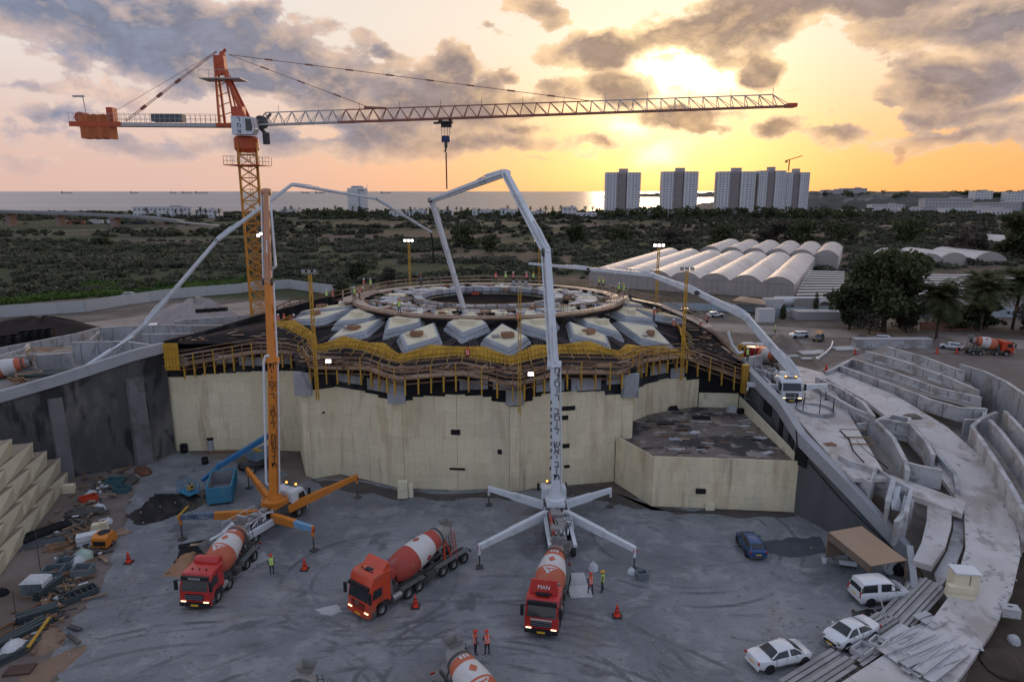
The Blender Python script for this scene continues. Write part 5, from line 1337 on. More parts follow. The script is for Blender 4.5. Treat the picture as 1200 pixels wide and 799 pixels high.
# round pit in the deck with starter bars
pc = at(955,484,6.95); pit = thing('round_pit','round concrete pit ring with starter bars in the upper deck','pit',(pc.x,pc.y,6.9))
bb = MB(); bb.lathe([(2.15,-.1),(2.15,.62),(1.95,.62),(1.95,-.1)],28,cap=False); bb.build('ring_wall',m_conc_d,pit)
bb = MB(); bb.lathe([(1.95,.12),(.01,.121)],28,cap=False); bb.build('pit_floor',m_black,pit)
for i in range(7):
 a = i * .9; bb = MB(); bb.tube((math.cos(a) * 2.05,math.sin(a) * 2.05,.5),(math.cos(a) * 2.05,math.sin(a) * 2.05,1.9),.05,5); bb.build('starter_bar',m_dark,pit)
pd = at(962,492,6.9); tag(MB().box((pd.x,pd.y,6.93),(2.2,1.0,.12),rz=.2).build('mud_patch',m_dirt),kind='structure')
# cables, battens and boards on the upper deck
for (a,c,lb) in (((972,490,6.85),(1040,552,6.0),'long black cable running down the upper deck'),((984,505,6.75),(1012,545,6.35),'shorter black bar crossing the cable on the upper deck')):
 t = thing('cable',lb,'cable'); p,q = at(*a) + Vector((0,0,.06)),at(*c) + Vector((0,0,.3)); bb = MB(); bb.path([p,p.lerp(q,.3) + Vector((.3,0,0)),p.lerp(q,.65) + Vector((-.2,0,0)),q],.07); bb.build('cable_run',m_dark,t)
for (px,py,L,lb) in ((1000,496,2.6,'first dark batten lying on the upper deck'),(1000,505,3.0,'second dark batten lying on the upper deck'),(1005,514,2.8,'third dark batten lying on the upper deck'),(1010,522,2.4,'fourth dark batten lying on the upper deck')):
 p = at(px,py,6.65); t = thing('batten',lb,'batten',p + Vector((0,0,.12)),R(-2)); bb = MB(); bb.box((0,0,.05),(L,.12,.1)); bb.build('bar',m_wood_d,t)
p = at(978,476,6.95); t = thing('pallet','weathered pallet with boards at the planter edge on the upper deck','pallet',p + Vector((0,0,.1)),.4)
for k in range(5): bb = MB(); bb.box((0,-.5 + .25 * k,.14),(1.6,.16,.05)); bb.build('board',m_wood,t)
for k in range(3): bb = MB(); bb.box((-.7 + .7 * k,0,.06),(.12,1.2,.1)); bb.build('bearer',m_wood_d,t)
p = at(972,522,6.6); t = thing('board','dark square board on the lower corner of the upper deck','board',p + Vector((0,0,.1)),.3); bb = MB(); bb.box((0,0,.05),(1.2,.8,.08)); bb.build('panel',m_wood_d,t)
p = at(1070,486,6.7); tag(MB().box((p.x,p.y,6.62),(1.8,1.2,.3),taper=.5).build('soil_heap',m_dirt),'small heap of brown scraps in the middle of the ramp','heap')
# ---- carved cream foam wall at the left edge
fwl = thing('carved_foam_wall','stepped wall of carved cream foam prisms at the left edge of the yard','wall')
ex = Vector((-0.30,0.954,0)).normalized()          # along the wall, away from the viewer
upv = Vector((-0.27,-0.085,1.0)).normalized(); nrm = Vector((.954,.30,.28)).normalized()
o0 = Vector((-44.3,54.3,0))
m_foam_b = mat('carved_cream_foam',(0.54,0.49,0.36),.9,var=.12,scale=.6,dirt=((0.38,0.3,0.2),.6,.35,.52,.68),rnd=.06,spec=.2)
m_ledge = mat('dusty_foam_ledge',(0.27,0.215,0.165),.95,var=.25,scale=.8,spec=.1)
RH = 1.75
LEV = [(17.0,0,2),(14.9,2,3),(13.0,3,4),(9.5,4,5)]          # far end, first and last course of each step
for (ue,r0,r1) in LEV:
 a0,a1 = o0 - ex * 22 + upv * (r0 * RH),o0 + ex * ue + upv * (r0 * RH); b0,b1 = o0 - ex * 22 + upv * (r1 * RH),o0 + ex * ue + upv * (r1 * RH)
 back_ = Vector((-6.5,-2.0,0)); bb = MB()
 bb.add([a0,a1,b1,b0,a0 + back_,a1 + back_,b1 + back_,b0 + back_],[(0,1,2,3),(1,5,6,2),(4,7,6,5)]); bb.build('backing',m_foam_b,fwl)
 bb = MB(); bb.add([b0,b1,b1 + back_,b0 + back_],[(0,1,2,3)]); bb.build('step_top',m_ledge,fwl)
 for r_ in range(r0,r1):
  CW = 4.4; off = (r_ % 2) * 2.2 + r_ * .2; k = 0
  while True:
   u1 = ue - k * CW - (off if k else 0); u0 = ue - (k + 1) * CW - off; k += 1
   if u1 < -20: break
   A_,B_ = o0 + ex * u0 + upv * (r_ * RH + .02),o0 + ex * (u1 - .03) + upv * (r_ * RH + .02)
   hgt = RH * .98; C_,D_ = B_ + upv * hgt,A_ + upv * hgt
   P1_ = nrm * .80; P0_ = nrm * .06; drop = upv * (-.12)
   # proud at the far end, running out to nothing at the near end; the top is a dusty triangular ledge
   f0,f1 = A_ + P0_,B_ + P0_ * 2; f2,f3 = C_ + P1_ + drop,D_ + P0_
   bb = MB(); bb.cur = 0; bb.add([f0,f1,f2,f3,B_,C_],[(0,1,2),(0,2,3),(1,4,5,2)]); bb.cur = 1; bb.add([f3,f2,C_,D_],[(0,1,2,3)])
   bb.build('foam_prism',[m_foam_b,m_ledge],fwl)
p = at(79,577,0); t = thing('foam_block','loose cream foam block on the sand beside the carved wall','block',(p.x,p.y,.02),.2); bb = MB(); bb.box((0,0,.45),(1.6,.7,.9),taper=.96); bb.build('block',m_foam_c,t); bb = MB(); bb.box((0,-.36,.5),(1.2,.03,.1)); bb.build('cut_groove',m_foam,t)
# ================================================================== VEHICLES AND MACHINES
m_tyre = mat('tyre_rubber',(0.025,0.025,0.027),.85,var=.3,scale=3.0,dirt=((0.12,0.11,0.10),.5,2.0,.5,.7))
m_rim = mat('wheel_rim',(0.32,0.33,0.34),.4,metal=.6,var=.2,scale=3.0)
m_glass = mat('vehicle_glass',(0.02,0.025,0.03),.08,var=.1,spec=.6)
m_chas = mat('dusty_chassis',(0.07,0.068,0.066),.85,var=.4,scale=1.0,dirt=((0.2,0.185,0.17),.6,.8,.5,.7))
m_red = mat('red_cab_paint',(0.46,0.022,0.018),.35,var=.12,scale=.8,coat=.4,dirt=((0.26,0.09,0.07),.5,.6,.55,.75))
m_ored = mat('orange_red_cab_paint',(0.55,0.055,0.018),.38,var=.12,scale=.8,coat=.4,dirt=((0.28,0.12,0.08),.6,.6,.50,.66))
m_dred = mat('dusty_red_drum',(0.36,0.055,0.04),.6,var=.2,scale=.7,dirt=((0.33,0.27,0.25),.75,.45,.52,.72))
m_dora = mat('dusty_orange_drum',(0.46,0.115,0.06),.6,var=.2,scale=.7,dirt=((0.42,0.25,0.19),.7,.5,.52,.72))
m_dwht = mat('dusty_white_drum',(0.55,0.53,0.52),.6,var=.15,scale=.7,dirt=((0.36,0.31,0.29),.6,.5,.52,.72))
m_dgry = mat('cement_caked_steel',(0.26,0.245,0.235),.9,var=.3,scale=1.2,bump=.4)
m_wpaint = mat('white_machine_paint',(0.62,0.65,0.69),.45,var=.12,scale=.6,dirt=((0.40,0.41,0.42),.6,.5,.54,.72))
m_opaint = mat('orange_machine_paint',(0.60,0.20,0.025),.45,var=.15,scale=.6,dirt=((0.40,0.15,0.05),.6,.4,.52,.70))
m_cop2 = mat('faded_copper_paint',(0.48,0.23,0.13),.5,var=.18,scale=.5,dirt=((0.34,0.17,0.10),.6,.4,.52,.70))
m_hl = mat('lit_headlamp',(0.9,.85,.7),.3,emit=((1.0,.72,.38),2.2))
m_amb = mat('lit_amber_beacon',(0.9,.4,.05),.3,emit=((1.0,.32,.05),3.0))
m_plate = mat('yellow_number_plate',(0.70,0.42,0.03),.5)
m_tail = mat('red_lamp_glass',(0.4,0.02,0.015),.3)
m_cyl = mat('chrome_rod',(0.55,0.56,0.58),.25,metal=.8)
m_letter = mat('black_lettering',(0.015,0.015,0.02),.6)
def wheel(parent,x,y,r=.5,w=.32,sub=True):
 s = 1 if y > 0 else -1
 b = MB(); b.lathe([(r * .62,-w / 2),(r * .93,-w / 2),(r,-w * .32),(r,w * .32),(r * .93,w / 2),(r * .62,w / 2)],18,Matrix.Translation((x,y,r)) @ Matrix.Rotation(PI / 2,4,'X'),cap=False)
 o = b.build('wheel',m_tyre,parent,smooth_=True)
 b = MB(); b.lathe([(r * .63,w * .22),(r * .55,w * .34),(r * .30,w * .16),(r * .26,w * .4),(.01,w * .4)],16,Matrix.Translation((x,y,r)) @ Matrix.Rotation(-s * PI / 2,4,'X'),cap=False); b.build('rim',m_rim,o,smooth_=True)
 b = MB(); b.lathe([(r * .63,0),(.01,.001)],14,Matrix.Translation((x,y,r)) @ Matrix.Rotation(PI / 2,4,'X'),cap=False); b.build('brake_disc',m_chas,o)
 return o
def text_mesh(s,size,m,name='lettering',parent=None,M=None,ext=.006):
 c = bpy.data.curves.new(name,'FONT'); c.body = s; c.size = size; c.align_x = 'CENTER'; c.align_y = 'CENTER'; c.extrude = ext; c.resolution_u = 3
 o = bpy.data.objects.new(name,c); COL.objects.link(o)
 dg = bpy.context.evaluated_depsgraph_get(); me = bpy.data.meshes.new_from_object(o.evaluated_get(dg)); bpy.data.objects.remove(o)
 me.materials.clear(); me.materials.append(m)
 if M is not None: me.transform(M)
 o2 = bpy.data.objects.new(name,me); COL.objects.link(o2)
 if parent is not None: o2.parent = parent
 return o2
def cab(root,m,high=False,name_sign=None,lights=True,dark_visor=True,deep=2.25,badge=False,stripe=None):
 W = 2.46; H = 3.6 if high else 2.95
 prof = [(0.02,.42),(.06,1.0),(.02,1.62),(-.34,H - .42),(-.55,H - .1),(-.95,H),(-deep,H + (.0 if not high else -.02)),(-deep,1.0),(-2.0,1.0),(-1.92,1.18),(-1.6,1.28),(-1.0,1.28),(-.72,1.18),(-.62,1.0),(-.6,.42)]
 b = MB(); n = len(prof)
 V = [];
 for yy,s in ((-W / 2,.0),(-W / 2 + .12,1),(W / 2 - .12,1),(W / 2,0)):
  for (x,z) in prof:
   k = 0 if s else .055
   V.append((x - (k if x > -.7 and z > .9 else 0) + (k if x < -deep + .01 else 0),yy,z - (k if z > H - .5 else 0)))
 F_ = []
 for r_ in range(3):
  for i in range(n): F_.append((r_ * n + i,r_ * n + (i + 1) % n,(r_ + 1) * n + (i + 1) % n,(r_ + 1) * n + i))
 F_ += [tuple(range(n)),tuple(reversed(range(3 * n,4 * n)))]
 b.add(V,F_); body = b.build('cab',m,root,smooth_=True,ang=30)
 def fx(z): return .02 - (z - 1.62) / (H - .42 - 1.62) * .36 if z > 1.62 else .05
 zb,zt = 1.66,H - (.98 if high else .42)
 b = MB(); b.add([(fx(zb) + .025,-1.08,zb),(fx(zb) + .025,1.08,zb),(fx(zt) + .025,1.02,zt),(fx(zt) + .025,-1.02,zt)],[(0,1,2,3)]); b.build('windscreen',m_glass,body)
 b = MB(); b.bar((fx(zb) + .06,-.9,zb + .06),(fx(zb) + .05,-.1,zb + .2),.03); b.bar((fx(zb) + .06,.1,zb + .06),(fx(zb) + .05,.9,zb + .2),.03); b.build('wiper',m_chas,body)
 if dark_visor: b = MB(); b.box((fx(zt) + .1,0,zt + .1),(.22,2.2,.28)); b.build('sun_visor',m_letter,body)
 for s in (-1,1):
  y = s * (W / 2 + .012)
  b = MB(); b.add([(-.30,y,1.75),(-1.3,y,1.75),(-1.3,y,2.5),(-.52,y,2.5)],[(0,1,2,3)]); b.build('side_window',m_glass,body)
  b = MB(); b.box((-.85,s * (W / 2 + .006),1.15 + .62),(.02,.02,1.4)); b.box((-1.42,s * (W / 2 + .006),1.9),(.02,.02,1.3)); b.box((-1.2,s * (W / 2 + .03),1.5),(.22,.04,.05)); b.build('door_trim',m_chas,body)
  b = MB(); b.box((.06,s * 1.42,2.15),(.16,.24,.8)); b.box((-.1,s * 1.28,2.5),(.06,.3,.05)); b.build('mirror',m_letter,body)
  b = MB(); b.box((.07,s * .93,.72),(.08,.4,.2)); b.build('headlight',m_hl if lights else m_rim,body)
  wheel(root,-1.32,s * 1.05,.5,.34)
  b = MB(); b.box((-.45,s * 1.2,.62),(.4,.12,.42)); b.build('step',m_chas,root)
 b = MB(); b.box((.08,0,1.18),(.06,1.5,.5)); g = b.build('grille',m_letter,body)
 b = MB()
 for k in range(3): b.box((.12,0,1.04 + k * .15),(.03,1.5,.04))
 b.build('grille_bar',m if high else m_rim,g)
 if stripe: b = MB(); b.box((.085,0,1.5),(.03,1.6,.14)); b.build('badge_strip',mat('pale_badge',(.6,.45,.42),.5),body)
 if badge:
  b = MB(); b.lathe([(.19,0),(.19,.03),(.155,.03),(.155,0)],18,Matrix.Translation((.12,0,1.45)) @ Matrix.Rotation(PI / 2,4,'Y'),cap=False)
  for a in (90,210,330): b.bar((.135,0,1.45),(.135,.17 * math.cos(R(a)),1.45 + .17 * math.sin(R(a))),.03)
  b.build('star_badge',m_rim,body)
 b = MB(); b.box((.03,0,.58),(.2,W,.36)); b.box((.09,0,.42),(.1,1.5,.16)); b.build('bumper',m_letter if not high else m,root)
 b = MB(); b.box((.145,0,.52),(.02,.6,.16)); b.build('number_plate',m_plate,root)
 b = MB()
 for k in range(3): b.box((-1.0 + k * .02,-.6 + .6 * k,H + .05),(.1,.12,.07))
 b.build('roof_lamp',m_letter,body)
 if high:
  b = MB(); b.extrude_y([(-1.55,H - .02),(-deep,H - .02),(-deep,H + .48),(-2.0,H + .42)],-1.12,1.12); b.build('wind_deflector',m,body)
  b = MB(); b.box((-1.15,0,H + .005),(.5,.7,.03)); b.build('roof_hatch',m_letter,body)
 if name_sign: text_mesh(name_sign,.26,mat('white_letter',(.75,.75,.75),.5),'lettering',body,Matrix.Translation((fx(zt) + .225,0,zt + .1)) @ Matrix.Rotation(PI / 2,4,'Z') @ Matrix.Rotation(PI / 2,4,'X') @ Matrix.Scale(.9,4),.004)
 return body
def drum_patch(b,prof,M,pts,off=.02):
 # polygon given as (axial, sideways metres from the crown), laid on the drum skin
 def rad(z):
  for (r0,z0),(r1,z1) in zip(prof[:-1],prof[1:]):
   if z0 <= z <= z1: return r0 + (r1 - r0) * (z - z0) / max(1e-6,z1 - z0)
  return prof[-1][0]
 V = []
 for (z,y) in pts:
  r = rad(z) + off; a = y / r; V.append(M @ Vector((r * math.cos(a),r * math.sin(a),z)))
 c = sum(V,Vector()) / len(V); zc = sum(p[0] for p in pts) / len(pts); yc = sum(p[1] for p in pts) / len(pts); r = rad(zc) + off + .012; c = M @ Vector((r * math.cos(yc / r),r * math.sin(yc / r),zc))
 n = len(V); b.add([c] + V,[(0,i + 1,(i + 1) % n + 1) for i in range(n)])
def subdivide(pts,k=4):
 o = []
 for i in range(len(pts)):
  a,c = pts[i],pts[(i + 1) % len(pts)]
  for j in range(k): o.append((a[0] + (c[0] - a[0]) * j / k,a[1] + (c[1] - a[1]) * j / k))
 return o
def mixer(label,loc,rz,cabm,drumA,marks=True,semi=False,high=False,group='concrete mixer lorries',name_sign=None,caked=False,lights=True,badge=False,tank=None,roll=0.0,stripe=None,roof_sign=None):
 t = thing('concrete_mixer',label,'mixer lorry',loc,rz,group)
 L = 11.6 if semi else 8.9
 cab(t,cabm,high,name_sign,lights,badge=badge,stripe=stripe)
 b = MB()
 for s in (-1,1): b.box((-(L + 1.2) / 2,s * .42,.95),(L - 1.4,.16,.28))
 for k in range(6): b.box((-1.8 - k * (L - 2.4) / 6,0,.95),(.14,.8,.2))
 b.box((-2.75,0,1.25),(.5,1.7,.9)); b.build('chassis',m_chas,t)
 axles = [-2.75 - .0,-5.9,-7.25] if not semi else [-4.15,-5.35,-8.2,-9.55,-10.9]
 if not semi: axles = [-3.1,-6.1,-7.45]
 for ax in axles:
  for s in (-1,1): wheel(t,ax,s * 1.02,.5,.42)
 fend = mat('grey_mudguard',(0.14,0.145,0.15),.7,var=.3,scale=1)
 spans = [(-5.5,-8.1)] if not semi else [(-3.55,-5.95),(-7.55,-11.55)]
 for (a,c) in spans:
  for s in (-1,1):
   b = MB(); b.box(((a + c) / 2,s * 1.02,1.10),(abs(a - c),.5,.06)); b.bar((a,s * 1.02,1.1),(a + .18,s * 1.02,.75),.5,.05); b.bar((c,s * 1.02,1.1),(c - .18,s * 1.02,.75),.5,.05); b.build('mudguard',fend,t)
 # drum
 d0 = -2.75 if not semi else -3.35
 Ld = 5.0 if not semi else 6.6
 M = Matrix.Translation((d0,0,1.98 if not semi else 2.05)) @ Matrix.Rotation(R(-90 + 11.5),4,'Y')      # axis runs back and up
 M = M @ Matrix.Rotation(PI,4,'Z') if True else M
 Rm = 1.2
 k = Ld / 5.0
 prof = [(.35,0),(.72,.05),(1.02,.42 * k),(1.17,.95 * k),(Rm,1.55 * k),(1.17,2.15 * k),(1.05,2.9 * k),(.88,3.7 * k),(.72,4.4 * k),(.60,5.0 * k)]
 # crown direction: local +x after M must point up
 up_l = (M.to_3x3() @ Vector((1,0,0)))
 if up_l.z < 0: M = M @ Matrix.Rotation(PI,4,'Z')
 M = M @ Matrix.Rotation(roll,4,'Z')
 bands = [(0,1.75 * k,drumA),(1.75 * k,3.25 * k,m_dwht),(3.25 * k,(4.45 if not caked else 3.9) * k,drumA),((4.45 if not caked else 3.9) * k,5.0 * k,m_dgry)]
 def rad(z):
  for (r0,z0),(r1,z1) in zip(prof[:-1],prof[1:]):
   if z0 <= z <= z1 + 1e-6: return r0 + (r1 - r0) * (z - z0) / max(1e-6,z1 - z0)
  return prof[-1][0]
 for i,(z0,z1,mm) in enumerate(bands):
  pr_ = [(rad(z0),z0)] + [p for p in prof if z0 < p[1] < z1] + [(rad(z1),z1)]
  b = MB(); b.lathe(pr_,28,M,cap=(i in (0,))); b.build(['drum','drum_band','drum','drum_neck'][i],mm,t,smooth_=True,ang=50)
 b = MB(); b.lathe([(rad(4.1 * k) + .005,4.1 * k - .09),(rad(4.1 * k) + .07,4.1 * k - .09),(rad(4.1 * k) + .06,4.1 * k + .09),(rad(4.1 * k) + .005,4.1 * k + .09)],28,M,cap=False); b.build('roller_ring',m_chas,t)
 if marks:
  b = MB(); c = 2.5 * k; drum_patch(b,prof,M,subdivide([(c - .36,0),(c,.30),(c + .36,0),(c,-.30)],2)); b.build('diamond_mark',drumA,t)
  for yy in (2.2,-2.2): b = MB(); drum_patch(b,prof,M,subdivide([(c - .36,yy),(c,yy + .30),(c + .36,yy),(c,yy - .30)],2)); b.build('diamond_mark',drumA,t)
  if semi: marks = False
 if marks:
  b = MB(); c = 1.2 * k; drum_patch(b,prof,M,subdivide([(c - .42,-.1),(c + .36,-.62),(c + .36,.62)],4)); tr = b.build('triangle_mark',m_dwht,t)
  b = MB()
  for pp in ([(c + .1,-.3),(c + .17,-.3),(c + .17,.34),(c + .1,.34)],[(c - .18,-.02),(c + .12,-.06),(c + .12,.04),(c - .18,.08)],[(c - .02,-.2),(c + .05,-.2),(c + .2,.1),(c + .12,.1)]): drum_patch(b,prof,M,subdivide(pp,2),.034)
  b.build('logo_stroke',drumA,tr)
  b = MB(); c = 3.7 * k
  for j in range(3): drum_patch(b,prof,M,subdivide([(c - .16,-.3 + j * .24),(c + .16,-.3 + j * .24),(c + .16,-.14 + j * .24),(c - .16,-.14 + j * .24)],1),.018)
  b.build('faded_mark',m_dwht,t)
 # stands, water tank, hopper, chute, ladder
 b = MB(); zf = 1.5
 b.bar((d0 + .1,-.7,1.1),(d0 + .1,-.2,2.3),.16); b.bar((d0 + .1,.7,1.1),(d0 + .1,.2,2.3),.16); b.box((d0 + .2,0,1.9),(.4,.9,.9)); b.build('drum_stand',m_chas,t)
 xr = d0 - Ld * math.cos(R(11.5)); zr = 2.0 + Ld * math.sin(R(11.5))
 b = MB()
 for s in (-1,1): b.bar((xr + 1.0,s * .75,1.05),(xr + .85,s * .5,zr - .55),.12); b.bar((xr + .2,s * .8,1.05),(xr + .75,s * .55,zr - .3),.1)
 b.box((xr + .85,0,zr - .75),(.25,1.2,.25)); b.build('rear_stand',cabm if semi else m_chas,t)
 b = MB(); q = Vector((xr - .05,0,zr + .55)); b.add([q + Vector(v) for v in ((-.55,-.5,.25),(.5,-.55,.35),(.5,.55,.35),(-.55,.5,.25),(-.2,-.22,-.55),(.15,-.22,-.5),(.15,.22,-.5),(-.2,.22,-.55))],[(0,1,5,4),(1,2,6,5),(2,3,7,6),(3,0,4,7)]); b.build('hopper',m_dgry,t)
 b = MB(); b.bar((xr - .25,0,zr - .05),(xr - .75,.25,1.25),.5,.12); b.build('chute',m_dgry,t)
 b = MB()
 for s in (-.18,.18): b.bar((xr - .15,1.0 + s,.7),(xr - .05,.75 + s,zr + .2),.04)
 for j in range(7): f = j / 7; b.bar((xr - .15 + .1 * f,1.0 - .25 * f - .18,.7 + (zr - .5) * f),(xr - .15 + .1 * f,1.0 - .25 * f + .18,.7 + (zr - .5) * f),.03)
 tag(b.build('ladder',m_red if semi else m_chas,t),kind='stuff')
 if tank is not None:
  b = MB(); b.lathe([(.2,-1.05),(.42,-.98),(.46,-.85),(.46,.85),(.42,.98),(.2,1.05)],18,Matrix.Translation((d0 + (.45 if not semi else .75),0,2.95 if not semi else 2.75)) @ Matrix.Rotation(PI / 2,4,'X')); b.build('water_tank',tank,t,smooth_=True)
  b = MB(); b.box((d0 + .3,0,2.35),(.3,1.2,.2)); b.build('tank_bracket',m_chas,t)
 if roof_sign:
  b = MB(); b.add([(-.95,-1.05,2.97),(-.95,1.05,2.97),(-1.2,.98,3.95),(-1.2,-.98,3.95),(-1.45,-1.05,2.97),(-1.45,1.05,2.97),(-1.35,.98,3.95),(-1.35,-.98,3.95)],[(0,1,2,3),(7,6,5,4),(0,3,7,4),(1,5,6,2),(3,2,6,7)]); sg = b.build('wind_deflector',cabm,t)
  text_mesh(roof_sign,.42,mat('white_letter',(.75,.75,.75),.5),'lettering',sg,Matrix.Translation((-1.045,0,3.45)) @ Matrix.Rotation(R(-14),4,'Y') @ Matrix.Rotation(PI / 2,4,'Z') @ Matrix.Rotation(PI / 2,4,'X'),.01)
  b = MB(); b.box((-.78,0,3.06),(.3,1.0,.12)); b.build('air_horn_rack',m_letter,t)
 for s in (-1,1):
  xm = -2.35 if not semi else -2.9
  b = MB(); b.tube((xm - .45,s * .98,.78),(xm + .4,s * .98,.78),.3,12); b.build('fuel_tank',m_rim if s > 0 else m_chas,t,smooth_=True,ang=40)
  b = MB(); b.box((-4.6 if not semi else -6.7,s * 1.0,.8),(.9,.45,.5)); b.build('tool_box',m_chas,t)
 b = MB(); b.tube((-2.5,.95,1.2),(-2.5,.95,3.0),.09,8); b.build('exhaust_stack',m_rim,t)
 b = MB()
 for k in range(5): b.path([Vector((d0 + .2,-.5 + .25 * k,1.5)),Vector((d0 + .5,-.4 + .2 * k,1.2)),Vector((d0 + .9,-.45 + .22 * k,1.35))],.04,5)
 tag(b.build('hydraulic_hose',m_letter,t),kind='stuff')
 b = MB()
 for s in (-1,1): b.box((-L + .02,s * .95,.95),(.06,.3,.14))
 b.build('tail_lamp',m_tail,t)
 return t
mx = mixer('red cab mixer lorry with faded red and white drum feeding the orange pump',(*at(230,715).xy,.01),R(-96),m_red,m_dora,tank=m_red,name_sign='TRAKKER')
mixer('long orange red articulated mixer lorry parked empty in the middle of the yard',(*at(421,724).xy,.01),R(-127.5),m_ored,m_dred,semi=True,high=True,caked=True,badge=True,tank=m_dred,marks=True,roll=R(-8))
mixer('bright red cab mixer lorry backed up to the white pump, lights on',(*at(634,747).xy,.01),R(-102),m_red,m_dora,roof_sign='MAN',stripe=True)
p = at(529,754,3.4); mixer('mixer lorry cut off by the bottom edge, its red white drum in view',(p.x + 7.9 * math.cos(R(-58)),p.y + 7.9 * math.sin(R(-58)),.01),R(-58),m_red,m_dora,caked=True)
p = at(1183,416); mixer('red mixer lorry standing side on far beyond the right terraces',(p.x,p.y,.01),R(-6),m_ored,m_dora,roll=R(70))
p = at(905,446,7.25); mixer('red mixer lorry half hidden behind the right pump boom',(p.x + .2,p.y + 9.0,7.25),R(100),m_red,m_dora,marks=False)
p = at(362,786,3.2); mixer('mixer lorry mostly below the bottom edge, only its grey drum neck showing',(p.x + 7.9 * math.cos(R(-96)),p.y + 7.9 * math.sin(R(-96)),.01),R(-96),m_red,m_dred,caked=True)
p = atD(-6,452,84); mixer('mixer lorry behind the left wall with only its red drum end showing',(p.x - 6,p.y + 3,6.6),R(197),m_red,m_dora,marks=False,lights=False)
# ------------------------------------------------------------------ concrete pumps
def boom(root,pts,w0,w1,m,mats=None,pipe=True,pipe_side=-1,pipe_m=None,names='boom_section'):
 n = len(pts) - 1
 for i in range(n):
  a,c = Vector(pts[i]),Vector(pts[i + 1]); f0 = i / n; f1 = (i + 1) / n
  wa = w0 + (w1 - w0) * f0; wb = w0 + (w1 - w0) * f1; mm = (mats[i] if mats else m)
  b = MB(); d = (c - a).normalized(); b.bar(a - d * wa * .3,c + d * wb * .2,wa * .82,wa * 1.1,wb * .78,wb)
  sec = b.build(names,mm,root)
  _,sd_,up = basis(d)
  b = MB(); b.tube(c - sd_ * wb * .75,c + sd_ * wb * .75,wb * .5,12); b.build('joint',m_chas if i % 2 else mm,sec)
  # reinforcing plates and weld seams
  b = MB(); L = (c - a).length
  for k in range(1,int(L / 1.6)): b.bar(a + d * k * 1.6 - sd_ * (wa * .44),a + d * k * 1.6 + sd_ * (wa * .44),.05,wa * 1.14 + (wb - wa) * (k * 1.6 / L))
  if L > 3.4: tag(b.build('stiffener',mm,sec),kind='stuff')
  # lifting ram
  if i < n:
   q = a + d * min(2.6,L * .3); b = MB(); b.tube(a + up * wa * .62 + d * .2,q + up * wa * .8,wa * .17,8); r_ = b.build('ram',mm,sec); b = MB(); b.tube(q + up * wa * .8,q + up * wa * .62 + d * 1.2,wa * .09,8); b.build('ram_rod',m_cyl,r_)
  if pipe:
   o_ = sd_ * (pipe_side * (wa * .41 + .17)); b = MB(); b.tube(a + o_,c + o_,.085,7)
   for k in range(1,int(L / 2.6)): b.tube(a + o_ + d * (k * 2.6 - .08),a + o_ + d * (k * 2.6 + .08),.12,7); b.bar(a + o_ + d * k * 2.6,a + d * k * 2.6,.05)
   b.build('delivery_pipe',pipe_m or m_wpaint,sec)
 return root
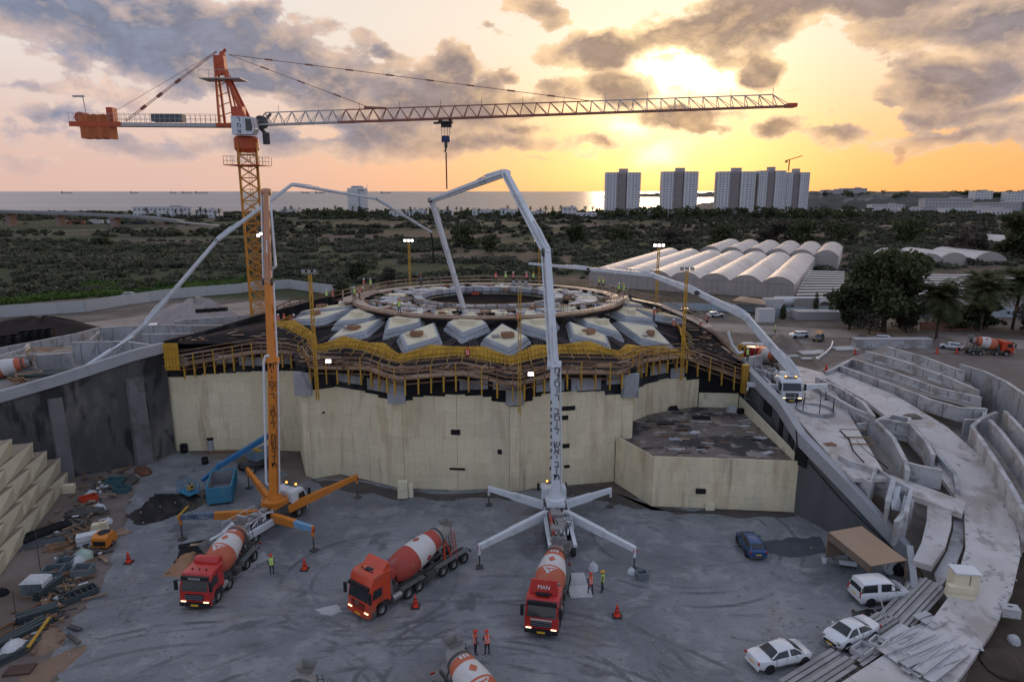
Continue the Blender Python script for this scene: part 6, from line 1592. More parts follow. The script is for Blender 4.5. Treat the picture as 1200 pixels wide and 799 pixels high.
def pump_truck(label,front,rz,m,legm,group=None,cabm=None,beacon=True,legs=None,deckm=None,z=0.0,lights=False,turret=-3.3,L=11.0):
 # local +x runs forward, origin at the front bumper
 t = thing('concrete_pump',label,'concrete pump',(front[0],front[1],z),rz,group)
 cab(t,cabm or m_wpaint,False,lights=lights,dark_visor=False)
 b = MB()
 for s in (-1,1): b.box((-(L + 1) / 2,s * .45,.95),(L - 1.2,.18,.32))
 b.box((turret,0,1.45),(2.3,2.2,.9)); b.build('chassis',m_chas,t)
 for ax in (-2.85,-7.2,-8.55,-9.9 if L > 10.5 else -8.55):
  for s in (-1,1): wheel(t,ax,s * 1.02,.5,.42)
 b = MB()
 for s in (-1,1): b.box((-L / 2 - 1.9,s * 1.12,1.25),(L * .56,.34,.26)); b.box((-L / 2 - 1.9,s * 1.2,1.0),(L * .5,.08,.5))
 b.build('side_deck',deckm or m_wpaint,t)
 b = MB(); b.box((turret,0,2.0),(1.9,1.8,.5)); b.lathe([(1.0,2.2),(1.0,2.5),(.7,2.6),(.62,3.1)],20,Matrix.Translation((turret,0,0))); b.build('turret',m,t,smooth_=True)
 b = MB()
 for k in range(5):
  x = turret - 1.6 - k * .95; b.box((x,rng.uniform(-.5,.5),1.6 + rng.uniform(0,.3)),(.7,rng.uniform(.6,1.3),.55),rz=rng.uniform(-.2,.2))
 for s in (-.28,.28): b.tube((turret - 1.4,s,1.75),(-L + 1.0,s,1.55),.16,8)
 b.build('pump_unit',m_dgry,t)
 b = MB()
 for k in range(14):
  x = turret - 1.2 - rng.uniform(0,4.2); y = rng.uniform(-.9,.9); b.tube((x,y,1.9),(x - rng.uniform(.3,1.2),y + rng.uniform(-.5,.5),1.9 + rng.uniform(-.2,.5)),.06,6)
 for s in (-1,1):
  for k in range(5): b.tube((turret - 1.5 - k,s * 1.15,1.4),(turret - 1.5 - k,s * 1.15,2.3),.025,5)
  b.bar((turret - 1.5,s * 1.15,2.3),(turret - 5.5,s * 1.15,2.3),.035)
 tag(b.build('hoses_and_rails',m_wpaint,t),kind='stuff')
 b = MB(); q = Vector((-L,0,1.6)); b.add([q + Vector(v) for v in ((-.6,-.75,.25),(.45,-.75,.25),(.45,.75,.25),(-.6,.75,.25),(-.3,-.4,-.65),(.3,-.4,-.65),(.3,.4,-.65),(-.3,.4,-.65))],[(0,1,5,4),(1,2,6,5),(2,3,7,6),(3,0,4,7),(4,5,6,7)]); b.build('hopper',m_dgry,t)
 if beacon:
  b = MB(); b.box((-.9,0,3.08),(.25,1.5,.1)); b.build('beacon_bar',m_chas,t)
  for s in (-.6,.6): b = MB(); b.tube((-.9,s,3.1),(-.9,s,3.28),.1,8); b.build('beacon',m_amb,t)
 # outriggers: world foot positions turned into this lorry's own frame
 Mi = (Matrix.Translation((front[0],front[1],z)) @ Matrix.Rotation(rz,4,'Z')).inverted()
 for (foot,att,hz,mm,tip) in (legs or []):
  p = Mi @ Vector((foot[0],foot[1],z)); a = Vector((att[0],att[1],1.35)); e = Vector((p.x,p.y,hz))
  d = (e - a); b = MB(); mid_ = a + d * .58
  b.bar(a,mid_,.50,.80,.46,.68); og = b.build('outrigger',mm,t)
  b = MB(); b.bar(mid_ - d * .02,e,.40,.58,.36,.46); b.build('outrigger_tip',tip or mm,og)
  b = MB(); b.tube(e + Vector((0,0,.25)),e + Vector((0,0,-.75)),.13,10); b.build('jack_leg',mm,og)
  b = MB(); b.tube(e + Vector((0,0,-.7)),(p.x,p.y,.12),.075,8); b.build('jack_rod',m_chas,og)
  b = MB(); b.box((p.x,p.y,.08),(.62,.62,.12)); b.build('foot_pad',m_chas,og)
  b = MB(); b.box((e.x,e.y,e.z - .15),(.2,.34,.3)); b.build('warning_lamp',m_tail,og)
 return t
def stack_text(root,s,a,c,size,off,m=m_letter):
 # letters one above the other on the face turned to the yard, running from a (top) to c (bottom)
 a,c = Vector(a),Vector(c); n = len(s)
 for i,ch in enumerate(s):
  if ch == ' ': continue
  p = a.lerp(c,(i + .5) / n) + Vector((0,off,0))
  text_mesh(ch,size,m,'letter',root,Matrix.Translation(p) @ Matrix.Rotation(PI / 2,4,'X'),.012)
# white pump in the middle
wf = at(641,566,0); rzw = R(92)
wt = at(651,582,2.6)
wfront = (wt.x - .15,wt.y + 3.3)
feet = [at(562,665),at(743,668),at(573,592),at(715,594)]
wp = pump_truck('white concrete pump with four spread outriggers in front of the cream wall',wfront,rzw,m_wpaint,m_wpaint,legs=[(feet[0],(-4.4,.9),2.0,m_wpaint,None),(feet[1],(-4.4,-.9),2.0,m_wpaint,None),(feet[2],(-2.6,.9),1.9,m_wpaint,None),(feet[3],(-2.6,-.9),1.9,m_wpaint,None)])
b = MB(); b.box((-7.4,.72,1.75),(4.2,.2,.7)); b.build('side_panel',m_dred,wp)
WB = [Vector((wt.x,wt.y,3.0)),atD(649.5,428,wt.y + .6),atD(641,296,wt.y + 4.5),atD(592,203,wt.y + 11),atD(506,235,wt.y + 17),atD(547,372,wt.y + 21.5)]
wb = thing('pump_boom','tall white folding boom lettered in black, rising from the white pump','boom',(0,0,0))
boom(wb,WB,1.0,.42,m_wpaint,pipe_side=-1)
stack_text(wb,'מנסור בסול שאיבות',atD(652.5,428,wt.y),atD(652,560,wt.y),.98,-.56)
b = MB()
for i in range(9): p = atD(645.5,470 + i * 8,wt.y - .05); b.box((p.x,p.y - .42,p.z),(.16,.02,.34))
tag(b.build('small_print',mat('small_print_grey',(.1,.1,.12),.6),wb),kind='stuff')
hs = thing('hose','black end hose hanging from the white boom to the worker on the roof','hose'); b = MB(); q = WB[-1]; pe = atD(548,418,q.y - 6); b.path([q,q + Vector((0,-.3,-1.2)),q.lerp(pe,.55) + Vector((0,0,-.4)),pe],.1,8); b.build('rubber_hose',m_dark,hs)
# orange pump on the left
ot = at(322,588,2.2); rzo = R(66)
ofr = (ot.x + math.cos(rzo) * 3.3,ot.y + math.sin(rzo) * 3.3)
m_mural = mat('painted_mural',(0.10,0.15,0.22),.5,var=.8,scale=2.0,dirt=((0.35,0.30,0.32),.8,1.4,.54,.62),dirt2=((0.02,0.05,0.08),.9,1.1,.5,.58))
m_blue_l = mat('light_blue_tip',(0.17,0.36,0.58),.45,var=.25,scale=1.2,dirt=((0.45,0.5,0.55),.6,1.2,.54,.62))
op = pump_truck('orange concrete pump with mural painted outriggers on the left of the yard',ofr,rzo,m_opaint,m_opaint,legs=[(at(214,632),(-4.6,.9),2.3,m_opaint,m_mural),(at(368,645),(-4.6,-.9),2.2,m_opaint,m_blue_l),(at(419,583),(-2.6,-.9),2.4,m_opaint,None),(at(292,572),(-2.6,.9),2.2,m_opaint,None)],L=11.4)
b = MB(); b.lathe([(1.25,2.45),(1.25,2.62),(1.1,2.62)],24,Matrix.Translation((-3.3,0,0)),cap=False); b.build('slew_ring',m_opaint,op)
b = MB(); b.add([(-7.6,-.6,2.0),(-7.6,.8,2.2),(-9.2,.9,1.7),(-9.4,-.9,1.5),(-9.4,-1.25,.5),(-7.6,-1.25,.9)],[(0,1,2,3),(0,3,4,5)]); b.build('tarpaulin',m_tarp,op)
OB = [Vector((ot.x,ot.y,2.9)),atD(319,422,ot.y + .3),atD(314.5,330,ot.y + 1.8),atD(312,225,ot.y + 4.5),atD(317,378,ot.y + 17)]
ob = thing('pump_boom','orange folding boom with black letters rising upright from the orange pump','boom',(0,0,0))
boom(ob,OB,.86,.5,m_opaint,mats=[m_opaint,m_opaint,m_cop2,m_cop2],pipe_side=-1)
stack_text(ob,'תייסיר בסול משאבות',atD(320.3,424,ot.y),atD(323.5,546,ot.y),.88,-.5)
# light pipes standing off the orange boom
b = MB(); b.path([atD(319,570,ot.y - .2),atD(312,566,ot.y - .3),atD(309,425,ot.y - .1),atD(311,417,ot.y),atD(316,417,ot.y)],.12,8); b.build('riser_pipe',m_wpaint,ob)
b = MB(); b.path([atD(317,238,ot.y + 4),atD(322,300,ot.y + 3),atD(323,312,ot.y + 2.6),atD(318,316,ot.y + 2.6),atD(317,340,ot.y + 2),atD(318,358,ot.y + 2)],.12,8); b.build('riser_pipe',m_wpaint,ob)
for (px,py) in ((303,276),(306,274)):
 p = atD(px,py,ot.y + 3); b = MB(); b.box(p,(.28,.2,.28)); o = b.build('floodlight',m_chas,ob); b = MB(); b.box(p + Vector((0,-.11,0)),(.22,.03,.22)); b.build('lens',m_lamp,o)
# white pump behind the left wall
pl_ = atD(112,436,86); lp = pump_truck('white concrete pump mostly hidden behind the left wall',(pl_.x + 2,pl_.y + 3),R(60),m_wpaint,m_wpaint,z=7.0,beacon=False)
LBm = [atD(104,436,85.5),atD(171,379,88),atD(254,282,92),atD(342,216.5,97),atD(441,233,103),atD(505,272,108)]
lb_ = thing('pump_boom','long white boom reaching from behind the left wall across the crane mast','boom',(0,0,0))
boom(lb_,LBm,.58,.30,m_wpaint,pipe_side=1)
b = MB(); b.tube(atD(99,431,85),atD(131,410,86),.30,10); r_ = b.build('ram',m_wpaint,lb_); b = MB(); b.tube(atD(131,410,86),atD(157,394,87),.16,10); b.build('ram_rod',m_cyl,r_)
hs = thing('hose','short dark hose hanging from the tip of the long left boom','hose'); b = MB(); b.path([LBm[-1],atD(507,284,108),atD(508,308,108)],.13,7); b.build('rubber_hose',m_dark,hs)
# white pump on the right terrace
pf = at(927,474,7.2)
rp = pump_truck('white concrete pump with headlights on, facing the camera on the right terrace',(pf.x,pf.y),R(-94),m_wpaint,m_wpaint,z=7.22,lights=True,legs=[((pf.x - 4.6,pf.y + 2.0,0),(-2.4,-.9),1.9,m_wpaint,None),((pf.x + 4.8,pf.y + 1.6,0),(-2.4,.9),1.9,m_wpaint,None)])
RB = [at(934,441,9.6),atD(874,371,pf.y + 8),atD(818,343,pf.y + 12),atD(764,322,pf.y + 17),atD(690,315,pf.y + 22),atD(621,309,pf.y + 27)]
rb = thing('pump_boom','white boom arching from the right terrace pump over the roof to the ring','boom',(0,0,0))
boom(rb,RB,.9,.32,m_wpaint,pipe_side=1)
b = MB(); b.path([atD(853,388,pf.y + 3),atD(858,404,pf.y + 2.5),atD(866,414,pf.y + 2),atD(871,412,pf.y + 2)],.16,8); b.build('loose_hose',m_tarp,rb)
# ------------------------------------------------------------------ tower crane
m_cry = mat('yellow_crane_mast',(0.52,0.215,0.02),.55,var=.15,scale=.8)
m_crr = mat('red_orange_crane',(0.50,0.085,0.03),.5,var=.15,scale=.8,dirt=((0.3,0.08,0.05),.5,.5,.5,.7))
m_crd = mat('dark_red_lattice',(0.30,0.12,0.085),.55,var=.15,scale=.5)
m_crg = mat('pale_jib_steel',(0.46,0.44,0.43),.5,var=.2,scale=.3)
CD = 101.0
cb = atD(297.5,372,CD); ct = atD(287,160,CD)
cr = thing('tower_crane','yellow and red tower crane towering over the left side of the site','tower crane',(cb.x + 1.0,CD,0))
ox,oz = cr.location.x,ct.z
def lattice(pts_fn,n,r,name,m,parent):
 # pts_fn(i) gives the four corner points of frame i
 b = MB(); P = [pts_fn(i) for i in range(n + 1)]
 for i in range(n):
  for k in range(4):
   b.bar(P[i][k],P[i + 1][k],r * 1.7); b.bar(P[i][k],P[i + 1][(k + 1) % 4],r); b.bar(P[i][(k + 1) % 4],P[i + 1][k],r); b.bar(P[i][k],P[i][(k + 1) % 4],r)
 return b.build(name,m,parent)
ang = R(24); hw = 1.22
def mast_pts(i,n=24,z1=oz - .9):
 z = z1 * i / n; return [Vector((math.cos(ang + PI / 4 + k * PI / 2) * hw * 1.414,math.sin(ang + PI / 4 + k * PI / 2) * hw * 1.414,z)) for k in range(4)]
for s_ in range(8):
 def sec(i,s_=s_): return mast_pts(s_ * 3 + i)
 tag(lattice(sec,3,.11,'mast_section',m_cry,cr),kind=None)
# ladder inside the mast, platform and slewing ring
b = MB()
for s in (-.2,.2): b.bar((s,.5,0),(s,.5,oz - 1),.05)
for k in range(60): b.bar((-.2,.5,k * (oz - 1) / 60),(.2,.5,k * (oz - 1) / 60),.04)
tag(b.build('ladder',m_cry,cr),kind='stuff')
b = MB(); b.box((0,0,oz - 4.0),(5.0,5.0,.12))
pf_ = b.build('platform',m_crr,cr)
b = MB()
for k in range(4):
 for j in range(5):
  a = [(-2.5,-2.5),(2.5,-2.5),(2.5,2.5),(-2.5,2.5)]; p,q = Vector((*a[k],oz - 4)),Vector((*a[(k + 1) % 4],oz - 4)); c = p.lerp(q,j / 4); b.bar(c,c + Vector((0,0,1.2)),.05)
 for z in (.6,1.2): b.bar(p + Vector((0,0,z)),q + Vector((0,0,z)),.05)
tag(b.build('guard_rail',m_crg,pf_),kind='stuff')
b = MB(); b.lathe([(1.35,oz - 2.2),(1.7,oz - 1.7),(1.7,oz - .3),(1.4,oz)],20); b.build('slewing_ring',m_crr,cr,smooth_=True,ang=30)
# cab with letters
cbx = -1.2
b = MB(); b.extrude_y([(-1.4,.05),(1.3,.05),(1.75,.8),(1.5,2.35),(-1.4,2.5)],-1.35 - 1.0,.2 - .6); o = b.build('operator_cab',m_wpaint,cr); o.location = (.6,-.6,oz)
b = MB(); b.add([(.55,-2.365,.5),(1.35,-2.365,.5),(1.5,-2.365,1.0),(1.35,-2.365,2.1),(.55,-2.365,2.1)],[(0,1,2,3,4)]); g_ = b.build('cab_window',m_glass,o)
b = MB(); b.bar((1.78,-2.2,.85),(1.55,-2.2,2.2),.05); b.bar((1.78,-.7,.85),(1.55,-.7,2.2),.05); b.build('window_post',m_crr,o)
for i,ch in enumerate('רמא'): text_mesh(ch,.95,mat('dark_blue_letter',(.02,.03,.10),.5),'letter',o,Matrix.Translation((-.35,-2.37,2.05 - i * .8)) @ Matrix.Rotation(PI / 2,4,'X'),.01)
# A frame
pk = atD(252.5,66,CD); pk = Vector((pk.x - ox,0,pk.z)); rl = atD(261,149,CD); rl = Vector((rl.x - ox,0,rl.z)); fr = atD(289,138,CD); fr = Vector((fr.x - ox,0,fr.z))
for sy in (-1.0,1.0):
 b = MB(); b.bar(Vector((rl.x,sy,rl.z)),Vector((pk.x,sy * .35,pk.z)),.30); b.bar(Vector((rl.x + 2.2,sy,rl.z)),Vector((pk.x + 1.2,sy * .35,pk.z - 2)),.22); b.build('rear_post',m_crr,cr)
 b = MB(); b.bar(Vector((fr.x,sy,fr.z)),Vector((pk.x + .9,sy * .35,pk.z - 1.2)),.3,.45); b.build('front_brace',m_crr,cr)
b = MB()
for k in range(7):
 f = k / 7; p = rl.lerp(pk,f); b.bar(p + Vector((0,-1 + .6 * f,0)),p + Vector((2.1 - .9 * f,-1 + .6 * f,.6)),.1); b.bar(p + Vector((0,-1 + .6 * f,0)),p + Vector((0,1 - .6 * f,0)),.1)
tag(b.build('frame_rung',m_crr,cr),kind='stuff')
b = MB(); b.box(pk + Vector((.6,0,-1.2)),(1.5,1.1,2.5),taper=.85); b.tube(pk + Vector((1.0,-.3,.25)),pk + Vector((1.0,.3,.25)),.35,12); b.bar(pk + Vector((.6,0,0)),pk + Vector((1.5,0,.9)),.3); b.build('frame_head',m_crr,cr)
b = MB(); q = pk + Vector((.9,0,-3.1)); b.box(q,(5.6,3.2,.12))
for x in (-2.8,-1.4,1.4,2.8): b.bar(q + Vector((x,-1.6,0)),q + Vector((x,-1.6,1.1)),.05)
b.bar(q + Vector((-2.8,-1.6,1.1)),q + Vector((2.8,-1.6,1.1)),.05); b.build('head_platform',m_crg,cr)
b = MB(); b.box((rl.x + 2.2,0,rl.z + .2),(5.4,2.2,.5)); b.build('machine_deck',m_crr,cr)
b = MB(); b.box((rl.x + 2.6,-.5,rl.z + 1.9),(1.6,1.3,1.5)); b.build('winch_house',m_crr,cr)
# counter jib: deck, rails, ballast, winch cabinet
cj0,cj1 = atD(262,147.5,CD),atD(86,146,CD); cj0 = Vector((cj0.x - ox,0,cj0.z)); cj1 = Vector((cj1.x - ox,0,cj1.z)); dj = cj1 - cj0
b = MB()
for sy in (-.8,.8): b.bar(cj0 + Vector((0,sy,0)),cj1 + Vector((0,sy,0)),.22,.5)
b.bar(cj0 + Vector((0,0,.15)),cj1 + Vector((0,0,.15)),1.6,.06); b.build('counter_jib',m_crg,cr)
b = MB(); b.bar(cj0.lerp(cj1,.66) + Vector((0,-.95,0)),cj1 + Vector((0,-.95,0)),.12,.7); b.build('jib_fascia',m_crr,cr)
b = MB()
for k in range(31):
 p = cj0.lerp(cj1,k / 30)
 for sy in (-.9,.9): b.bar(p + Vector((0,sy,.2)),p + Vector((0,sy,1.45)),.045)
for sy in (-.9,.9):
 for z in (.8,1.45): b.bar(cj0 + Vector((0,sy,z)),cj1 + Vector((0,sy,z)),.045)
tag(b.build('guard_rail',m_crg,cr),kind='stuff')
bl = thing('x','x','x'); bpy.data.objects.remove(bl)
for k in range(7):
 f = .75 + k * .028; p = cj0.lerp(cj1,f); b = MB(); b.box(p + Vector((0,0,-.35 + (.08 if k % 2 else 0))),(.58,1.9,3.2)); b.build('ballast_block',mat('ballast_orange',(0.48,0.13,0.045),.8,var=.2,scale=.6,rnd=.12),cr)
b = MB(); b.box(cj0.lerp(cj1,.735) + Vector((0,0,1.2)),(.9,1.2,2.2)); b.build('ballast_post',m_crr,cr)
b = MB(); b.tube(cj0.lerp(cj1,.93) + Vector((0,-.8,.9)),cj0.lerp(cj1,.93) + Vector((0,.8,.9)),.75,14); b.build('winch_drum',m_crr,cr)
b = MB(); p = cj0.lerp(cj1,.36); b.box(p + Vector((0,0,.95)),(4.3,1.4,1.0)); b.build('electric_cabinet',mat('slate_cabinet',(0.10,0.12,0.14),.6),cr)
b = MB(); p = cj0.lerp(cj1,.90); b.bar(p + Vector((0,0,0)),p + Vector((-.3,0,3.8)),.1); b.box(p + Vector((-.9,0,3.8)),(1.6,.2,.25)); b.build('lamp_post',m_crg,cr)
# tie rods
b = MB(); hd = pk + Vector((.2,0,.6))
for (f,sy) in ((.64,-.6),(.66,.6),(.83,0)): b.bar(hd + Vector((0,sy * .4,0)),cj0.lerp(cj1,f) + Vector((0,sy,.5)),.07 if sy else .04)
for (f,sy) in ((.64,-.6),(.66,.6)):
 for k in (.42,.62,.8): q = (hd + Vector((0,sy * .4,0))).lerp(cj0.lerp(cj1,f) + Vector((0,sy,.5)),k); d = (cj0.lerp(cj1,f) - hd).normalized(); b.bar(q - d * .45,q + d * .45,.18)
b.build('tie_rod',m_crd,cr)
# main jib: triangular lattice, slightly rising
j0 = atD(301,147,CD); j1 = atD(925,124.8,CD - 2); t0 = atD(303,132.5,CD); t1 = atD(914,110.8,CD - 2)
j0,j1,t0,t1 = [Vector((v.x - ox,v.y - CD,v.z)) for v in (j0,j1,t0,t1)]
NB = 38
LA = [j0.lerp(j1,i / NB) + Vector((0,-.75,0)) for i in range(NB + 1)]; LC = [j0.lerp(j1,i / NB) + Vector((0,.75,0)) for i in range(NB + 1)]; TP = [t0.lerp(t1,(i + .5) / NB) for i in range(NB)]
for s0 in range(0,NB,6):
 s1 = min(NB,s0 + 6); far_ = s0 >= 24
 b = MB(); b.bar(LA[s0],LA[s1],.17,.2); b.bar(LC[s0],LC[s1],.17,.2); ch_ = b.build('bottom_chord',m_crd if s0 >= 6 else m_crg,cr)
 b = MB(); b.bar(TP[s0],TP[min(NB - 1,s1)],.15); b.build('top_chord',m_crd if 6 <= s0 < 24 else m_crg,cr)
 b = MB()
 for i in range(s0,s1):
  for S in (LA,LC): b.bar(S[i],TP[i],.085); b.bar(TP[i],S[i + 1],.085)
  b.bar(LA[i],LC[i + 1],.08); b.bar(LA[i],LC[i],.08)
  if i % 3 == 1: b.bar(TP[i],TP[i] + Vector((0,0,.9)),.07)
 b.build('web_brace',m_crd if 6 <= s0 < 24 else m_crg,cr)
b = MB(); b.box(j1 + Vector((.2,0,.1)),(1.2,1.7,.5)); b.build('jib_end',m_crr,cr)
# jib ties with sleeves
b = MB(); hd = pk + Vector((1.8,0,.2)); e1 = TP[8]; e2 = TP[24]
for e in (e1,e2):
 b.bar(hd,e,.075); n = 4 if e is e1 else 9; d = (e - hd).normalized()
 for k in range(1,n): q = hd.lerp(e,k / n); b.bar(q - d * .55,q + d * .55,.19)
b.bar(TP[9],TP[8] + Vector((-1.2,0,.2)),.3)
b.build('jib_tie',m_crd,cr)
b = MB(); b.tube(Vector((j0.x + .7,-.5,j0.z + .4)),Vector((j0.x + .7,.5,j0.z + .4)),.9,12); b.tube(Vector((j0.x + 1.2,0,j0.z - 1.0)),Vector((j0.x + 1.2,0,j0.z - 2.6)),.5,10); b.bar(Vector((j0.x - .6,0,j0.z + .8)),Vector((j0.x + 1.2,0,j0.z - 1.2)),.4); b.bar(Vector((j0.x + 2.1,0,j0.z + 1.6)),Vector((j0.x + .7,0,j0.z)),.3); b.build('trolley_winch',m_chas,cr)
# trolley and hook
tx = atD(522,140,CD); tp = Vector((tx.x - ox,0,tx.z))
tl = MB(); tl.box(tp + Vector((0,0,-.4)),(2.0,1.7,.25));
for x in (-.7,.7): tl.tube(tp + Vector((x,-.9,-.1)),tp + Vector((x,.9,-.1)),.22,10)
tl.box(tp + Vector((-1.3,0,-.5)),(.7,1.1,.2)); tl.box(tp + Vector((.1,0,-.85)),(1.5,.5,.5)); tl.build('trolley',m_chas,cr)
hk = thing('crane_hook','blue hook block and chain hanging from the crane jib','hook',(ox + tp.x,CD,0)); hz = atD(522,163,CD).z; ez = atD(522,222,CD).z
b = MB()
for x in (-.6,-.2,.25,.6): b.tube((x * .95,0,hz + .5),(x,0,tp.z - .5),.035,5)
b.build('hoist_rope',m_chas,hk)
b = MB(); b.box((0,0,hz),(1.25,.45,.9),taper=.92); b.build('hook_block',mat('navy_hook_block',(0.02,0.04,0.11),.5),hk)
b = MB(); b.tube((0,0,hz - .4),(0,0,hz - 1.2),.22,10); b.tube((0,0,hz - 1.2),(-.15,0,hz - 1.8),.13,8); b.build('hook',m_chas,hk)
b = MB(); b.tube((0,0,hz - 1.8),(0,0,ez),.075,6)
for k in range(24): z = hz - 2 - k * (hz - 2 - ez) / 24; b.box((0,0,z),(.2,.2,.16))
b.build('sling_chain',m_chas,hk)
# ================================================================== CARS
def car(label,loc,rz,paint,kind='sedan',L=4.5,W=1.8,H=1.45,group=None,cat='car',name='parked_car',lights=False):
 # +x forward, origin at the middle of the car on the ground
 t = thing(name,label,cat,loc,rz,group)
 if kind == 'sedan': S = [(-.5,.60,.86,.62),(-.485,.80,.98,.72),(-.40,.92,1.0,.76),(-.28,.98,1.0,.78),(-.13,1.0,1.37,.62),(.05,1.0,1.45,.62),(.16,1.0,1.40,.60),(.31,.97,.99,.76),(.42,.93,.90,.72),(.48,.82,.76,.62),(.5,.66,.62,.5)]
 elif kind == 'hatch': S = [(-.5,.74,.90,.66),(-.49,.88,1.02,.72),(-.46,.92,1.10,.68),(-.33,.98,1.44,.60),(-.10,1.0,1.50,.62),(.06,1.0,1.50,.62),(.15,1.0,1.40,.60),(.29,.97,1.03,.76),(.42,.93,.92,.72),(.48,.82,.76,.62),(.5,.66,.62,.5)]
 elif kind == 'van': S = [(-.5,.80,1.0,.74),(-.495,.92,1.1,.76),(-.47,.96,1.5,.72),(-.44,.98,1.80,.76),(-.15,1.0,1.84,.78),(.05,1.0,1.82,.78),(.15,1.0,1.60,.74),(.29,.98,1.14,.78),(.43,.92,1.0,.72),(.485,.82,.80,.62),(.5,.66,.64,.5)]
 elif kind == 'pickup': S = [(-.5,.86,.96,.82),(-.49,.92,1.0,.84),(-.2,.98,1.02,.84),(-.17,.98,1.5,.64),(-.08,1.0,1.72,.64),(.03,1.0,1.72,.64),(.10,1.0,1.60,.62),(.20,.98,1.12,.80),(.42,.94,1.04,.76),(.485,.86,.86,.66),(.5,.7,.66,.5)]
 else: S = [(-.5,.78,.95,.72),(-.49,.90,1.08,.76),(-.47,.95,1.2,.74),(-.40,.98,1.66,.64),(-.10,1.0,1.74,.66),(.05,1.0,1.74,.66),(.13,1.0,1.62,.62),(.25,.98,1.14,.80),(.42,.94,1.04,.76),(.485,.84,.84,.66),(.5,.7,.66,.5)]
 belt = {'sedan': .95,'hatch': 1.0,'van': 1.1,'pickup': 1.05,'suv': 1.08}[kind]; k = H / {'sedan': 1.45,'hatch': 1.5,'van': 1.84,'pickup': 1.72,'suv': 1.74}[kind]
 ring = []
 for (fx,w,zr,wr) in S:
  hw = W / 2 * w; zb = min(belt,zr - .02) * k; zr *= k; x = fx * L
  low = .24 + (.12 if abs(fx) > .47 else 0)
  half = [(hw * .86,low),(hw * .97,low + .16),(hw,(low + zb) / 2 + .04),(hw * .985,zb - .08),(hw * .95,zb),(W / 2 * wr + .02,zr - .045),(W / 2 * wr - .12,zr),(0,zr + .02)]
  ring.append([(x,y,z) for (y,z) in half] + [(x,-y,z) for (y,z) in reversed(half[:-1])])
 m = len(ring[0]); b = MB(); V = [p for r_ in ring for p in r_]; F_ = []
 for i in range(len(ring) - 1):
  for j in range(m): F_.append((i * m + j,i * m + (j + 1) % m,(i + 1) * m + (j + 1) % m,(i + 1) * m + j))
 F_ += [tuple(range(m)),tuple(reversed(range((len(ring) - 1) * m,len(ring) * m)))]
 b.add(V,F_); body = b.build('body',paint,t,smooth_=True,ang=42)
 cabin = [i for i,s in enumerate(S) if s[2] > belt + .15]
 i0,i1 = cabin[0],cabin[-1]
 def P(i,j): return Vector(ring[i][j])
 def strip(nm,i,k_,f0,f1,sx):
  # glass laid just proud of the shell between two stations, right across the car
  V = []; js = list(range(5,m - 4))
  for f in (f0,f1):
   for j in js:
    q = P(i,j).lerp(P(k_,j),f); q.y *= .93; V.append(q + Vector((sx * .022,0,.024)))
  n = len(js); b = MB(); b.add(V,[(q,q + 1,n + q + 1,n + q) for q in range(n - 1)]); return b.build(nm,m_glass,body,smooth_=True)
 strip('windscreen',i1 + 1,i1,.05,.98,1); strip('rear_window',i0 - 1,i0,.08,.95,-1)
 if kind in ('van','sedan','hatch'): pass
 for s,(jb,jt) in ((1,(4,5)),(-1,(m - 5,m - 6))):
  st = list(range(i0 - 1,i1 + 2)); hf = len(st) // 2
  for gq in (st[:hf + 1],st[hf:]):
   lo,hi = [],[]
   for n_,i in enumerate(gq):
    A_,B_ = P(i,jb),P(i,jt); f1 = .90 if S[i][2] > belt + .15 else .25
    lo.append(A_.lerp(B_,.10)); hi.append(A_.lerp(B_,f1))
   sh = .07
   for L_ in (lo,hi): L_[0] = L_[0].lerp(L_[1],sh * 2); L_[-1] = L_[-1].lerp(L_[-2],sh * 2)
   n = len(lo); b = MB(); b.add([v + Vector((0,s * .016,.006)) for v in lo + hi],[(q,q + 1,n + q + 1,n + q) for q in range(n - 1)]); b.build('side_window',m_glass,body)
 r = .33 if kind in ('sedan','hatch') else .37
 for fx in (-.305,.315):
  for s in (-1,1):
   w_ = wheel(t,fx * L,s * (W / 2 - .12),r,.24)
   b = MB(); b.lathe([(r + .05,-.03),(r + .05,.03)],20,Matrix.Translation((fx * L,s * (W / 2 - .02),r + .02)) @ Matrix.Rotation(PI / 2,4,'X')); b.build('wheel_arch',m_letter,w_)
 for s in (-1,1):
  b = MB(); b.box((L * .476,s * W * .33,.70 * (1 if kind in ('sedan','hatch') else 1.15)),(.16,.34,.15),rz=-s * .5); b.build('headlight',m_hl if lights else m_rim,body)
  b = MB(); b.box((-L * .49,s * W * .38,.86 if kind != 'van' else 1.0),(.10,.24,.16 if kind != 'van' else .5),rz=s * .4); b.build('tail_light',m_tail,body)
  b = MB(); b.box((L * .17,s * (W / 2 + .07),belt * k + .03),(.12,.18,.13)); b.build('mirror',paint,body)
  b = MB(); b.box((0,s * (W / 2 + .003),.42),(L * .42,.03,.10)); b.build('sill',m_chas,body)
  for fx in (-.02,-.2): b = MB(); b.box((fx * L,s * (W / 2 - .012),.70),(.015,.03,.55)); b.build('door_gap',m_letter,body)
 b = MB(); b.box((L * .497,0,.48),(.05,W * .6,.2)); b.build('grille',m_letter,body)
 b = MB(); b.box((-L * .498,0,.62 if kind != 'van' else .8),(.04,.5,.12)); b.box((L * .515,0,.42),(.02,.5,.12)); b.build('number_plate',m_plate,body)
 b = MB(); b.box((-L * .495,0,.38),(.08,W * .8,.14)); b.build('bumper',m_chas if kind != 'sedan' else paint,body)
 return t
m_cw = mat('white_car_paint',(0.66,0.68,0.71),.3,var=.05,coat=.6,dirt=((0.5,0.5,0.5),.4,.8,.55,.75))
m_cb = mat('blue_car_paint',(0.011,0.055,0.17),.3,var=.08,coat=.6,dirt=((0.08,0.13,0.22),.4,.8,.55,.75))
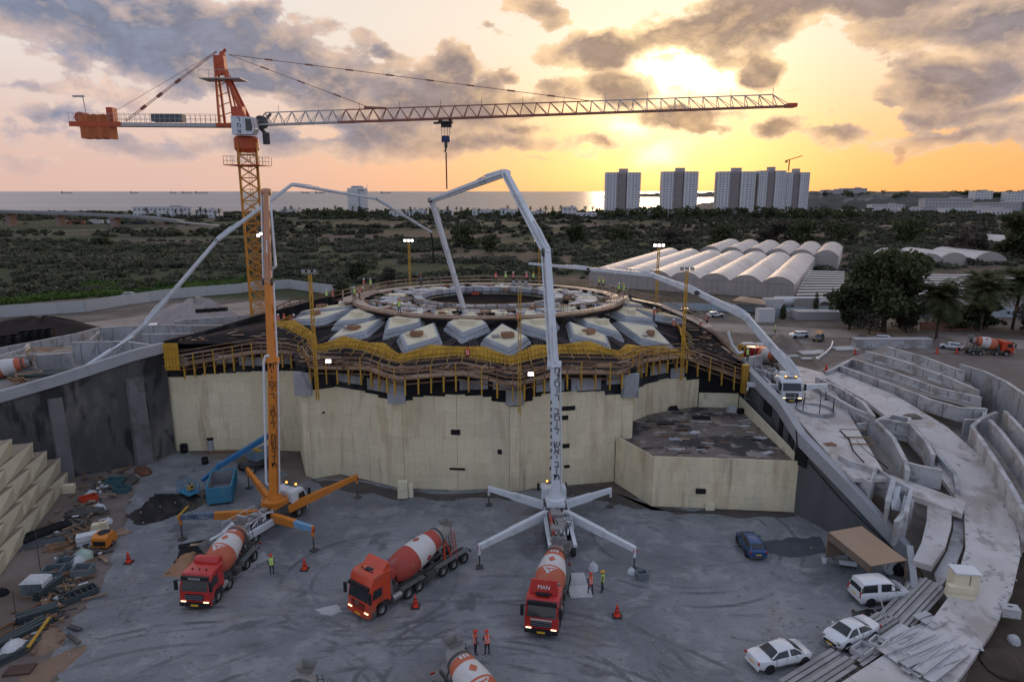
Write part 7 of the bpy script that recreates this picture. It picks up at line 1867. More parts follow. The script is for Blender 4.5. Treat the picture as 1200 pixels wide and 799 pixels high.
m_ck = mat('black_car_paint',(0.03,0.032,0.036),.3,coat=.5)
m_cs = mat('silver_blue_paint',(0.34,0.43,0.47),.35,coat=.4)
def car_px(label,pr_,pf_,paint,kind,z=0.0,**k):
 r_,f_ = at(*pr_,z),at(*pf_,z); c = (r_ + f_) / 2; d = f_ - r_
 return car(label,(c.x,c.y,z + .006),math.atan2(d.y,d.x),paint,kind,**k)
car_px('white saloon car nearest the bottom edge of the yard',(880,783),(944,768),m_cw,'sedan',L=4.5)
car_px('white saloon car parked nose towards the camera beside the plank stacks',(1016,740),(976,757),m_cw,'sedan',L=4.45)
car_px('white multi purpose van with windows parked beside the low wall',(1003,704),(1057,700),m_cw,'van',L=4.5,W=1.9,H=1.95,cat='van',name='parked_van')
car_px('blue hatchback standing alone on the open yard',(887,655),(873,633),m_cb,'hatch',L=4.15,W=1.8)
car_px('white estate car on the dirt track, left of the dark off roader',(945,395),(926,396),m_cw,'suv',L=4.6)
car_px('dark off roader with a tan roof rack on the dirt track',(962,396),(956,402),m_ck,'suv',L=4.5)
car_px('dark brown pickup parked beside the dirt track',(1003,401),(1017,400),mat('brown_car_paint',(0.07,0.05,0.042),.5),'pickup',L=4.9)
car_px('white estate car parked side on beside the brown pickup',(1025,400),(1052,402),m_cw,'suv',L=4.9,H=1.55)
car_px('white hatchback left of the far mixer lorry',(1123,410),(1106,408),m_cw,'hatch',L=4.3)
p = at(152,351); car('pale blue grey car parked behind the white boundary wall in the weeds',(p.x,p.y + 1.0,.7),R(15),m_cs,'suv',L=4.8)
p = at(179,386); car('white van standing behind the joint of the long left boom',(at(179,386,6.5).x,at(179,386,6.5).y,5.2),R(-70),m_cw,'van',L=4.6,H=2.2,cat='van',name='parked_van')
car_px('dark car half hidden under the shade roof beside the tunnels',(925,364),(912,363),m_ck,'suv',L=4.3)
p = at(955,390); tag(MB().box((0,0,0),(1.4,1.2,.08)).build('roof_load',m_opaint,loc=(at(959,398).x,at(959,398).y,1.86)),'tan load strapped on the roof of the dark off roader','roof load')
# ================================================================== PEOPLE
def body_mesh(name,joints,edges,radii,m_list,sub=1):
 me = bpy.data.meshes.new(name); me.from_pydata([tuple(v) for v in joints],edges,[])
 o = bpy.data.objects.new(name,me); COL.objects.link(o)
 md = o.modifiers.new('skin','SKIN'); md.use_smooth_shade = True
 for i,r_ in enumerate(radii):
  sv = me.skin_vertices[0].data[i]; sv.radius = r_ if isinstance(r_,tuple) else (r_,r_); sv.use_root = (i == 0)
 sb = o.modifiers.new('sub','SUBSURF'); sb.levels = sub; sb.render_levels = sub
 dg = bpy.context.evaluated_depsgraph_get(); out = bpy.data.meshes.new_from_object(o.evaluated_get(dg)); bpy.data.objects.remove(o)
 out.materials.clear()
 for m in m_list: out.materials.append(m)
 out.polygons.foreach_set('use_smooth',[True] * len(out.polygons))
 return out
m_skin = mat('skin',(0.32,0.19,0.13),.6,var=.06)
m_trou = mat('dark_trousers',(0.03,0.032,0.042),.9,var=.2,scale=6)
m_shirt = mat('dark_work_shirt',(0.06,0.065,0.085),.9,var=.2,scale=6)
m_boot = mat('work_boots',(0.03,0.024,0.02),.8)
m_or = mat('orange_hi_vis',(0.85,0.09,0.025),.7,var=.08,scale=4)
m_li = mat('lime_hi_vis',(0.50,0.78,0.05),.7,var=.08,scale=4)
m_gy = mat('grey_work_jacket',(0.13,0.15,0.18),.9)
m_refl = mat('silver_reflective_tape',(0.62,0.63,0.64),.35)
m_hw = mat('white_hard_hat',(0.68,0.68,0.68),.4); m_hr = mat('red_hard_hat',(0.6,0.05,0.02),.4); m_hy = mat('yellow_hard_hat',(0.7,0.36,0.02),.4)
m_eye = mat('eye_and_brow',(0.02,0.015,0.012),.5)
def make_pose(kind):
 # joint chain of a standing, slightly turned worker, facing -y; bent = leaning over work
 lean = {'stand': 0.0,'work': .16,'bend': .62,'stride': .06}[kind]
 J,E,Rr = [],[],[]
 def jn(p,r_,par=None):
  J.append(Vector(p)); Rr.append(r_)
  if par is not None: E.append((par,len(J) - 1))
  return len(J) - 1
 def up(y,z): # rotate the upper body about the hips
  h = .95; return (-(z - h) * math.sin(lean) + y * math.cos(lean),h + (z - h) * math.cos(lean) + y * math.sin(lean))
 pel = jn((0,0,.95),(.135,.10))
 def U(x,y,z,r_,par): yy,zz = up(y,z); return jn((x,yy,zz),r_,par)
 sp = U(0,0,1.12,(.13,.095),pel); ch = U(0,0,1.32,(.155,.105),sp); nb = U(0,.005,1.46,(.075,.07),ch); nk = U(0,.0,1.53,(.055,.055),nb)
 hb = U(0,-.015,1.60,(.075,.085),nk); ht = U(0,-.01,1.69,(.078,.092),hb); U(0,-.005,1.755,(.05,.06),ht)
 nose = U(0,-.112,1.635,(.013,.013),hb)
 st = .16 if kind == 'stride' else .03
 for s in (-1,1):
  fy = -st * s
  hp = jn((s * .095,.0,.90),(.095,.095),pel); kn = jn((s * .115,fy * .6 - .03,.50),(.062,.065),hp); ak = jn((s * .125,fy + .02,.10),(.042,.045),kn)
  ft = jn((s * .13,fy - .06,.045),(.045,.04),ak); jn((s * .145,fy - .17,.035),(.042,.03),ft)
  sh = U(s * .175,0,1.42,(.065,.065),ch); J2 = {'stand': ((s * .235,.02,1.13),(s * .225,-.10,.90)),'work': ((s * .25,-.06,1.15),(s * .16,-.32,1.10)),'bend': ((s * .22,-.16,1.17),(s * .15,-.40,1.12)),'stride': ((s * .25,.05 * s,1.13),(s * .23,-.10 + .1 * s,.92))}[kind]
  e_ = U(*J2[0],(.043,.043),sh); w_ = U(*J2[1],(.030,.032),e_)
  d = (Vector(J[w_]) - Vector(J[e_])).normalized(); pa = Vector(J[w_]) + d * .075
  pl = jn(pa,(.036,.02),w_)
  side_ = Vector((0,1,0)) if kind in ('stand','stride') else Vector((1,0,0))
  for q,(o_,l) in enumerate(((-.030,.070),(-.010,.082),(.010,.076),(.030,.058))):
   f1 = jn(pa + side_ * o_ + d * .03,.010,pl); f2 = jn(pa + side_ * o_ * 1.05 + d * (.03 + l * .55) + Vector((-s * .010,0,0)),.0085,f1); jn(pa + side_ * o_ + d * (.03 + l) + Vector((-s * .03,0,0)),.0075,f2)
  t1 = jn(Vector(J[w_]) + d * .03 - side_ * .032 + Vector((-s * .01,0,0)),.011,w_); jn(Vector(J[w_]) + d * .075 - side_ * .055 + Vector((-s * .022,0,0)),.009,t1)
 me = body_mesh('body_' + kind,J,E,Rr,[m_trou,m_shirt,m_skin,m_boot])
 # clothing by region of the one continuous body
 inv = Matrix.Translation((0,0,.95)) @ Matrix.Rotation(-lean,4,'X') @ Matrix.Translation((0,0,-.95))
 Minv = Matrix.Translation((0,0,.95)) @ Matrix.Rotation(-lean,4,'X').inverted() @ Matrix.Translation((0,0,-.95))
 wr = [i for i in range(len(J)) if False]
 hands = [Vector(J[e[1]]) for e in E if abs(J[e[1]].x) > .1 and (Rr[e[1]] == .0075 or Rr[e[1]] == (.036,.02))]
 mi = []
 for p in me.polygons:
  c = p.center; yy = c.y; cc = None
  # undo the lean
  y0,z0 = c.y,c.z - .95; zz = .95 + z0 * math.cos(lean) - y0 * math.sin(lean)
  if any((c - h).length < .075 for h in hands): mi.append(2)
  elif zz > 1.49: mi.append(2)
  elif c.z < .14: mi.append(3)
  elif zz > .98 or (abs(c.x) > .19 and zz > .86): mi.append(1)
  else: mi.append(0)
 me.polygons.foreach_set('material_index',mi)
 L = Matrix.Translation((0,0,.95)) @ Matrix.Rotation(lean,4,'X') @ Matrix.Translation((0,0,-.95))
 def shell(prof,n=14):
  b = MB(); rows = []
  for (z,rx,ry,yo) in prof: rows.append([L @ Vector((rx * math.cos(2 * PI * i / n),yo + ry * math.sin(2 * PI * i / n),z)) for i in range(n)])
  V = [v for r_ in rows for v in r_]; b.add(V,[(k * n + i,k * n + (i + 1) % n,(k + 1) * n + (i + 1) % n,(k + 1) * n + i) for k in range(len(rows) - 1) for i in range(n)]); return b
 vest = shell([(.90,.178,.138,0),(1.05,.176,.134,0),(1.22,.190,.138,0),(1.36,.205,.136,0),(1.44,.185,.115,0),(1.50,.085,.085,0)])
 vm = {}
 for nm,mm in (('orange',m_or),('lime',m_li),('grey',m_gy)): vm[nm] = vest.mesh('vest',mm,True)
 tape = shell([(1.00,.183,.142,0),(1.05,.182,.140,0)])
 t2 = shell([(1.15,.190,.143,0),(1.20,.194,.144,0)]); tape.add(t2.v,t2.f)
 for s in (-1,1): tape.bar(L @ Vector((s * .11,-.137,1.2)),L @ Vector((s * .11,-.10,1.46)),.045,.012); tape.bar(L @ Vector((s * .11,.137,1.2)),L @ Vector((s * .11,.10,1.46)),.045,.012)
 tp = tape.mesh('reflective_tape',m_refl)
 hb_ = MB(); n = 16
 M_ = L @ Matrix.Translation((0,-.008,1.70))
 hb_.lathe([(.152,-.012),(.150,.0),(.118,.008),(.115,.05),(.095,.095),(.05,.122),(.008,.128)],n,M_ @ Matrix.Scale(1.12,4,(0,1,0)),cap=False); hb_.box(M_ @ Vector((0,-.17,-.004)),(.16,.09,.012)); hb_.bar(M_ @ Vector((0,-.11,.075)),M_ @ Vector((0,.11,.075)),.03,.11)
 hm = {nm: hb_.mesh('hard_hat',mm,True) for nm,mm in (('white',m_hw),('red',m_hr),('yellow',m_hy))}
 fb = MB()
 for s in (-1,1): fb.box(L @ Vector((s * .032,-.098,1.662)),(.022,.012,.012))
 fb.box(L @ Vector((0,-.1,1.592)),(.045,.01,.008))
 for s in (-1,1): fb.box(L @ Vector((s * .078,-.005,1.64)),(.016,.035,.055))
 fm = fb.mesh('face_features',m_eye)
 return me,vm,tp,hm,fm
POSES = {k: make_pose(k) for k in ('stand','work','bend','stride')}
def person(label,loc,rz=0.0,vest='orange',hat='white',pose='stand',s=1.06,group=None):
 me,vm,tp,hm,fm = POSES[pose]; t = thing('person',label,'person',loc,rz,group); t.scale = (s,s,s)
 b = inst('body',me,t); inst('face_features',fm,b); v = inst('vest',vm[vest],b)
 if vest != 'grey': pass
 inst('hard_hat',hm[hat],b)
 if vest != 'grey': inst('reflective_tape',tp,b)
 return t
def pz(px,py,z,*a,**k):
 p = at(px,py,z); return person(k.pop('label'),(p.x,p.y,z),*a,**k)
PEOPLE = [ # px, py of the feet, height of the floor there, facing, vest, hat, pose, label
 (319,673,.01,190,'lime','red','stand','worker in a lime vest and red helmet standing alone on the yard'),
 (281,660,.01,150,'orange','red','work','worker in an orange vest between the left mixer drum and orange pump'),
 (692,696,.01,200,'orange','red','stride','worker in an orange jacket beside the white pump lorry, leg out'),
 (706,693,.01,-100,'lime','yellow','stand','worker in a lime vest and yellow helmet facing the orange one'),
 (557,766,.01,120,'orange','red','stand','left one of two orange vested workers above the bottom mixer'),
 (571,767,.01,-160,'orange','red','work','right one of two orange vested workers above the bottom mixer'),
 (548,426,13.2,180,'orange','red','work','worker in orange guiding the hose at the yellow formwork'),
 (607,383,16.2,20,'orange','white','stand','orange vested worker with white helmet at the front of the roof ring'),
 (468,368,17.06,30,'lime','red','stand','lime vested worker with red helmet alone on the front left ring'),
 (427,341,17.1,-60,'orange','white','stand','orange worker at the back of the group on the left ring landing'),
 (434.5,341,17.1,40,'lime','white','stand','lime worker at the back of the group on the left ring landing'),
 (415.5,352,17.1,-120,'lime','white','stand','lime worker at the front of the group on the left ring landing'),
 (421.5,351,17.1,100,'orange','white','bend','bent over orange worker at the front of the left ring landing'),
 (493.5,336,17.06,0,'grey','red','stand','worker in a dark grey jacket on the rear of the ring'),
 (581,332,17.06,0,'orange','red','stand','leftmost orange worker of the row on the rear of the ring'),
 (592.5,332,17.06,20,'lime','white','stand','lime worker between two orange ones on the rear of the ring'),
 (602,332,17.06,-30,'orange','white','work','second orange worker of the row on the rear ring, arms forward'),
 (617,332,17.06,0,'orange','white','stand','third orange worker of the row on the rear of the ring'),
 (625,332,17.06,160,'lime','yellow','stand','lime worker at the right end of the row, beside the white boom'),
 (702,339,16.9,170,'lime','yellow','stand','left one of two lime workers at the right rear of the ring'),
 (706.5,339.5,16.9,190,'lime','yellow','stand','right one of two lime workers at the right rear of the ring'),
 (725,347,17.05,150,'lime','white','stand','lime worker with white helmet at the start of the right gangway'),
 (730.5,347.5,17.05,-150,'lime','yellow','stand','lime worker with yellow helmet at the start of the right gangway'),
 (766,377,15.0,60,'orange','white','stand','orange worker among the right skylight forms below the gangway'),
 (789.5,390,14.0,-40,'orange','white','work','orange worker beside the right end of the yellow formwork'),
 (820.5,391,13.2,-140,'orange','white','stand','orange worker with white helmet on the black right roof slope'),
 (828,383,13.6,110,'orange','white','stand','orange worker farthest up the black right roof slope'),
 (320.5,385,14.0,-30,'orange','white','stand','leftmost of four orange workers beside the orange boom on the roof'),
 (327,384,14.0,10,'orange','white','work','second of four orange workers beside the orange boom on the roof'),
 (333.5,384,14.0,60,'orange','red','stand','third of four orange workers beside the orange boom on the roof'),
 (341,383,14.0,90,'orange','white','bend','bent fourth orange worker pulling a bar right of the orange boom'),
 (366,352,15.6,0,'orange','red','stand','orange worker behind the unlit light mast on the left'),
 (383,354,15.6,30,'lime','white','stand','lime worker on the rear left walkway of the roof'),
 (391,355,15.6,-30,'orange','red','work','orange worker on the rear left walkway beside the lime one'),
 (908,391,.02,180,'lime','white','stand','lime vested worker standing far off on the dirt track'),
 (875.5,424,11.2,120,'lime','white','stand','lime worker with white helmet on top of the right wing wall'),
]
for (px,py,z,fc,v,h,ps,lb) in PEOPLE: pz(px,py,z,R(fc),v,h,ps,label=lb)
# ================================================================== YARD CLUTTER
m_cone = mat('orange_cone_plastic',(0.75,0.05,0.02),.5)
m_base = mat('black_rubber_base',(0.03,0.03,0.03),.8)
def cone(label,loc,s=1.0):
 t = thing('traffic_cone',label,'cone',loc,0,'orange traffic cones'); t.scale = (s,s,s)
 b = MB(); b.lathe([(.19,.05),(.03,.78),(.025,.8)],16); b.build('cone',m_cone,t,smooth_=True,ang=50)
 b = MB(); b.box((0,0,.03),(.5,.5,.06)); b.build('base',m_base,t)
 for (z0,z1) in ((.28,.38),(.5,.58)):
  b = MB(); b.lathe([(.19 - .16 * (z0 - .05) / .73 + .004,z0),(.19 - .16 * (z1 - .05) / .73 + .004,z1)],16,cap=False); b.build('band',mat('dark_cone_band',(0.2,0.02,0.015),.5),t)
for (px,py,z,lb) in ((151,659,0,'orange cone nearest the clutter on the left of the yard'),(357,667,0,'orange cone between the lime worker and the pump foot'),(487,711,0,'orange cone beside the long mixer cab'),(723,722,0,'orange cone right of the white pump lorry'),(968,436,7.05,'orange cone at the head of the curved ramp'),(1002,415,.02,'orange cone on the flats beyond the stepped planters'),(1098,414,.02,'orange cone left of the far white hatchback'),(1121,414,.02,'orange cone between far hatchback and far mixer')):
 cone(lb,at(px,py,z) + Vector((0,0,.01)),1.35 if py > 500 else 1.5)
# blue boom lift
m_bl = mat('blue_lift_paint',(0.03,0.16,0.36),.5,var=.15,scale=1.0,dirt=((0.16,0.22,0.3),.5,.8,.52,.7)); m_ltb = mat('teal_basket',(0.04,0.22,0.36),.5)
a = at(300,549); bk = at(222,578); d = (bk - a).normalized(); L = (bk - a).length; rz = math.atan2(d.y,d.x)
t = thing('boom_lift','blue boom lift folded down with its work basket towards the puddle','boom lift',(a.x,a.y,.01),rz)
for (x,y) in ((-1.2,-.95),(-1.2,.95),(1.2,-.95),(1.2,.95)): wheel(t,x,y,.48,.4)
b = MB(); b.box((0,0,.75),(3.2,1.4,.5)); b.lathe([(.7,1.0),(.7,1.2)],16); b.build('chassis',m_chas,t)
b = MB(); b.box((-.9,0,1.7),(2.9,2.0,.9),taper=.85); b.box((-2.3,0,1.55),(.6,1.9,.8),taper=.8); o = b.build('turntable',mat('grey_blue_cowl',(0.13,0.19,0.25),.6,var=.2),t); b = MB(); b.box((-.7,-1.02,1.6),(1.0,.05,.5)); b.box((-.4,0,2.2),(.7,1.2,.06)); b.build('yellow_panel',m_yel,o)
b = MB(); b.bar((-2.7,.1,3.7),(4.8,.1,1.9),.42,.55); mb_ = b.build('main_boom',m_bl,t)
b = MB(); b.bar((4.4,.1,2.0),(L - 1.5,.1,.95),.30,.38); b.build('inner_boom',m_bl,mb_)
b = MB()
for k in range(6): b.box((-.8 + k * .8,-.13,3.2 - k * .19 + .02),(.32,.02,.26),rz=0)
b.build('pale_letters',mat('pale_blue_letters',(.35,.5,.62),.5),mb_)
b = MB(); b.box((-2.75,.1,3.75),(.25,.6,.75)); b.build('boom_head',mat('bright_blue_head',(.02,.13,.45),.45),mb_)
b = MB(); bx,by = L + .1,0.1
b.box((bx,by,.3),(1.4,2.3,.1))
for x in (-.65,0,.65):
 for y in (-1.1,-.35,.35,1.1):
  if x == 0 and abs(y) < 1: continue
  b.tube((bx + x,by + y,.3),(bx + x,by + y,1.4),.03,5)
for z in (.85,1.4):
 for s in (-1,1): b.tube((bx - .65,by + 1.1 * s,z),(bx + .65,by + 1.1 * s,z),.03,5); b.tube((bx + .65 * s,by - 1.1,z),(bx + .65 * s,by + 1.1,z),.03,5)
b.build('work_basket',m_ltb,t)
p = Vector((a.x,a.y,0)) + Matrix.Rotation(rz,3,'Z') @ Vector((bx - .2,.2,0)); t2 = thing('gas_engine','yellow and black tool set in the blue lift basket','tool',(p.x,p.y,.36),rz); b = MB(); b.box((0,0,.4),(.7,.6,.5),taper=.8); b.build('body',m_yel,t2); b = MB(); b.tube((0,0,.65),(.2,0,.95),.05,6); b.tube((0,-.3,.5),(0,.3,.5),.12,8); b.build('handle',m_letter,t2)
# blue skip
c = (at(241,591) + at(271,588)) / 2; t = thing('skip_bin','open blue steel skip with a pale inside beside the boom lift','skip',(c.x - .35,c.y + 1.9,.01),R(17)); m_sk = mat('blue_skip_paint',(0.05,0.22,0.33),.6,var=.25,scale=1.2,dirt=((0.2,0.24,0.26),.5,.9,.52,.7)); m_ski = mat('dusty_skip_lining',(0.23,0.23,0.25),.8,var=.3,scale=1.5)
w,l,h = 2.4,4.9,1.75
for (cx_,cy_,sx,sy,nm) in ((0,-l / 2,w,.1,'end_panel'),(0,l / 2,w,.1,'end_panel'),(-w / 2,0,.1,l - .1,'side_panel'),(w / 2,0,.1,l - .1,'side_panel')):
 b = MB(); b.box((cx_,cy_,.25 + h / 2),(sx,sy,h)); o = b.build(nm,m_sk,t)
 b = MB()
 if sx > sy:
  for k in range(6): b.box((-w / 2 + .2 + k * .42,cy_ + (-.08 if cy_ < 0 else .08),.25 + h / 2),(.12,.07,h))
 else:
  for k in range(10): b.box((cx_ + (.08 if cx_ > 0 else -.08),-l / 2 + .3 + k * .55,.25 + h / 2),(.07,.12,h))
 tag(b.build('rib',m_sk,o),kind='stuff')
b = MB(); b.box((0,0,.3),(w - .1,l - .1,.1)); b.box((0,-l / 2 + .06,1.1),(w - .12,.02,h - .2)); b.box((0,l / 2 - .06,1.1),(w - .12,.02,h - .2)); b.box((-w / 2 + .06,0,1.1),(.02,l - .2,h - .2)); b.box((w / 2 - .06,0,1.1),(.02,l - .2,h - .2)); b.build('lining',m_ski,t)
b = MB()
for (x,y) in ((-.9,-l / 2 + .2),(.9,-l / 2 + .2)): b.tube((x - .1,y,.14),(x + .1,y,.14),.14,10)
b.build('roller',m_chas,t)
# puddles
m_pud = mat('dark_puddle_water',(0.022,0.021,0.022),.12,var=.5,scale=.6,dirt=((0.06,0.05,0.045),.7,.5,.5,.62),spec=.6)
def blob(name,pts,z,m,seed,label=None,cat=None,wob=.08):
 g = random.Random(seed); P = [at(*p) for p in pts]; Q = []
 for i in range(len(P)):
  a,c = P[i],P[(i + 1) % len(P)]
  for k in range(6): q = a.lerp(c,k / 6); L_ = (c - a).length; Q.append(q + Vector((g.uniform(-1,1),g.uniform(-1,1),0)) * L_ * wob * .8)
 o = sheet(name,Q,z,m); return o
blob('puddle',[(148,604),(165,594),(182,578),(215,578),(243,572),(262,580),(240,590),(226,598),(205,604),(190,610),(165,616)],.010,m_pud,1)
blob('puddle',[(997,715),(1050,712),(1055,718),(1030,735),(1000,728)],.011,m_pud,2)
blob('oil_stain',[(860,640),(905,632),(960,628),(970,645),(925,655)],.0095,mat('oily_stain',(0.06,0.065,0.075),.7,var=.4,scale=.6),3)
blob('mud_patch',[(330,560),(360,548),(362,562),(335,572)],.0095,m_dirt,4)
blob('wet_mud',[(660,572),(706,567),(760,594),(930,601),(935,606),(840,604),(755,598),(690,585),(660,580)],.0095,mat('wet_mud',(0.07,0.062,0.06),.7,var=.5,scale=.5),5)
blob('wet_mud',[(362,562),(430,566),(470,576),(600,578),(600,584),(470,584),(380,572)],.0096,MATS['wet_mud'],6)
# sand heaps
def heap(name,label,pts,h,m,seed,cat='sand heap',n=18):
 g = random.Random(seed); P = [at(*p) for p in pts]; c = sum(P,Vector()) / len(P); t = thing(name,label,cat,(c.x,c.y,.006)); b = MB(); V = []; F_ = []
 Q = []
 for i in range(len(P)):
  for k in range(4): Q.append(P[i].lerp(P[(i + 1) % len(P)],k / 4) - c)
 N = len(Q); rings = 7
 for r_ in range(rings + 1):
  f = r_ / rings
  for q in Q: V.append((q.x * (1 - f) + g.uniform(-.06,.06) * (1 - f),q.y * (1 - f) + g.uniform(-.06,.06),h * math.sin(f * PI / 2) ** 1.15 * (1 + .22 * math.sin(q.x * .35 + f * 3) * (f < 1)) + g.uniform(-.03,.03) * h * (f > 0)))
 for r_ in range(rings):
  for i in range(N): F_.append((r_ * N + i,r_ * N + (i + 1) % N,(r_ + 1) * N + (i + 1) % N,(r_ + 1) * N + i))
 b.add(V,F_); b.build('heap',m,t,smooth_=True,ang=70)
 b = MB()
 for i in range(14): q = g.choice(Q) * g.uniform(.3,1.15); b.box((q.x,q.y,.05 + h * max(0,.6 - q.length / 6) * .3),(g.uniform(.1,.3),) * 3,rz=g.uniform(0,3))
 tag(b.build('stones',m,t),kind='stuff'); return t
m_sand = mat('orange_sand',(0.33,0.19,0.115),.95,var=.25,scale=1.0,bump=.5,spec=.1); m_sand2 = mat('brown_sand',(0.24,0.165,0.12),.95,var=.25,scale=1.0,bump=.5,spec=.1)
heap('sand_heap','orange sand spill under the left mixer lorry',[(190,676),(212,650),(228,645),(236,660),(222,676)],.5,m_sand,1)
heap('sand_heap','brown sand heap with a plank at the lower left',[(30,766),(45,740),(66,733),(78,745),(70,758),(48,768)],.5,m_sand2,2)
blob('sand_smear',[(20,799),(50,775),(85,760),(102,755),(100,764),(75,785),(55,799)],.0105,m_sand2,9)
heap('earth_mound','long low dark earth mound on the left clearing',[(-70,398),(-30,383),(20,379),(45,383),(70,380),(100,379),(128,386),(142,394),(95,399),(20,403)],3.0,mat('dark_earth',(0.035,0.027,0.026),.95,var=.4,scale=.3,bump=.8,spec=.05),3,'earth mound')
heap('gravel_mound','pale grey gravel mound left of the crane mast',[(160,378),(190,364),(235,358),(275,364),(292,374),(225,381)],4.2,mat('pale_gravel',(0.28,0.25,0.24),.95,var=.3,scale=.4,bump=.6,spec=.1,dirt=((.2,.13,.1),.6,.2,.55,.7)),5,'gravel mound')
heap('earth_mound','scrubby earth mound beside the dirt track right of the roof',[(893,408),(905,395),(930,396),(940,408),(915,412)],1.8,m_dirt,6,'earth mound')
heap('earth_mound','low earth mound between the pickup and planters',[(1085,404),(1095,398),(1118,399),(1120,405)],1.2,m_dirt,7,'earth mound')
# generic small things ----------------------------------------------------
m_grey_p = mat('grey_plastic_crate',(0.15,0.18,0.20),.6,var=.2); m_dgp = mat('dark_green_steel',(0.05,0.07,0.075),.6,var=.25); m_wbag = mat('white_plastic_bag',(0.55,0.57,0.6),.5,var=.3,scale=2,bump=.8); m_gbag = mat('pale_green_bag',(0.36,0.46,0.40),.6,var=.3,scale=2,bump=.8)
def open_crate(label,px,py,rz,w,l,h,m,z=0,cat='crate',name='crate'):
 p = at(px,py,z); t = thing(name,label,cat,(p.x,p.y,z + .012),rz)
 for (cx_,cy_,sx,sy) in ((0,-l / 2,w,.06),(0,l / 2,w,.06),(-w / 2,0,.06,l),(w / 2,0,.06,l)):
  for k in range(3): b = MB(); b.box((cx_,cy_,h * (k + .5) / 3),(sx + .03,sy + .03,h / 3 - .04)); b.build('side_board',m,t)
 b = MB(); b.box((0,0,.06),(w,l,.06)); b.build('bottom',m,t); return t
def bundle(label,px,py,rz,n,L,r_,m,z=0,cat='bundle',name='pipe_bundle',square=True,rows=2,spread=1.0):
 p = at(px,py,z); t = thing(name,label,cat,(p.x,p.y,z + .012),rz)
 nm = 'bar' if square else 'pipe'
 for k in range(n):
  j = k % rows; i = k // rows; y = (i - n / rows / 2) * r_ * 2.2 * spread; zz = r_ + j * r_ * 2.05; a = rng.uniform(-.03,.03) * spread; o_ = rng.uniform(-.15,.15) * L * .3
  b = MB(); p0 = Vector((-L / 2 + o_,y - a * L,zz)); p1 = Vector((L / 2 + o_,y + a * L,zz + rng.uniform(-.02,.02)))
  if square: b.bar(p0,p1,r_ * 1.8,r_ * 1.6)
  else: b.tube(p0,p1,r_,8)
  b.build(nm,m,t)
 return t
def lump(label,px,py,w,l,h,m,z=0,name='bag',cat='bag',seed=0,strap=True):
 g = random.Random(seed + int(px) * 7); p = at(px,py,z); t = thing(name,label,cat,(p.x,p.y,z + .01),g.uniform(0,3)); b = MB(); V = []; F_ = []; n = 12
 for k in range(6):
  f = k / 5; rr = (1 - f ** 2.4) * .9 + .1
  for i in range(n): a = 2 * PI * i / n; q = rr * (1 + g.uniform(-.14,.14)); V.append((w / 2 * q * math.cos(a),l / 2 * q * math.sin(a),h * f + g.uniform(-.05,.05) * h * (0 < k)))
 for k in range(5):
  for i in range(n): F_.append((k * n + i,k * n + (i + 1) % n,(k + 1) * n + (i + 1) % n,(k + 1) * n + i))
 F_.append(tuple(range(5 * n,6 * n))); b.add(V,F_); b.build('sack',m,t,smooth_=True,ang=60)
 if strap: b = MB(); b.tube((-.1,0,h * .9),(.05,.05,h * 1.12),.05,6); b.build('tied_neck',m,t)
 return t
def boards(label,px,py,rz,n,L,W_,m,z=0,gap=.02,th=.05,name='board_stack',cat='boards',stack=False,jitter=.1):
 p = at(px,py,z); t = thing(name,label,cat,(p.x,p.y,z + .012),rz)
 for k in range(n):
  b = MB(); y = 0 if stack else (k - (n - 1) / 2) * (W_ + gap); zz = th / 2 + (k * th * 1.1 if stack else rng.uniform(0,.05)); b.box((rng.uniform(-jitter,jitter),y,zz),(L * rng.uniform(.85,1),W_,th),rz=rng.uniform(-jitter,jitter) * .4); b.build('board',m,t)
 return t
# left side of the yard, from the back to the front
boards('pale insulation sheet leaning at the dark wall, left one',97,550,R(20),1,1.5,1.2,m_tarp,th=1.2,name='sheet',cat='sheet')
boards('pale insulation sheet leaning at the dark wall, right one',123,546,R(10),1,1.3,.2,m_tarp,th=1.3,name='sheet',cat='sheet')
lump('white rag heap beside the building corner',198,527,2.0,1.2,.5,m_tarp,name='rag_heap',cat='heap'); lump('second pale sheet heap beside the white rag heap',203,521,1.6,1.0,.5,m_wbag,name='rag_heap',cat='heap')
p = at(216,530); t = thing('barrel','black barrel standing at the cream wall corner','barrel',(p.x,p.y,.01)); b = MB(); b.lathe([(.42,0),(.45,.3),(.42,.35),(.45,.8),(.42,1.1)],14); b.build('drum',m_black,t); b = MB(); b.lathe([(.46,.55),(.46,.6)],14); b.build('hoop',m_chas,t)
p = at(234,549); t = thing('barrel','small black barrel between the basket and skip','barrel',(p.x,p.y + 1.5,.01)); b = MB(); b.lathe([(.35,0),(.38,.3),(.35,.8)],14); b.build('drum',m_black,t); b = MB(); b.lathe([(.39,.5),(.39,.55)],14); b.build('hoop',m_chas,t)
p = at(249,527); t = thing('hatch','grey water can with black lid standing at the cream wall','canister',(p.x,p.y - .3,.01)); b = MB(); b.lathe([(.4,0),(.4,1.2),(.3,1.5)],12); b.build('can',m_conc_d,t); b = MB(); b.lathe([(.42,1.5),(.42,1.75)],12); b.build('lid',m_black,t)
boards('row of brown boards along the foot of the left cream wall',270,529,R(2),3,6,.3,m_wood_d,jitter=.2)
p = at(472,583); t = thing('formwork_block','pale block standing at the foot of the left pilaster','block',(p.x + .2,p.y + .2,.01),.1); b = MB(); b.box((-.2,0,.9),(1.1,.8,1.8),taper=.9); b.box((.65,.1,.7),(.5,.7,1.4),taper=.85); b.build('block',m_foam_c,t); b = MB(); b.box((-.2,-.43,.9),(.7,.05,.06)); b.build('groove',m_foam,t)
boards('stack of brown planks behind the white pump left leg',602,584,R(-25),4,2.4,.3,m_wood,stack=True)
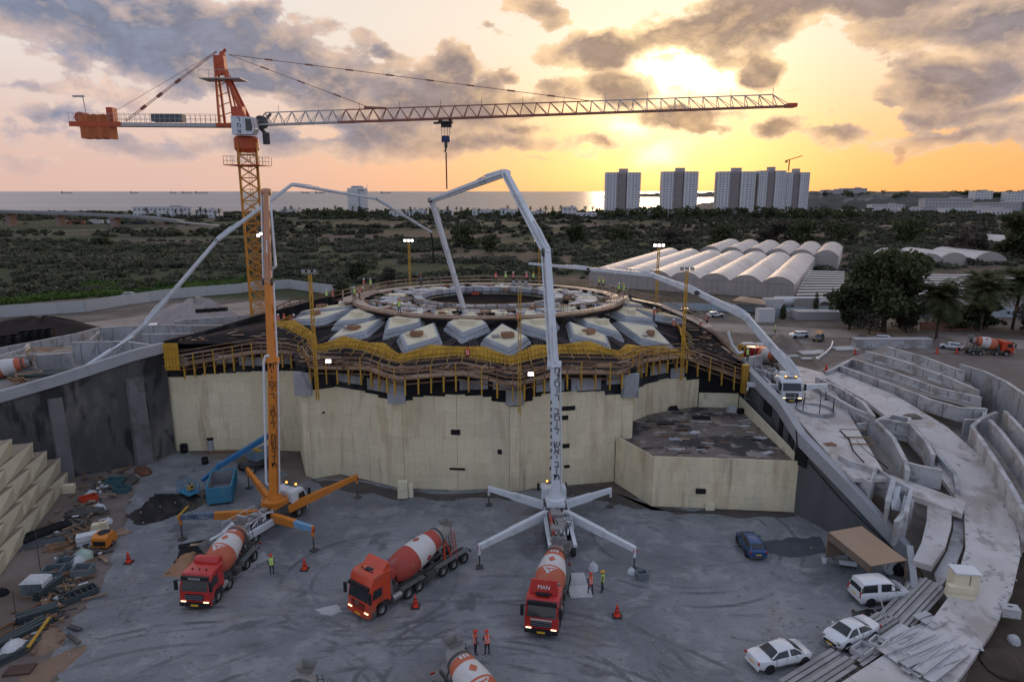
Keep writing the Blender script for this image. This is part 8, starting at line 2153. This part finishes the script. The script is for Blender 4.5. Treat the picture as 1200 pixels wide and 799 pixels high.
for (px,py,w,l,h,m_,lb) in ((106,579,1.4,.9,.45,m_tarp,'white rag on the left clutter near the dark wall'),(125,572,2.2,1.0,.3,m_wbag,'flat white plastic sheet near the dark wall'),(136,569,1.6,.8,.35,m_tarp,'second flat white sheet right of the first'),(160,561,1.0,.8,.5,m_dgry,'grey cement sack in front of the buttress'),(116,595,1.2,.8,.5,m_wbag,'white plastic bag right of the red crate'),(127,612,1.0,.8,.5,m_wbag,'small white bag beside the foam offcut'),(98,655,1.9,1.5,1.0,m_gbag,'pale green bulging rubble bag behind the grey crate'),(92,661,1.4,1.2,.8,m_wbag,'white rubble bag beside the pale green one'),(16,765,2.2,1.6,1.0,m_wbag,'translucent plastic heap at the lower left edge')): lump(lb,px,py,w,l,h,m_)
lump('dark brown rubbish heap with rust red scraps by the buttress',168,553,3.2,1.6,.6,mat('rusty_scrap',(0.14,0.06,0.035),.9,var=.5,scale=2),name='scrap_heap',cat='heap',strap=False); lump('dark scrap heap beside the teal boxes',155,563,3.0,1.5,.6,m_chas,name='scrap_heap',cat='heap',strap=False); lump('brown debris heap in the middle of the left clutter',120,583,3.0,1.3,.5,m_dirt,name='scrap_heap',cat='heap',strap=False)
lump('dark debris heap left of the foam offcut',100,602,3.6,1.5,.7,m_chas,name='scrap_heap',cat='heap',strap=False)
open_crate('small teal steel box at the back of the left clutter',136,568,.1,1.6,1.2,.8,mat('teal_steel',(0.06,0.13,0.15),.6,var=.2),name='steel_box',cat='box'); open_crate('second teal steel box right of the first',143,576,-.1,1.5,1.0,.6,MATS['teal_steel'],name='steel_box',cat='box')
open_crate('bright red crate in the left clutter',104,588,.9,1.5,.9,.7,m_ored); open_crate('grey open crate at the front right of the clutter',98,674,.15,1.4,1.2,.85,m_grey_p); open_crate('upper blue grey bin behind the wrapped block',77,664,.2,1.35,1.2,.7,mat('blue_grey_bin',(0.13,0.17,0.20),.6,var=.2),name='bin',cat='bin'); open_crate('lower blue grey bin behind the wrapped block',63,674,.15,1.5,1.3,.7,MATS['blue_grey_bin'],name='bin',cat='bin')
p = at(38,699); t = thing('wrapped_block','pallet of blocks wrapped in clear plastic at the left','pallet load',(p.x,p.y + .6,.01),.08); t.scale = (.82,.82,.82)
for k in range(4):
 for j in range(3): b = MB(); b.box((-.75 + k * .5,0,.35 + j * .42),(.47,1.6,.39)); b.build('block',mat('slate_block',(0.14,0.17,0.2),.5,rnd=.2),t)
b = MB(); b.box((0,0,1.55),(2.2,1.8,.25),taper=.7); b.box((1.08,0,.75),(.1,1.7,1.3)); b.build('plastic_wrap',m_wbag,t); b = MB(); b.box((0,0,.08),(2.2,1.7,.14)); b.build('pallet',m_wood,t)
bundle('upright bundle of dark props and yellow slats right of the wrapped pallet',58,693,R(80),10,2.6,.1,m_dgp,rows=4); bundle('two yellow slats on the prop bundle',54,690,R(84),3,2.2,.07,m_yel,rows=1)
bundle('long dark steel bundle left of the big dark skip basket',44,722,R(38),12,2.6,.11,m_dgp,rows=3)
t = boards('dark open steel basket lying tilted on the yard',93,700,R(50),1,2.5,1.0,m_dgp,th=.1,name='steel_basket',cat='basket')
for s in (-1,1): b = MB(); b.box((0,s * .54,.3),(2.5,.07,.5)); b.build('side',m_dgp,t); b = MB(); b.box((s * 1.25,0,.3),(.07,1.1,.5)); b.build('end',m_dgp,t)
for k in range(6): b = MB(); b.box((-1.05 + k * .42,0,.33),(.06,1.0,.25)); b.build('divider',m_chas,t)
bundle('dark rolled pipe pair on the sand by the foam wall',36,630,R(55),2,6.4,.32,m_black,square=False,rows=1); boards('dark slate felt sheet beside the rolled pipes',56,633,R(35),4,6.5,.55,mat('slate_felt',(0.07,0.08,0.095),.7,var=.3),name='felt_sheet',cat='sheet')
boards('brown boards scattered behind the white panel block',75,640,R(30),5,2.8,.35,m_wood_d,jitter=.3); boards('small heap of brown planks at the clutter edge',85,622,R(50),5,3.0,.25,m_wood_d,jitter=.4); boards('pale planks behind the orange machine',134,628,R(62),5,2.6,.28,m_wood,jitter=.1)
p = at(100,640); t = thing('insulation_block','white insulation block leaning beside the orange machine','block',(p.x + .2,p.y + .3,.01),.5); b = MB(); b.box((0,0,.55),(1.9,.9,1.1)); b.build('block',m_wpaint,t); b = MB(); b.box((0,-.47,.55),(1.9,.03,.05)); b.build('seam',m_dgry,t)
p = at(119,643); t = thing('site_compressor','orange round backed site machine with black grille at the clutter edge','machine',(p.x,p.y + .5,.01),R(-90)); t.scale = (.74,.74,.74); b = MB(); b.extrude_y([(-1.2,.35),(-1.2,1.2),(-.8,1.75),(.4,1.8),(.95,1.5),(1.0,.35)],-.95,.95); b.build('housing',m_opaint,t); b = MB(); b.box((1.01,0,.85),(.05,1.5,.6)); b.build('grille',m_letter,t); b = MB(); b.lathe([(.75,0),(.55,.1),(.5,0)],20,Matrix.Translation((-.2,0,1.78)),cap=False); b.lathe([(.52,.03),(.01,.031)],16,Matrix.Translation((-.2,0,1.78)),cap=False); b.build('fan_ring',m_letter,t)
for s in (-1,1): wheel(t,-.2,s * .9,.34,.2)
b = MB(); b.bar((1.0,0,.4),(2.1,0,.35),.1); b.build('tow_bar',m_chas,t)
p = at(117,622); t = thing('foam_block','cream foam offcut in front of the dark debris','block',(p.x,p.y,.01),.3); b = MB(); b.box((0,0,.4),(1.5,.8,.8),taper=.8); b.build('block',m_foam_c,t); b = MB(); b.box((.5,-.3,.9),(.7,.3,.25)); b.build('offcut',m_foam,t)
bundle('long dark rail bundle at the lower left edge',10,752,R(62),6,5.5,.14,m_dgp,rows=2); bundle('dark channel bars in the lower left corner',3,775,R(60),5,5,.14,m_dgp,rows=2); t = boards('dark rusty tray in the lower left corner',22,786,R(10),1,1.9,1.0,mat('rust_tray',(0.09,0.05,0.04),.8,var=.4),th=.15,name='tray',cat='tray');
p0,p1 = at(34,762,.3),at(59,729,.3); t = thing('plank','single pale plank across the brown sand heap','plank'); b = MB(); b.bar(p0 + Vector((0,0,.3)),p1 + Vector((0,0,.45)),.22,.1); b.build('board',m_yel,t)
for (px,py,h,lb) in ((19,725,2.4,'thin steel rod standing in the sand at the lower left'),(48,672,4.0,'thin grey post standing behind the wrapped pallet')): p = at(px,py); t = thing('rod',lb,'rod',(p.x,p.y,0)); b = MB(); b.tube((0,0,0),(.1,0,h),.035,6); b.build('shaft',m_chas,t); b = MB(); b.box((0,0,.03),(.3,.3,.06)); b.build('foot',m_conc_d,t)
lump('black sack at the foot of the carved foam wall',3,696,1.0,.9,.5,m_black)
p0 = at(214,600,.02); t = thing('plank','single yellow plank floating in the big puddle','plank',(p0.x,p0.y,.03),R(92)); b = MB(); b.box((0,0,.04),(2.6,.22,.07)); b.build('board',m_yel,t)
boards('black boards and offcuts beside the left mixer',226,646,R(25),5,3.2,.7,m_black,jitter=.4); boards('pale board pieces on the black boards',232,640,R(10),2,1.6,.4,m_wood,jitter=.4)
boards('grey worn plywood sheet on the ground behind the left mixer',292,662,R(60),1,4.2,1.5,m_conc_d,name='plywood_sheet',cat='sheet'); boards('pale plywood sheet on the ground right of the white pump lorry',676,686,R(5),2,1.9,1.8,m_tarp,name='plywood_sheet',cat='sheet')
lump('white bucket and rag by the two workers at the pump',695,668,.9,.7,.8,m_wbag,name='bucket',cat='bucket'); open_crate('blue grey crate beside the right pump leg',752,677,.2,.9,.7,.6,m_grey_p); lump('white sack at the foot of the right pump leg',740,671,.8,.7,.5,m_wbag)
blob('lime_splash',[(368,714),(395,708),(402,716),(385,722)],.0101,mat('pale_spill',(.4,.41,.42),.8,var=.4,scale=1),11)
for i in range(60):
 px,py = rng.uniform(150,1040),rng.uniform(585,790)
 if 195 < px < 380 and py > 600: continue
 p = at(px,py);
# loose stones and scraps all over the yard, too many to count
b = MB()
for i in range(900):
 px,py = rng.uniform(90,1000),rng.uniform(560,798)
 if i > 450: px,py = rng.choice([rng.normal(110,45),rng.normal(1010,50),rng.normal(560,160)]),0; py = rng.normal(640,60) if px < 220 else (rng.normal(760,25) if px > 880 else rng.normal(590,8))
 if py < 575 and 200 < px < 940: continue
 p = at(px,max(535,py)); s = rng.uniform(.03,.16); b.box((p.x,p.y,.02 + s * .3),(s * rng.uniform(.7,2.2),s,s * .7),rz=rng.uniform(0,3),taper=.7)
tag(b.build('loose_stones',m_dgry),kind='stuff')
for nm,mm,n_ in (('wood_scraps',m_wood_d,90),('dark_scraps',m_chas,110),('white_scraps',m_wbag,46),('plank_scraps',m_wood,40),('rust_scraps',MATS['rusty_scrap'],30)):
 b = MB()
 for i in range(n_):
  f = rng.uniform(0,1); px = 150 - 118 * f + rng.normal(0,15) - (22 if f < .35 else 0); py = 552 + 205 * f + rng.normal(0,7); p = at(px,max(548,py)); L = rng.uniform(.3,1.9) if nm != 'white_scraps' else rng.uniform(.2,.7)
  b.box((p.x,p.y,rng.uniform(.04,.35)),(L,rng.uniform(.08,.35),rng.uniform(.04,.18)),rz=rng.uniform(0,3.1))
 tag(b.build(nm,mm),kind='stuff')
# tent on the right
m_tent = mat('beige_tent_canvas',(0.36,0.245,0.165),.85,var=.12,scale=.5,bump=.1)
tp = [at(971,623,3.0),at(1010,616,3.2),at(1063,656,2.7),at(1021,663,2.2)]
t = thing('canvas_shelter','beige canvas shelter leaning against the right retaining wall','tent')
b = MB(); n = 8; V = []; F_ = []
for i in range(n + 1):
 for j in range(n + 1):
  u,v = i / n,j / n; q = tp[0].lerp(tp[1],u).lerp(tp[3].lerp(tp[2],u),v); V.append(q - Vector((0,0,.35 * math.sin(PI * u) * math.sin(PI * v))))
for i in range(n):
 for j in range(n): a = i * (n + 1) + j; F_.append((a,a + 1,a + n + 2,a + n + 1))
N = len(V); b.add(V + [v - Vector((0,0,.04)) for v in V],F_ + [tuple(reversed([k + N for k in f])) for f in F_]); b.build('canvas_roof',m_tent,t,smooth_=True)
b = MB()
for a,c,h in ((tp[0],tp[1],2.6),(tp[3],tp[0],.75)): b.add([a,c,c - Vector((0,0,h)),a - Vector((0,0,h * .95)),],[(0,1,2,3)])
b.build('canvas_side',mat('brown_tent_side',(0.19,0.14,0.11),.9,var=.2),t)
for q in tp: b = MB(); b.tube((q.x,q.y,0),q,.05,6); b.build('pole',m_wood_d,t)
for (px,py,w,l,h,m_,nm,lb,cat) in ((985,655,1.6,.8,.7,mat('blue_cloth',(.05,.13,.2),.8),'table','low table with a blue cloth under the canvas shelter','table'),(998,652,.7,.6,1.1,m_black,'chair','dark chair under the canvas shelter','chair'),(993,664,1.4,.7,.35,m_wpaint,'panel','white panel leaning at the front of the shelter','panel')):
 p = at(px,py); t = thing(nm,lb,cat,(p.x,p.y,.01),-.3); b = MB(); b.box((0,0,h),(w,l,.08)); b.build('top',m_,t)
 for sx in (-1,1):
  for sy in (-1,1): b = MB(); b.box((sx * w * .42,sy * l * .4,h / 2),(.07,.07,h)); b.build('leg',m_dgp,t)
p = at(966,659); t = thing('bucket','white bucket standing left of the canvas shelter','bucket',(p.x,p.y,.01)); b = MB(); b.lathe([(.2,0),(.27,.6),(.24,.6),(.18,.05)],14,cap=False); b.build('pail',m_wpaint,t,smooth_=True); b = MB(); b.tube((-.25,0,.6),(0,-.2,.7),.015,5); b.tube((0,-.2,.7),(.25,0,.6),.015,5); b.build('handle',m_chas,t)
p = at(1040,672); t = thing('cable_reel','white wire coil leaning at the end of the shelter','coil',(p.x,p.y,.01),.5)
for k in range(5): b = MB(); b.lathe([(.75 - .05 * k,-.05),(.8 - .05 * k,0),(.75 - .05 * k,.05)],18,Matrix.Translation((0,k * .09 - .2,.85)) @ Matrix.Rotation(R(80),4,'X'),cap=False); b.build('loop',m_wpaint,t)
lump('dark tyre like roll beside the white wire coil',1052,672,.9,.9,1.0,m_black,name='roll',cat='roll'); lump('white sack behind the multi purpose van',1066,689,1.1,.9,.7,m_tarp)
# foam cubes on the ramp
p = at(1130,694,1.7); t = thing('foam_stack','tall cream foam cube standing on the ramp','foam block',(p.x,p.y + .3,1.72),-.15); b = MB(); b.box((0,0,.85),(1.75,1.3,1.6)); b.build('cube',m_foam_c,t); b = MB(); b.box((0,0,1.72),(1.85,1.4,.12)); b.build('top_sheet',m_wpaint,t); b = MB(); b.box((.15,-.67,.8),(.04,.03,1.6)); b.build('strap',m_chas,t)
p = at(1124,699,1.6); t = thing('foam_block','lower cream foam block in front of the tall cube','foam block',(p.x,p.y,1.62),-.25); b = MB(); b.box((0,0,.45),(1.9,.7,.9),taper=.94); b.build('block',m_foam_c,t); b = MB(); b.box((0,-.37,.45),(1.7,.03,.04)); b.build('seam',m_foam,t)
p = at(1183,716,1.2); t = thing('concrete_block','loose concrete block at the outer edge of the ramp','block',(p.x,p.y,.9),-.3); b = MB(); b.box((0,0,.35),(1.2,.9,.7)); b.build('block',m_conc,t); b = MB(); b.box((0,0,.72),(.3,.08,.06)); b.build('lifting_eye',m_chas,t)
# stacks of grey planks and form panels at the lower right
m_plk = mat('grey_scaffold_plank',(0.31,0.30,0.295),.8,var=.25,scale=1.0,dirt=((.18,.17,.16),.5,.6,.5,.66),rnd=.15)
m_alu = mat('pale_form_panel',(0.47,0.47,0.48),.6,var=.2,scale=.8,dirt=((.3,.28,.26),.6,.5,.5,.66),rnd=.12)
def plank_run(label,p0,p1,n,w,z0,z1,m=None):
 a,c = at(*p0,z0),at(*p1,z1); d = (c - a).normalized(); nn = Vector((-d.y,d.x,0)).normalized(); t = thing('plank_stack',label,'planks',(0,0,0));
 for k in range(n):
  q = nn * ((k - (n - 1) / 2) * w) + Vector((0,0,.12 + .09 * (k % 3))); e = rng.uniform(-.5,.5)
  b = MB(); b.bar(a + q + d * e,c + q + d * e * .5,w * .86,.08); b.build('plank',m or m_plk,t)
 return t
plank_run('upper run of grey scaffold planks along the yard edge',(1048,730),(1092,684),8,.30,.25,1.0); plank_run('middle run of grey scaffold planks beside the white saloon',(992,768),(1050,730),9,.30,.1,.3); plank_run('lowest bundle of grey planks fanning out at the bottom',(930,810),(990,772),6,.34,.05,.15)
for (px,py,rz,n,L,W_,lb) in ((1095,752,R(28),4,6.0,.75,'top stack of pale ribbed form panels'),(1080,768,R(24),4,5.0,.8,'middle stack of pale ribbed form panels'),(1098,775,R(34),3,5.2,.7,'lower skewed stack of pale form panels'),(1062,752,R(35),3,3.4,.8,'short pale form panels at the left of the stack')):
 p = at(px,py,.4); t = thing('form_panel_stack',lb,'form panels',(p.x,p.y,.42),rz)
 for k in range(n):
  b = MB(); y = (k - (n - 1) / 2) * W_ * .96; zz = .1 + .13 * (k % 2) + rng.uniform(0,.1); b.box((rng.uniform(-.4,.4),y,zz),(L,W_ * .92,.07))
  for s in (-1,1): b.box((rng.uniform(-.1,.1),y + s * W_ * .44,zz + .07),(L,.06,.1))
  o = b.build('panel',m_alu,t); o['kind'] = 'stuff' if False else ''
  del o['kind']
boards('rusty offcuts and grey boards between the plank stacks',1040,760,R(40),5,2.4,.3,m_plk,z=.3,jitter=.5); boards('three grey slabs stacked on the ramp',1090,727,R(25),3,1.6,.5,m_conc,z=.9,th=.12,gap=.1); boards('pale bars standing at the right of the form panels',1140,752,R(70),4,2.0,.2,m_alu,z=.5)
open_crate('small grey steel crate among the planks',1028,757,R(40),1.2,.8,.5,m_alu,z=.3); open_crate('grey steel crate on the plank run by the dark hole',1010,765,R(35),1.4,.9,.5,m_alu,z=.2)
p0 = at(1042,735,.3); t = thing('pole','pale pole leaning over the planks beside the van','pole',(p0.x,p0.y,.2)); b = MB(); b.tube((0,0,0),(-.7,.3,2.2),.045,6); b.build('shaft',m_alu,t); b = MB(); b.box((0,0,.02),(.25,.25,.05)); b.build('foot',m_alu,t)
b = MB(); p = at(1070,790,.3); b.tube(p,p + Vector((1.6,.1,0)),.05,6); b.tube(p + Vector((0,0,0)),p + Vector((.2,-1.2,0)),.05,6); b.tube(p + Vector((1.6,.1,0)),p + Vector((1.7,-1.2,0)),.05,6); tag(b.build('tubular_frame',m_wpaint),'white tubular frame lying at the bottom edge','frame')
lump('dark stone heap below the ramp at the right edge',1175,780,3.5,2.5,.8,MATS['dark_soil'],name='soil_heap',cat='heap',strap=False); lump('grey boulder on the dark bank',1188,752,1.0,.8,.6,m_conc,name='boulder',cat='rock',strap=False)
# black crates on the left, behind the long low wall
for i,(px,py) in enumerate(((2,402),(13,400),(24,396),(35,395),(44,394),(54,393))):
 p = at(px,py,5.4); t = thing('crate_stack',['leftmost','second','third','fourth','fifth','rightmost'][i] + ' black crate stack behind the long low wall on the left','crates',(p.x,p.y + 1,4.2),0,'black crate stacks on the left')
 for k in range(4): b = MB(); b.box((0,0,.3 + k * .55),(1.45,1.3,.5)); b.box((0,0,.52 + k * .55),(1.5,1.35,.06)); b.build('crate',m_black,t)
for i,px in enumerate((236,245,255,264)):
 p = at(px,376 - i * .7,7.0); t = thing('crate',['first','second','third','fourth'][i] + ' small black box on the wall left of the crane','crate',(p.x,p.y,8.62)); b = MB(); b.box((0,0,.4),(1.5 - .15 * i,1,.7)); b.build('box',m_black,t); b = MB(); b.box((0,0,.78),(1.5 - .15 * i,1.05,.05)); b.build('lid',m_chas,t)
boards('dark boards lying on the pale slab between left walls',48,410,0,5,5,.5,m_wood_d,z=8.0,jitter=.5); bundle('dark pipes and bars behind the left wall head',62,439,R(8),10,8,.14,m_dgp,z=8.4,rows=2,spread=2.0); bundle('pale timber scraps heaped behind the left wall head',34,441,R(40),9,3,.1,m_wood,z=8.4,rows=3,spread=2.5); bundle('more timber scraps right beside the hidden mixer drum',24,447,R(-35),8,2.6,.1,m_wood_d,z=8.4,rows=3,spread=2.5)
# ================================================================== GREENHOUSES AND NEARBY
def film(name,col,sc):
 return mat(name,col,.5,var=.12,scale=sc,dirt=((0.42,0.38,0.36),.5,.06,.5,.66),spec=.4)
m_film = film('milky_greenhouse_film',(0.68,0.62,0.59),.3); m_fend = mat('brown_grey_end_net',(0.38,0.335,0.315),.9,var=.2,scale=.15)
def tunnels(label,o0,ex_,ey_,nb,bw_,ln,hs,hr,nh=10):
 t = thing('greenhouse',label,'greenhouse',(0,0,0)); ex_,ey_ = Vector((*ex_,0)).normalized(),Vector((*ey_,0)).normalized()
 for i in range(nb):
  a0 = Vector((*o0,0)) + ex_ * (i * bw_); nseg = 10
  arc = [(bw_ * k / nseg,hs + (hr - hs) * (1 - abs(2 * k / nseg - 1) ** 2.2)) for k in range(nseg + 1)]
  ny = 8
  for j in range(ny):
   b = MB(); y0,y1 = ln * j / ny,ln * (j + 1) / ny - .06
   V = [a0 + ex_ * x + ey_ * y + Vector((0,0,z + (.02 * math.sin(i * 3 + k)))) for y in (y0,y1) for k,(x,z) in enumerate(arc)]
   n = nseg + 1; b.add(V,[(k,k + 1,n + k + 1,n + k) for k in range(nseg)]); b.build('roof_sheet',m_film,t,smooth_=True)
  b = MB()
  for j in range(ny * 3 + 1):
   y = ln * j / (ny * 3); Q = [a0 + ex_ * x + ey_ * y + Vector((0,0,z + .06)) for (x,z) in arc]
   for k in range(nseg): b.bar(Q[k],Q[k + 1],.10,.05)
  tag(b.build('hoop',mat('grey_hoop',(.40,.37,.36),.6),t),kind='stuff')
  b = MB(); n = nseg + 1; V = [a0 + ex_ * x + Vector((0,0,z)) for (x,z) in arc]; b.add([a0 + Vector((0,0,0))] + V + [a0 + ex_ * bw_],[tuple(range(n + 2))]); o = b.build('end_wall',m_fend,t)
  b = MB()
  for k in range(1,5): q = a0 + ex_ * (bw_ * k / 5) - ey_ * .05; b.tube(q,q + Vector((0,0,hs + .6)),.06,5)
  b.bar(a0 + Vector((0,0,hs)) - ey_ * .06,a0 + ex_ * bw_ + Vector((0,0,hs)) - ey_ * .06,.1); tag(b.build('end_post',m_steel,o),kind='stuff')
 for s in (0,nb):
  a0 = Vector((*o0,0)) + ex_ * (s * bw_); b = MB(); b.add([a0,a0 + ey_ * ln,a0 + ey_ * ln + Vector((0,0,hs)),a0 + Vector((0,0,hs))],[(0,1,2,3)]); b.build('side_wall',m_film if s else m_fend,t)
 return t
gx,gy = (0.891,-0.454),(0.454,0.891)
tunnels('near block of milky plastic tunnels with brown net ends',(26.6,234.7),gx,gy,7,9.4,92,4.5,6.6)
tunnels('rear block of milky plastic tunnels, raised behind the near one',(26.6 + .891 * 17 + .454 * 95,234.7 - .454 * 17 + .891 * 95),gx,gy,6,9.6,55,5.4,7.8)
def net_house(label,pts,h,n,m=None):
 t = thing('net_house',label,'greenhouse'); A_,B_,C_,D_ = [at(*p,h) for p in pts]   # front left, front right, rear right, rear left
 for k in range(n):
  f0,f1 = k / n,(k + .58) / n; b = MB(); q = [A_.lerp(D_,f0),B_.lerp(C_,f0),B_.lerp(C_,f1),A_.lerp(D_,f1)]
  mid_ = [q[0].lerp(q[3],.5) + Vector((0,0,.18)),q[1].lerp(q[2],.5) + Vector((0,0,.18))]
  b.add(q + mid_,[(0,1,5,4),(4,5,2,3)]); b.build('net_strip',m or mat('white_shade_net',(0.42,0.41,0.41),.7,var=.2,scale=.2,dirt=((.32,.31,.3),.6,.1,.5,.65)),t)
 struct(sheet('gap_shade_sheet',[A_,B_,C_,D_],h * .3,MATS['dark_soil']))  # dark sheet added under the strips, stands for shade in the gaps
 b = MB(); b.wall([A_ - Vector((0,0,.2)),B_ - Vector((0,0,.2))],h - .2,.1); b.build('front_net',m_fend,t)
 b = MB()
 for k in range(9): q = A_.lerp(B_,k / 8); b.tube((q.x,q.y - .3,0),(q.x,q.y - .3,h),.08,5)
 b.build('post',m_steel,t) if False else tag(b.build('post',m_steel,t),kind='stuff')
net_house('white striped net house right of the plastic tunnels',[(931,350),(988,349),(990,317),(947,316)],3.2,11); net_house('long white net house behind the palms',[(1062,345),(1215,350),(1205,321),(1058,320)],3.2,8)
for (px,py,w,lb) in ((1090,312,34,'left pale arched shed half hidden by trees'),(1118,311,36,'middle pale arched shed above the long net house'),(1160,310,38,'right pale arched shed above the long net house'),(1200,288,22,'pale arched shed at the right edge')):
 p = at(px,py); tunnels(lb,(p.x - 8,p.y),(1,.1),(-.1,1),1,w * .45,30,1.5,5.5)
# shade roof, containers, tank, fence and archway beside the tunnels
def box_thing(name,label,cat,px,py,dims,m,rz=0,extra=None,z=0):
 p = at(px,py,z); t = thing(name,label,cat,(p.x,p.y + dims[1] / 2,z + .01),rz); b = MB(); b.box((0,0,dims[2] / 2),dims); b.build('body',m,t)
 b = MB(); b.box((0,0,dims[2] + .06),(dims[0] + .1,dims[1] + .1,.1)); b.build('lid',m_wht2,t)
 b = MB(); n = max(3,int(dims[0] / .6))
 for k in range(n): b.box((-dims[0] / 2 + dims[0] * (k + .5) / n,-dims[1] / 2 - .03,dims[2] / 2),(.1,.06,dims[2] * .9))
 tag(b.build('rib',m,t),kind='stuff'); return t
box_thing('container','white site container beside the shade roof','container',907,366,(4.8,3,3.4),m_wht); box_thing('container','smaller white container in front of the other one','container',898,378,(4.0,2.6,3.2),m_wht); box_thing('container','low tan brick base in front of the pale fence','hut',926,372,(4.0,2,1.6),m_fend); box_thing('container','grey flat hut with dark openings left of the large tree','hut',962,375,(12,4,2.0),m_wht2)
p0,p1 = at(905,372),at(990,368); t = thing('sheet_fence','pale blue sheet fence in front of the net house','fence'); n = 14
for k in range(n): a_,c_ = p0.lerp(p1,k / n),p0.lerp(p1,(k + .95) / n); b = MB(); b.wall([a_ + Vector((0,0,2.4)),c_ + Vector((0,0,2.4))],2.4,.08); b.build('fence_sheet',mat('pale_blue_sheet',(.36,.43,.47),.6,rnd=.08),t)
p0,p1 = at(1062,372),at(1230,372); t = thing('sheet_fence','pale blue sheet fence behind the palms','fence'); n = 20
for k in range(n): a_,c_ = p0.lerp(p1,k / n),p0.lerp(p1,(k + .95) / n); b = MB(); b.wall([a_ + Vector((0,0,2.6)),c_ + Vector((0,0,2.6))],2.6,.08); b.build('fence_sheet',MATS['pale_blue_sheet'],t)
p0,p1 = at(738,362),at(905,366); t = thing('sheet_fence','pale sheet fence at the foot of the plastic tunnels','fence'); n = 24
for k in range(n): a_,c_ = p0.lerp(p1,k / n),p0.lerp(p1,(k + .95) / n); b = MB(); b.wall([a_ + Vector((0,0,2.0)),c_ + Vector((0,0,2.0))],2.0,.08); b.build('fence_sheet',MATS['pale_blue_sheet'],t)
p = at(930,362); t = thing('water_tank','long pale cylindrical tank behind the pale blue fence','tank',(p.x,p.y,0)); b = MB(); b.lathe([(.9,-6),(1.5,-5.4),(1.5,5.4),(.9,6)],16,Matrix.Translation((0,0,2.0)) @ Matrix.Rotation(PI / 2,4,'Y')); b.build('shell',m_wht,t,smooth_=True)
for s in (-3.5,3.5): b = MB(); b.box((s,0,.4),(.6,2.4,.8)); b.build('saddle',m_conc_d,t)
p = at(964,363); t = thing('archway','small white tunnel arch with a dark mouth between two cypresses','arch',(p.x,p.y,0)); b = MB(); b.lathe([(2.7,-1),(2.7,1),(2.1,1),(2.1,-1)],22,Matrix.Translation((0,0,.3)) @ Matrix.Rotation(PI / 2,4,'X'),cap=False); b.build('hood',m_wht,t); b = MB(); b.lathe([(2.1,-.2),(.01,-.21)],22,Matrix.Translation((0,.5,.3)) @ Matrix.Rotation(PI / 2,4,'X'),cap=False); b.build('mouth',m_dark,t)  # black disc stands for the shade inside the arch
t = thing('shade_roof','wide tan shade canvas on posts at the car park by the tunnels','shade'); Q = [at(858,352,3.4),at(898,357,3.4),at(895,351,3.6),at(868,347,3.8)]
b = MB(); c = sum(Q,Vector()) / 4 + Vector((0,0,.7)); b.add([c] + Q + [q - Vector((0,0,.1)) for q in Q],[(0,i + 1,(i + 1) % 4 + 1) for i in range(4)] + [(i + 1,5 + i,5 + (i + 1) % 4,(i + 1) % 4 + 1) for i in range(4)]); b.build('canvas',m_tent,t)
for q in Q: b = MB(); b.tube((q.x,q.y,0),q,.1,6); b.build('post',m_wood_d,t)
for (px,py,lb) in ((838,372,'white van in the car park behind the right roof edge'),(805,368,'dark car in the car park left of the right light mast')): car_px(lb,(px - 8,py),(px + 8,py - 1),m_cw if 'white' in lb else m_ck,'suv')
p0,p1 = at(1010,384,2.0),at(1088,386,2.0)
t = thing('brick_wall','low red brown brick wall under the palms','wall'); a_,c_ = at(1078,387),at(1142,387)
for r_ in range(4):
 for k in range(12): q0,q1 = a_.lerp(c_,k / 12),a_.lerp(c_,(k + .95) / 12); b = MB(); z = .5 * (r_ + 1) - .02; b.wall([q0 + Vector((0,0,z)),q1 + Vector((0,0,z))],.46,.3); b.build('brick_course',mat('red_brown_brick',(.22,.10,.07),.9,rnd=.15),t)
# white irrigation pipe and litter on the flats
t = thing('pipe','long pale flexible pipe lying across the flats below the off roader','pipe'); b = MB(); b.path([at(958,421) + Vector((0,0,.15)),at(968,414) + Vector((0,0,.15)),at(974,408) + Vector((0,0,.2)),at(976,402) + Vector((0,0,.3))],.17,8); b.build('pipe_run',m_wpaint,t); b = MB(); b.tube(at(957.5,421.6),at(958.5,420.5) + Vector((0,0,.2)),.36,8); b.build('coupling',m_wpaint,t)
for i,(px,py,w) in enumerate(((951,414,5),(990,409,5),(945,421,2.2),(930,418,2.0),(893,404,4),(960,412,2))): boards(['pale broken slab on the flats near the pipe','pale slab right of the flexible pipe','white scrap left of the flexible pipe','white scrap near the right pump lorry','pale slab beyond the right roof edge','small pale slab beside the pipe'][i],px,py,.1,2,w,w * .3,m_conc,th=.2,name='slab',cat='slab')
box_thing('pipe_stack','long pale concrete pipe section beyond the planters','pipe',1047,408,(16,2,1.8),m_conc)
p = at(884,427,6.5); t = thing('generator','yellow site generator behind the right pump','generator',at(871 + 27,421,6) + Vector((-1,6,-1.0)),.1); b = MB(); b.box((0,0,1.1),(2.6,1.4,2.0)); b.build('housing',m_yel,t); b = MB(); b.box((0,0,2.2),(2.0,1.0,.3)); b.build('roof',m_wht,t)
# crib walls and steel posts round the right pump
concrete_wall('low pale wall left of the right pump lorry',[(885,432,9.4),(905,438,9.0),(918,450,8.6)],2.2,m=m_conc); concrete_wall('pale wall block behind the right wing top',[(872,420,10.2),(893,416,10.2)],3.0,m=m_conc)
for i,(px,py) in enumerate(((930,475),(940,470),(968,463))): p = at(px,py,7.2); t = thing('post',['left','middle','right'][i] + ' thin steel guard post in front of the right pump','post',p); b = MB(); b.tube((0,0,0),(0,0,1.6),.05,6); b.build('shaft',m_steel,t); b = MB(); b.box((0,0,.03),(.25,.25,.06)); b.build('foot',m_steel,t)
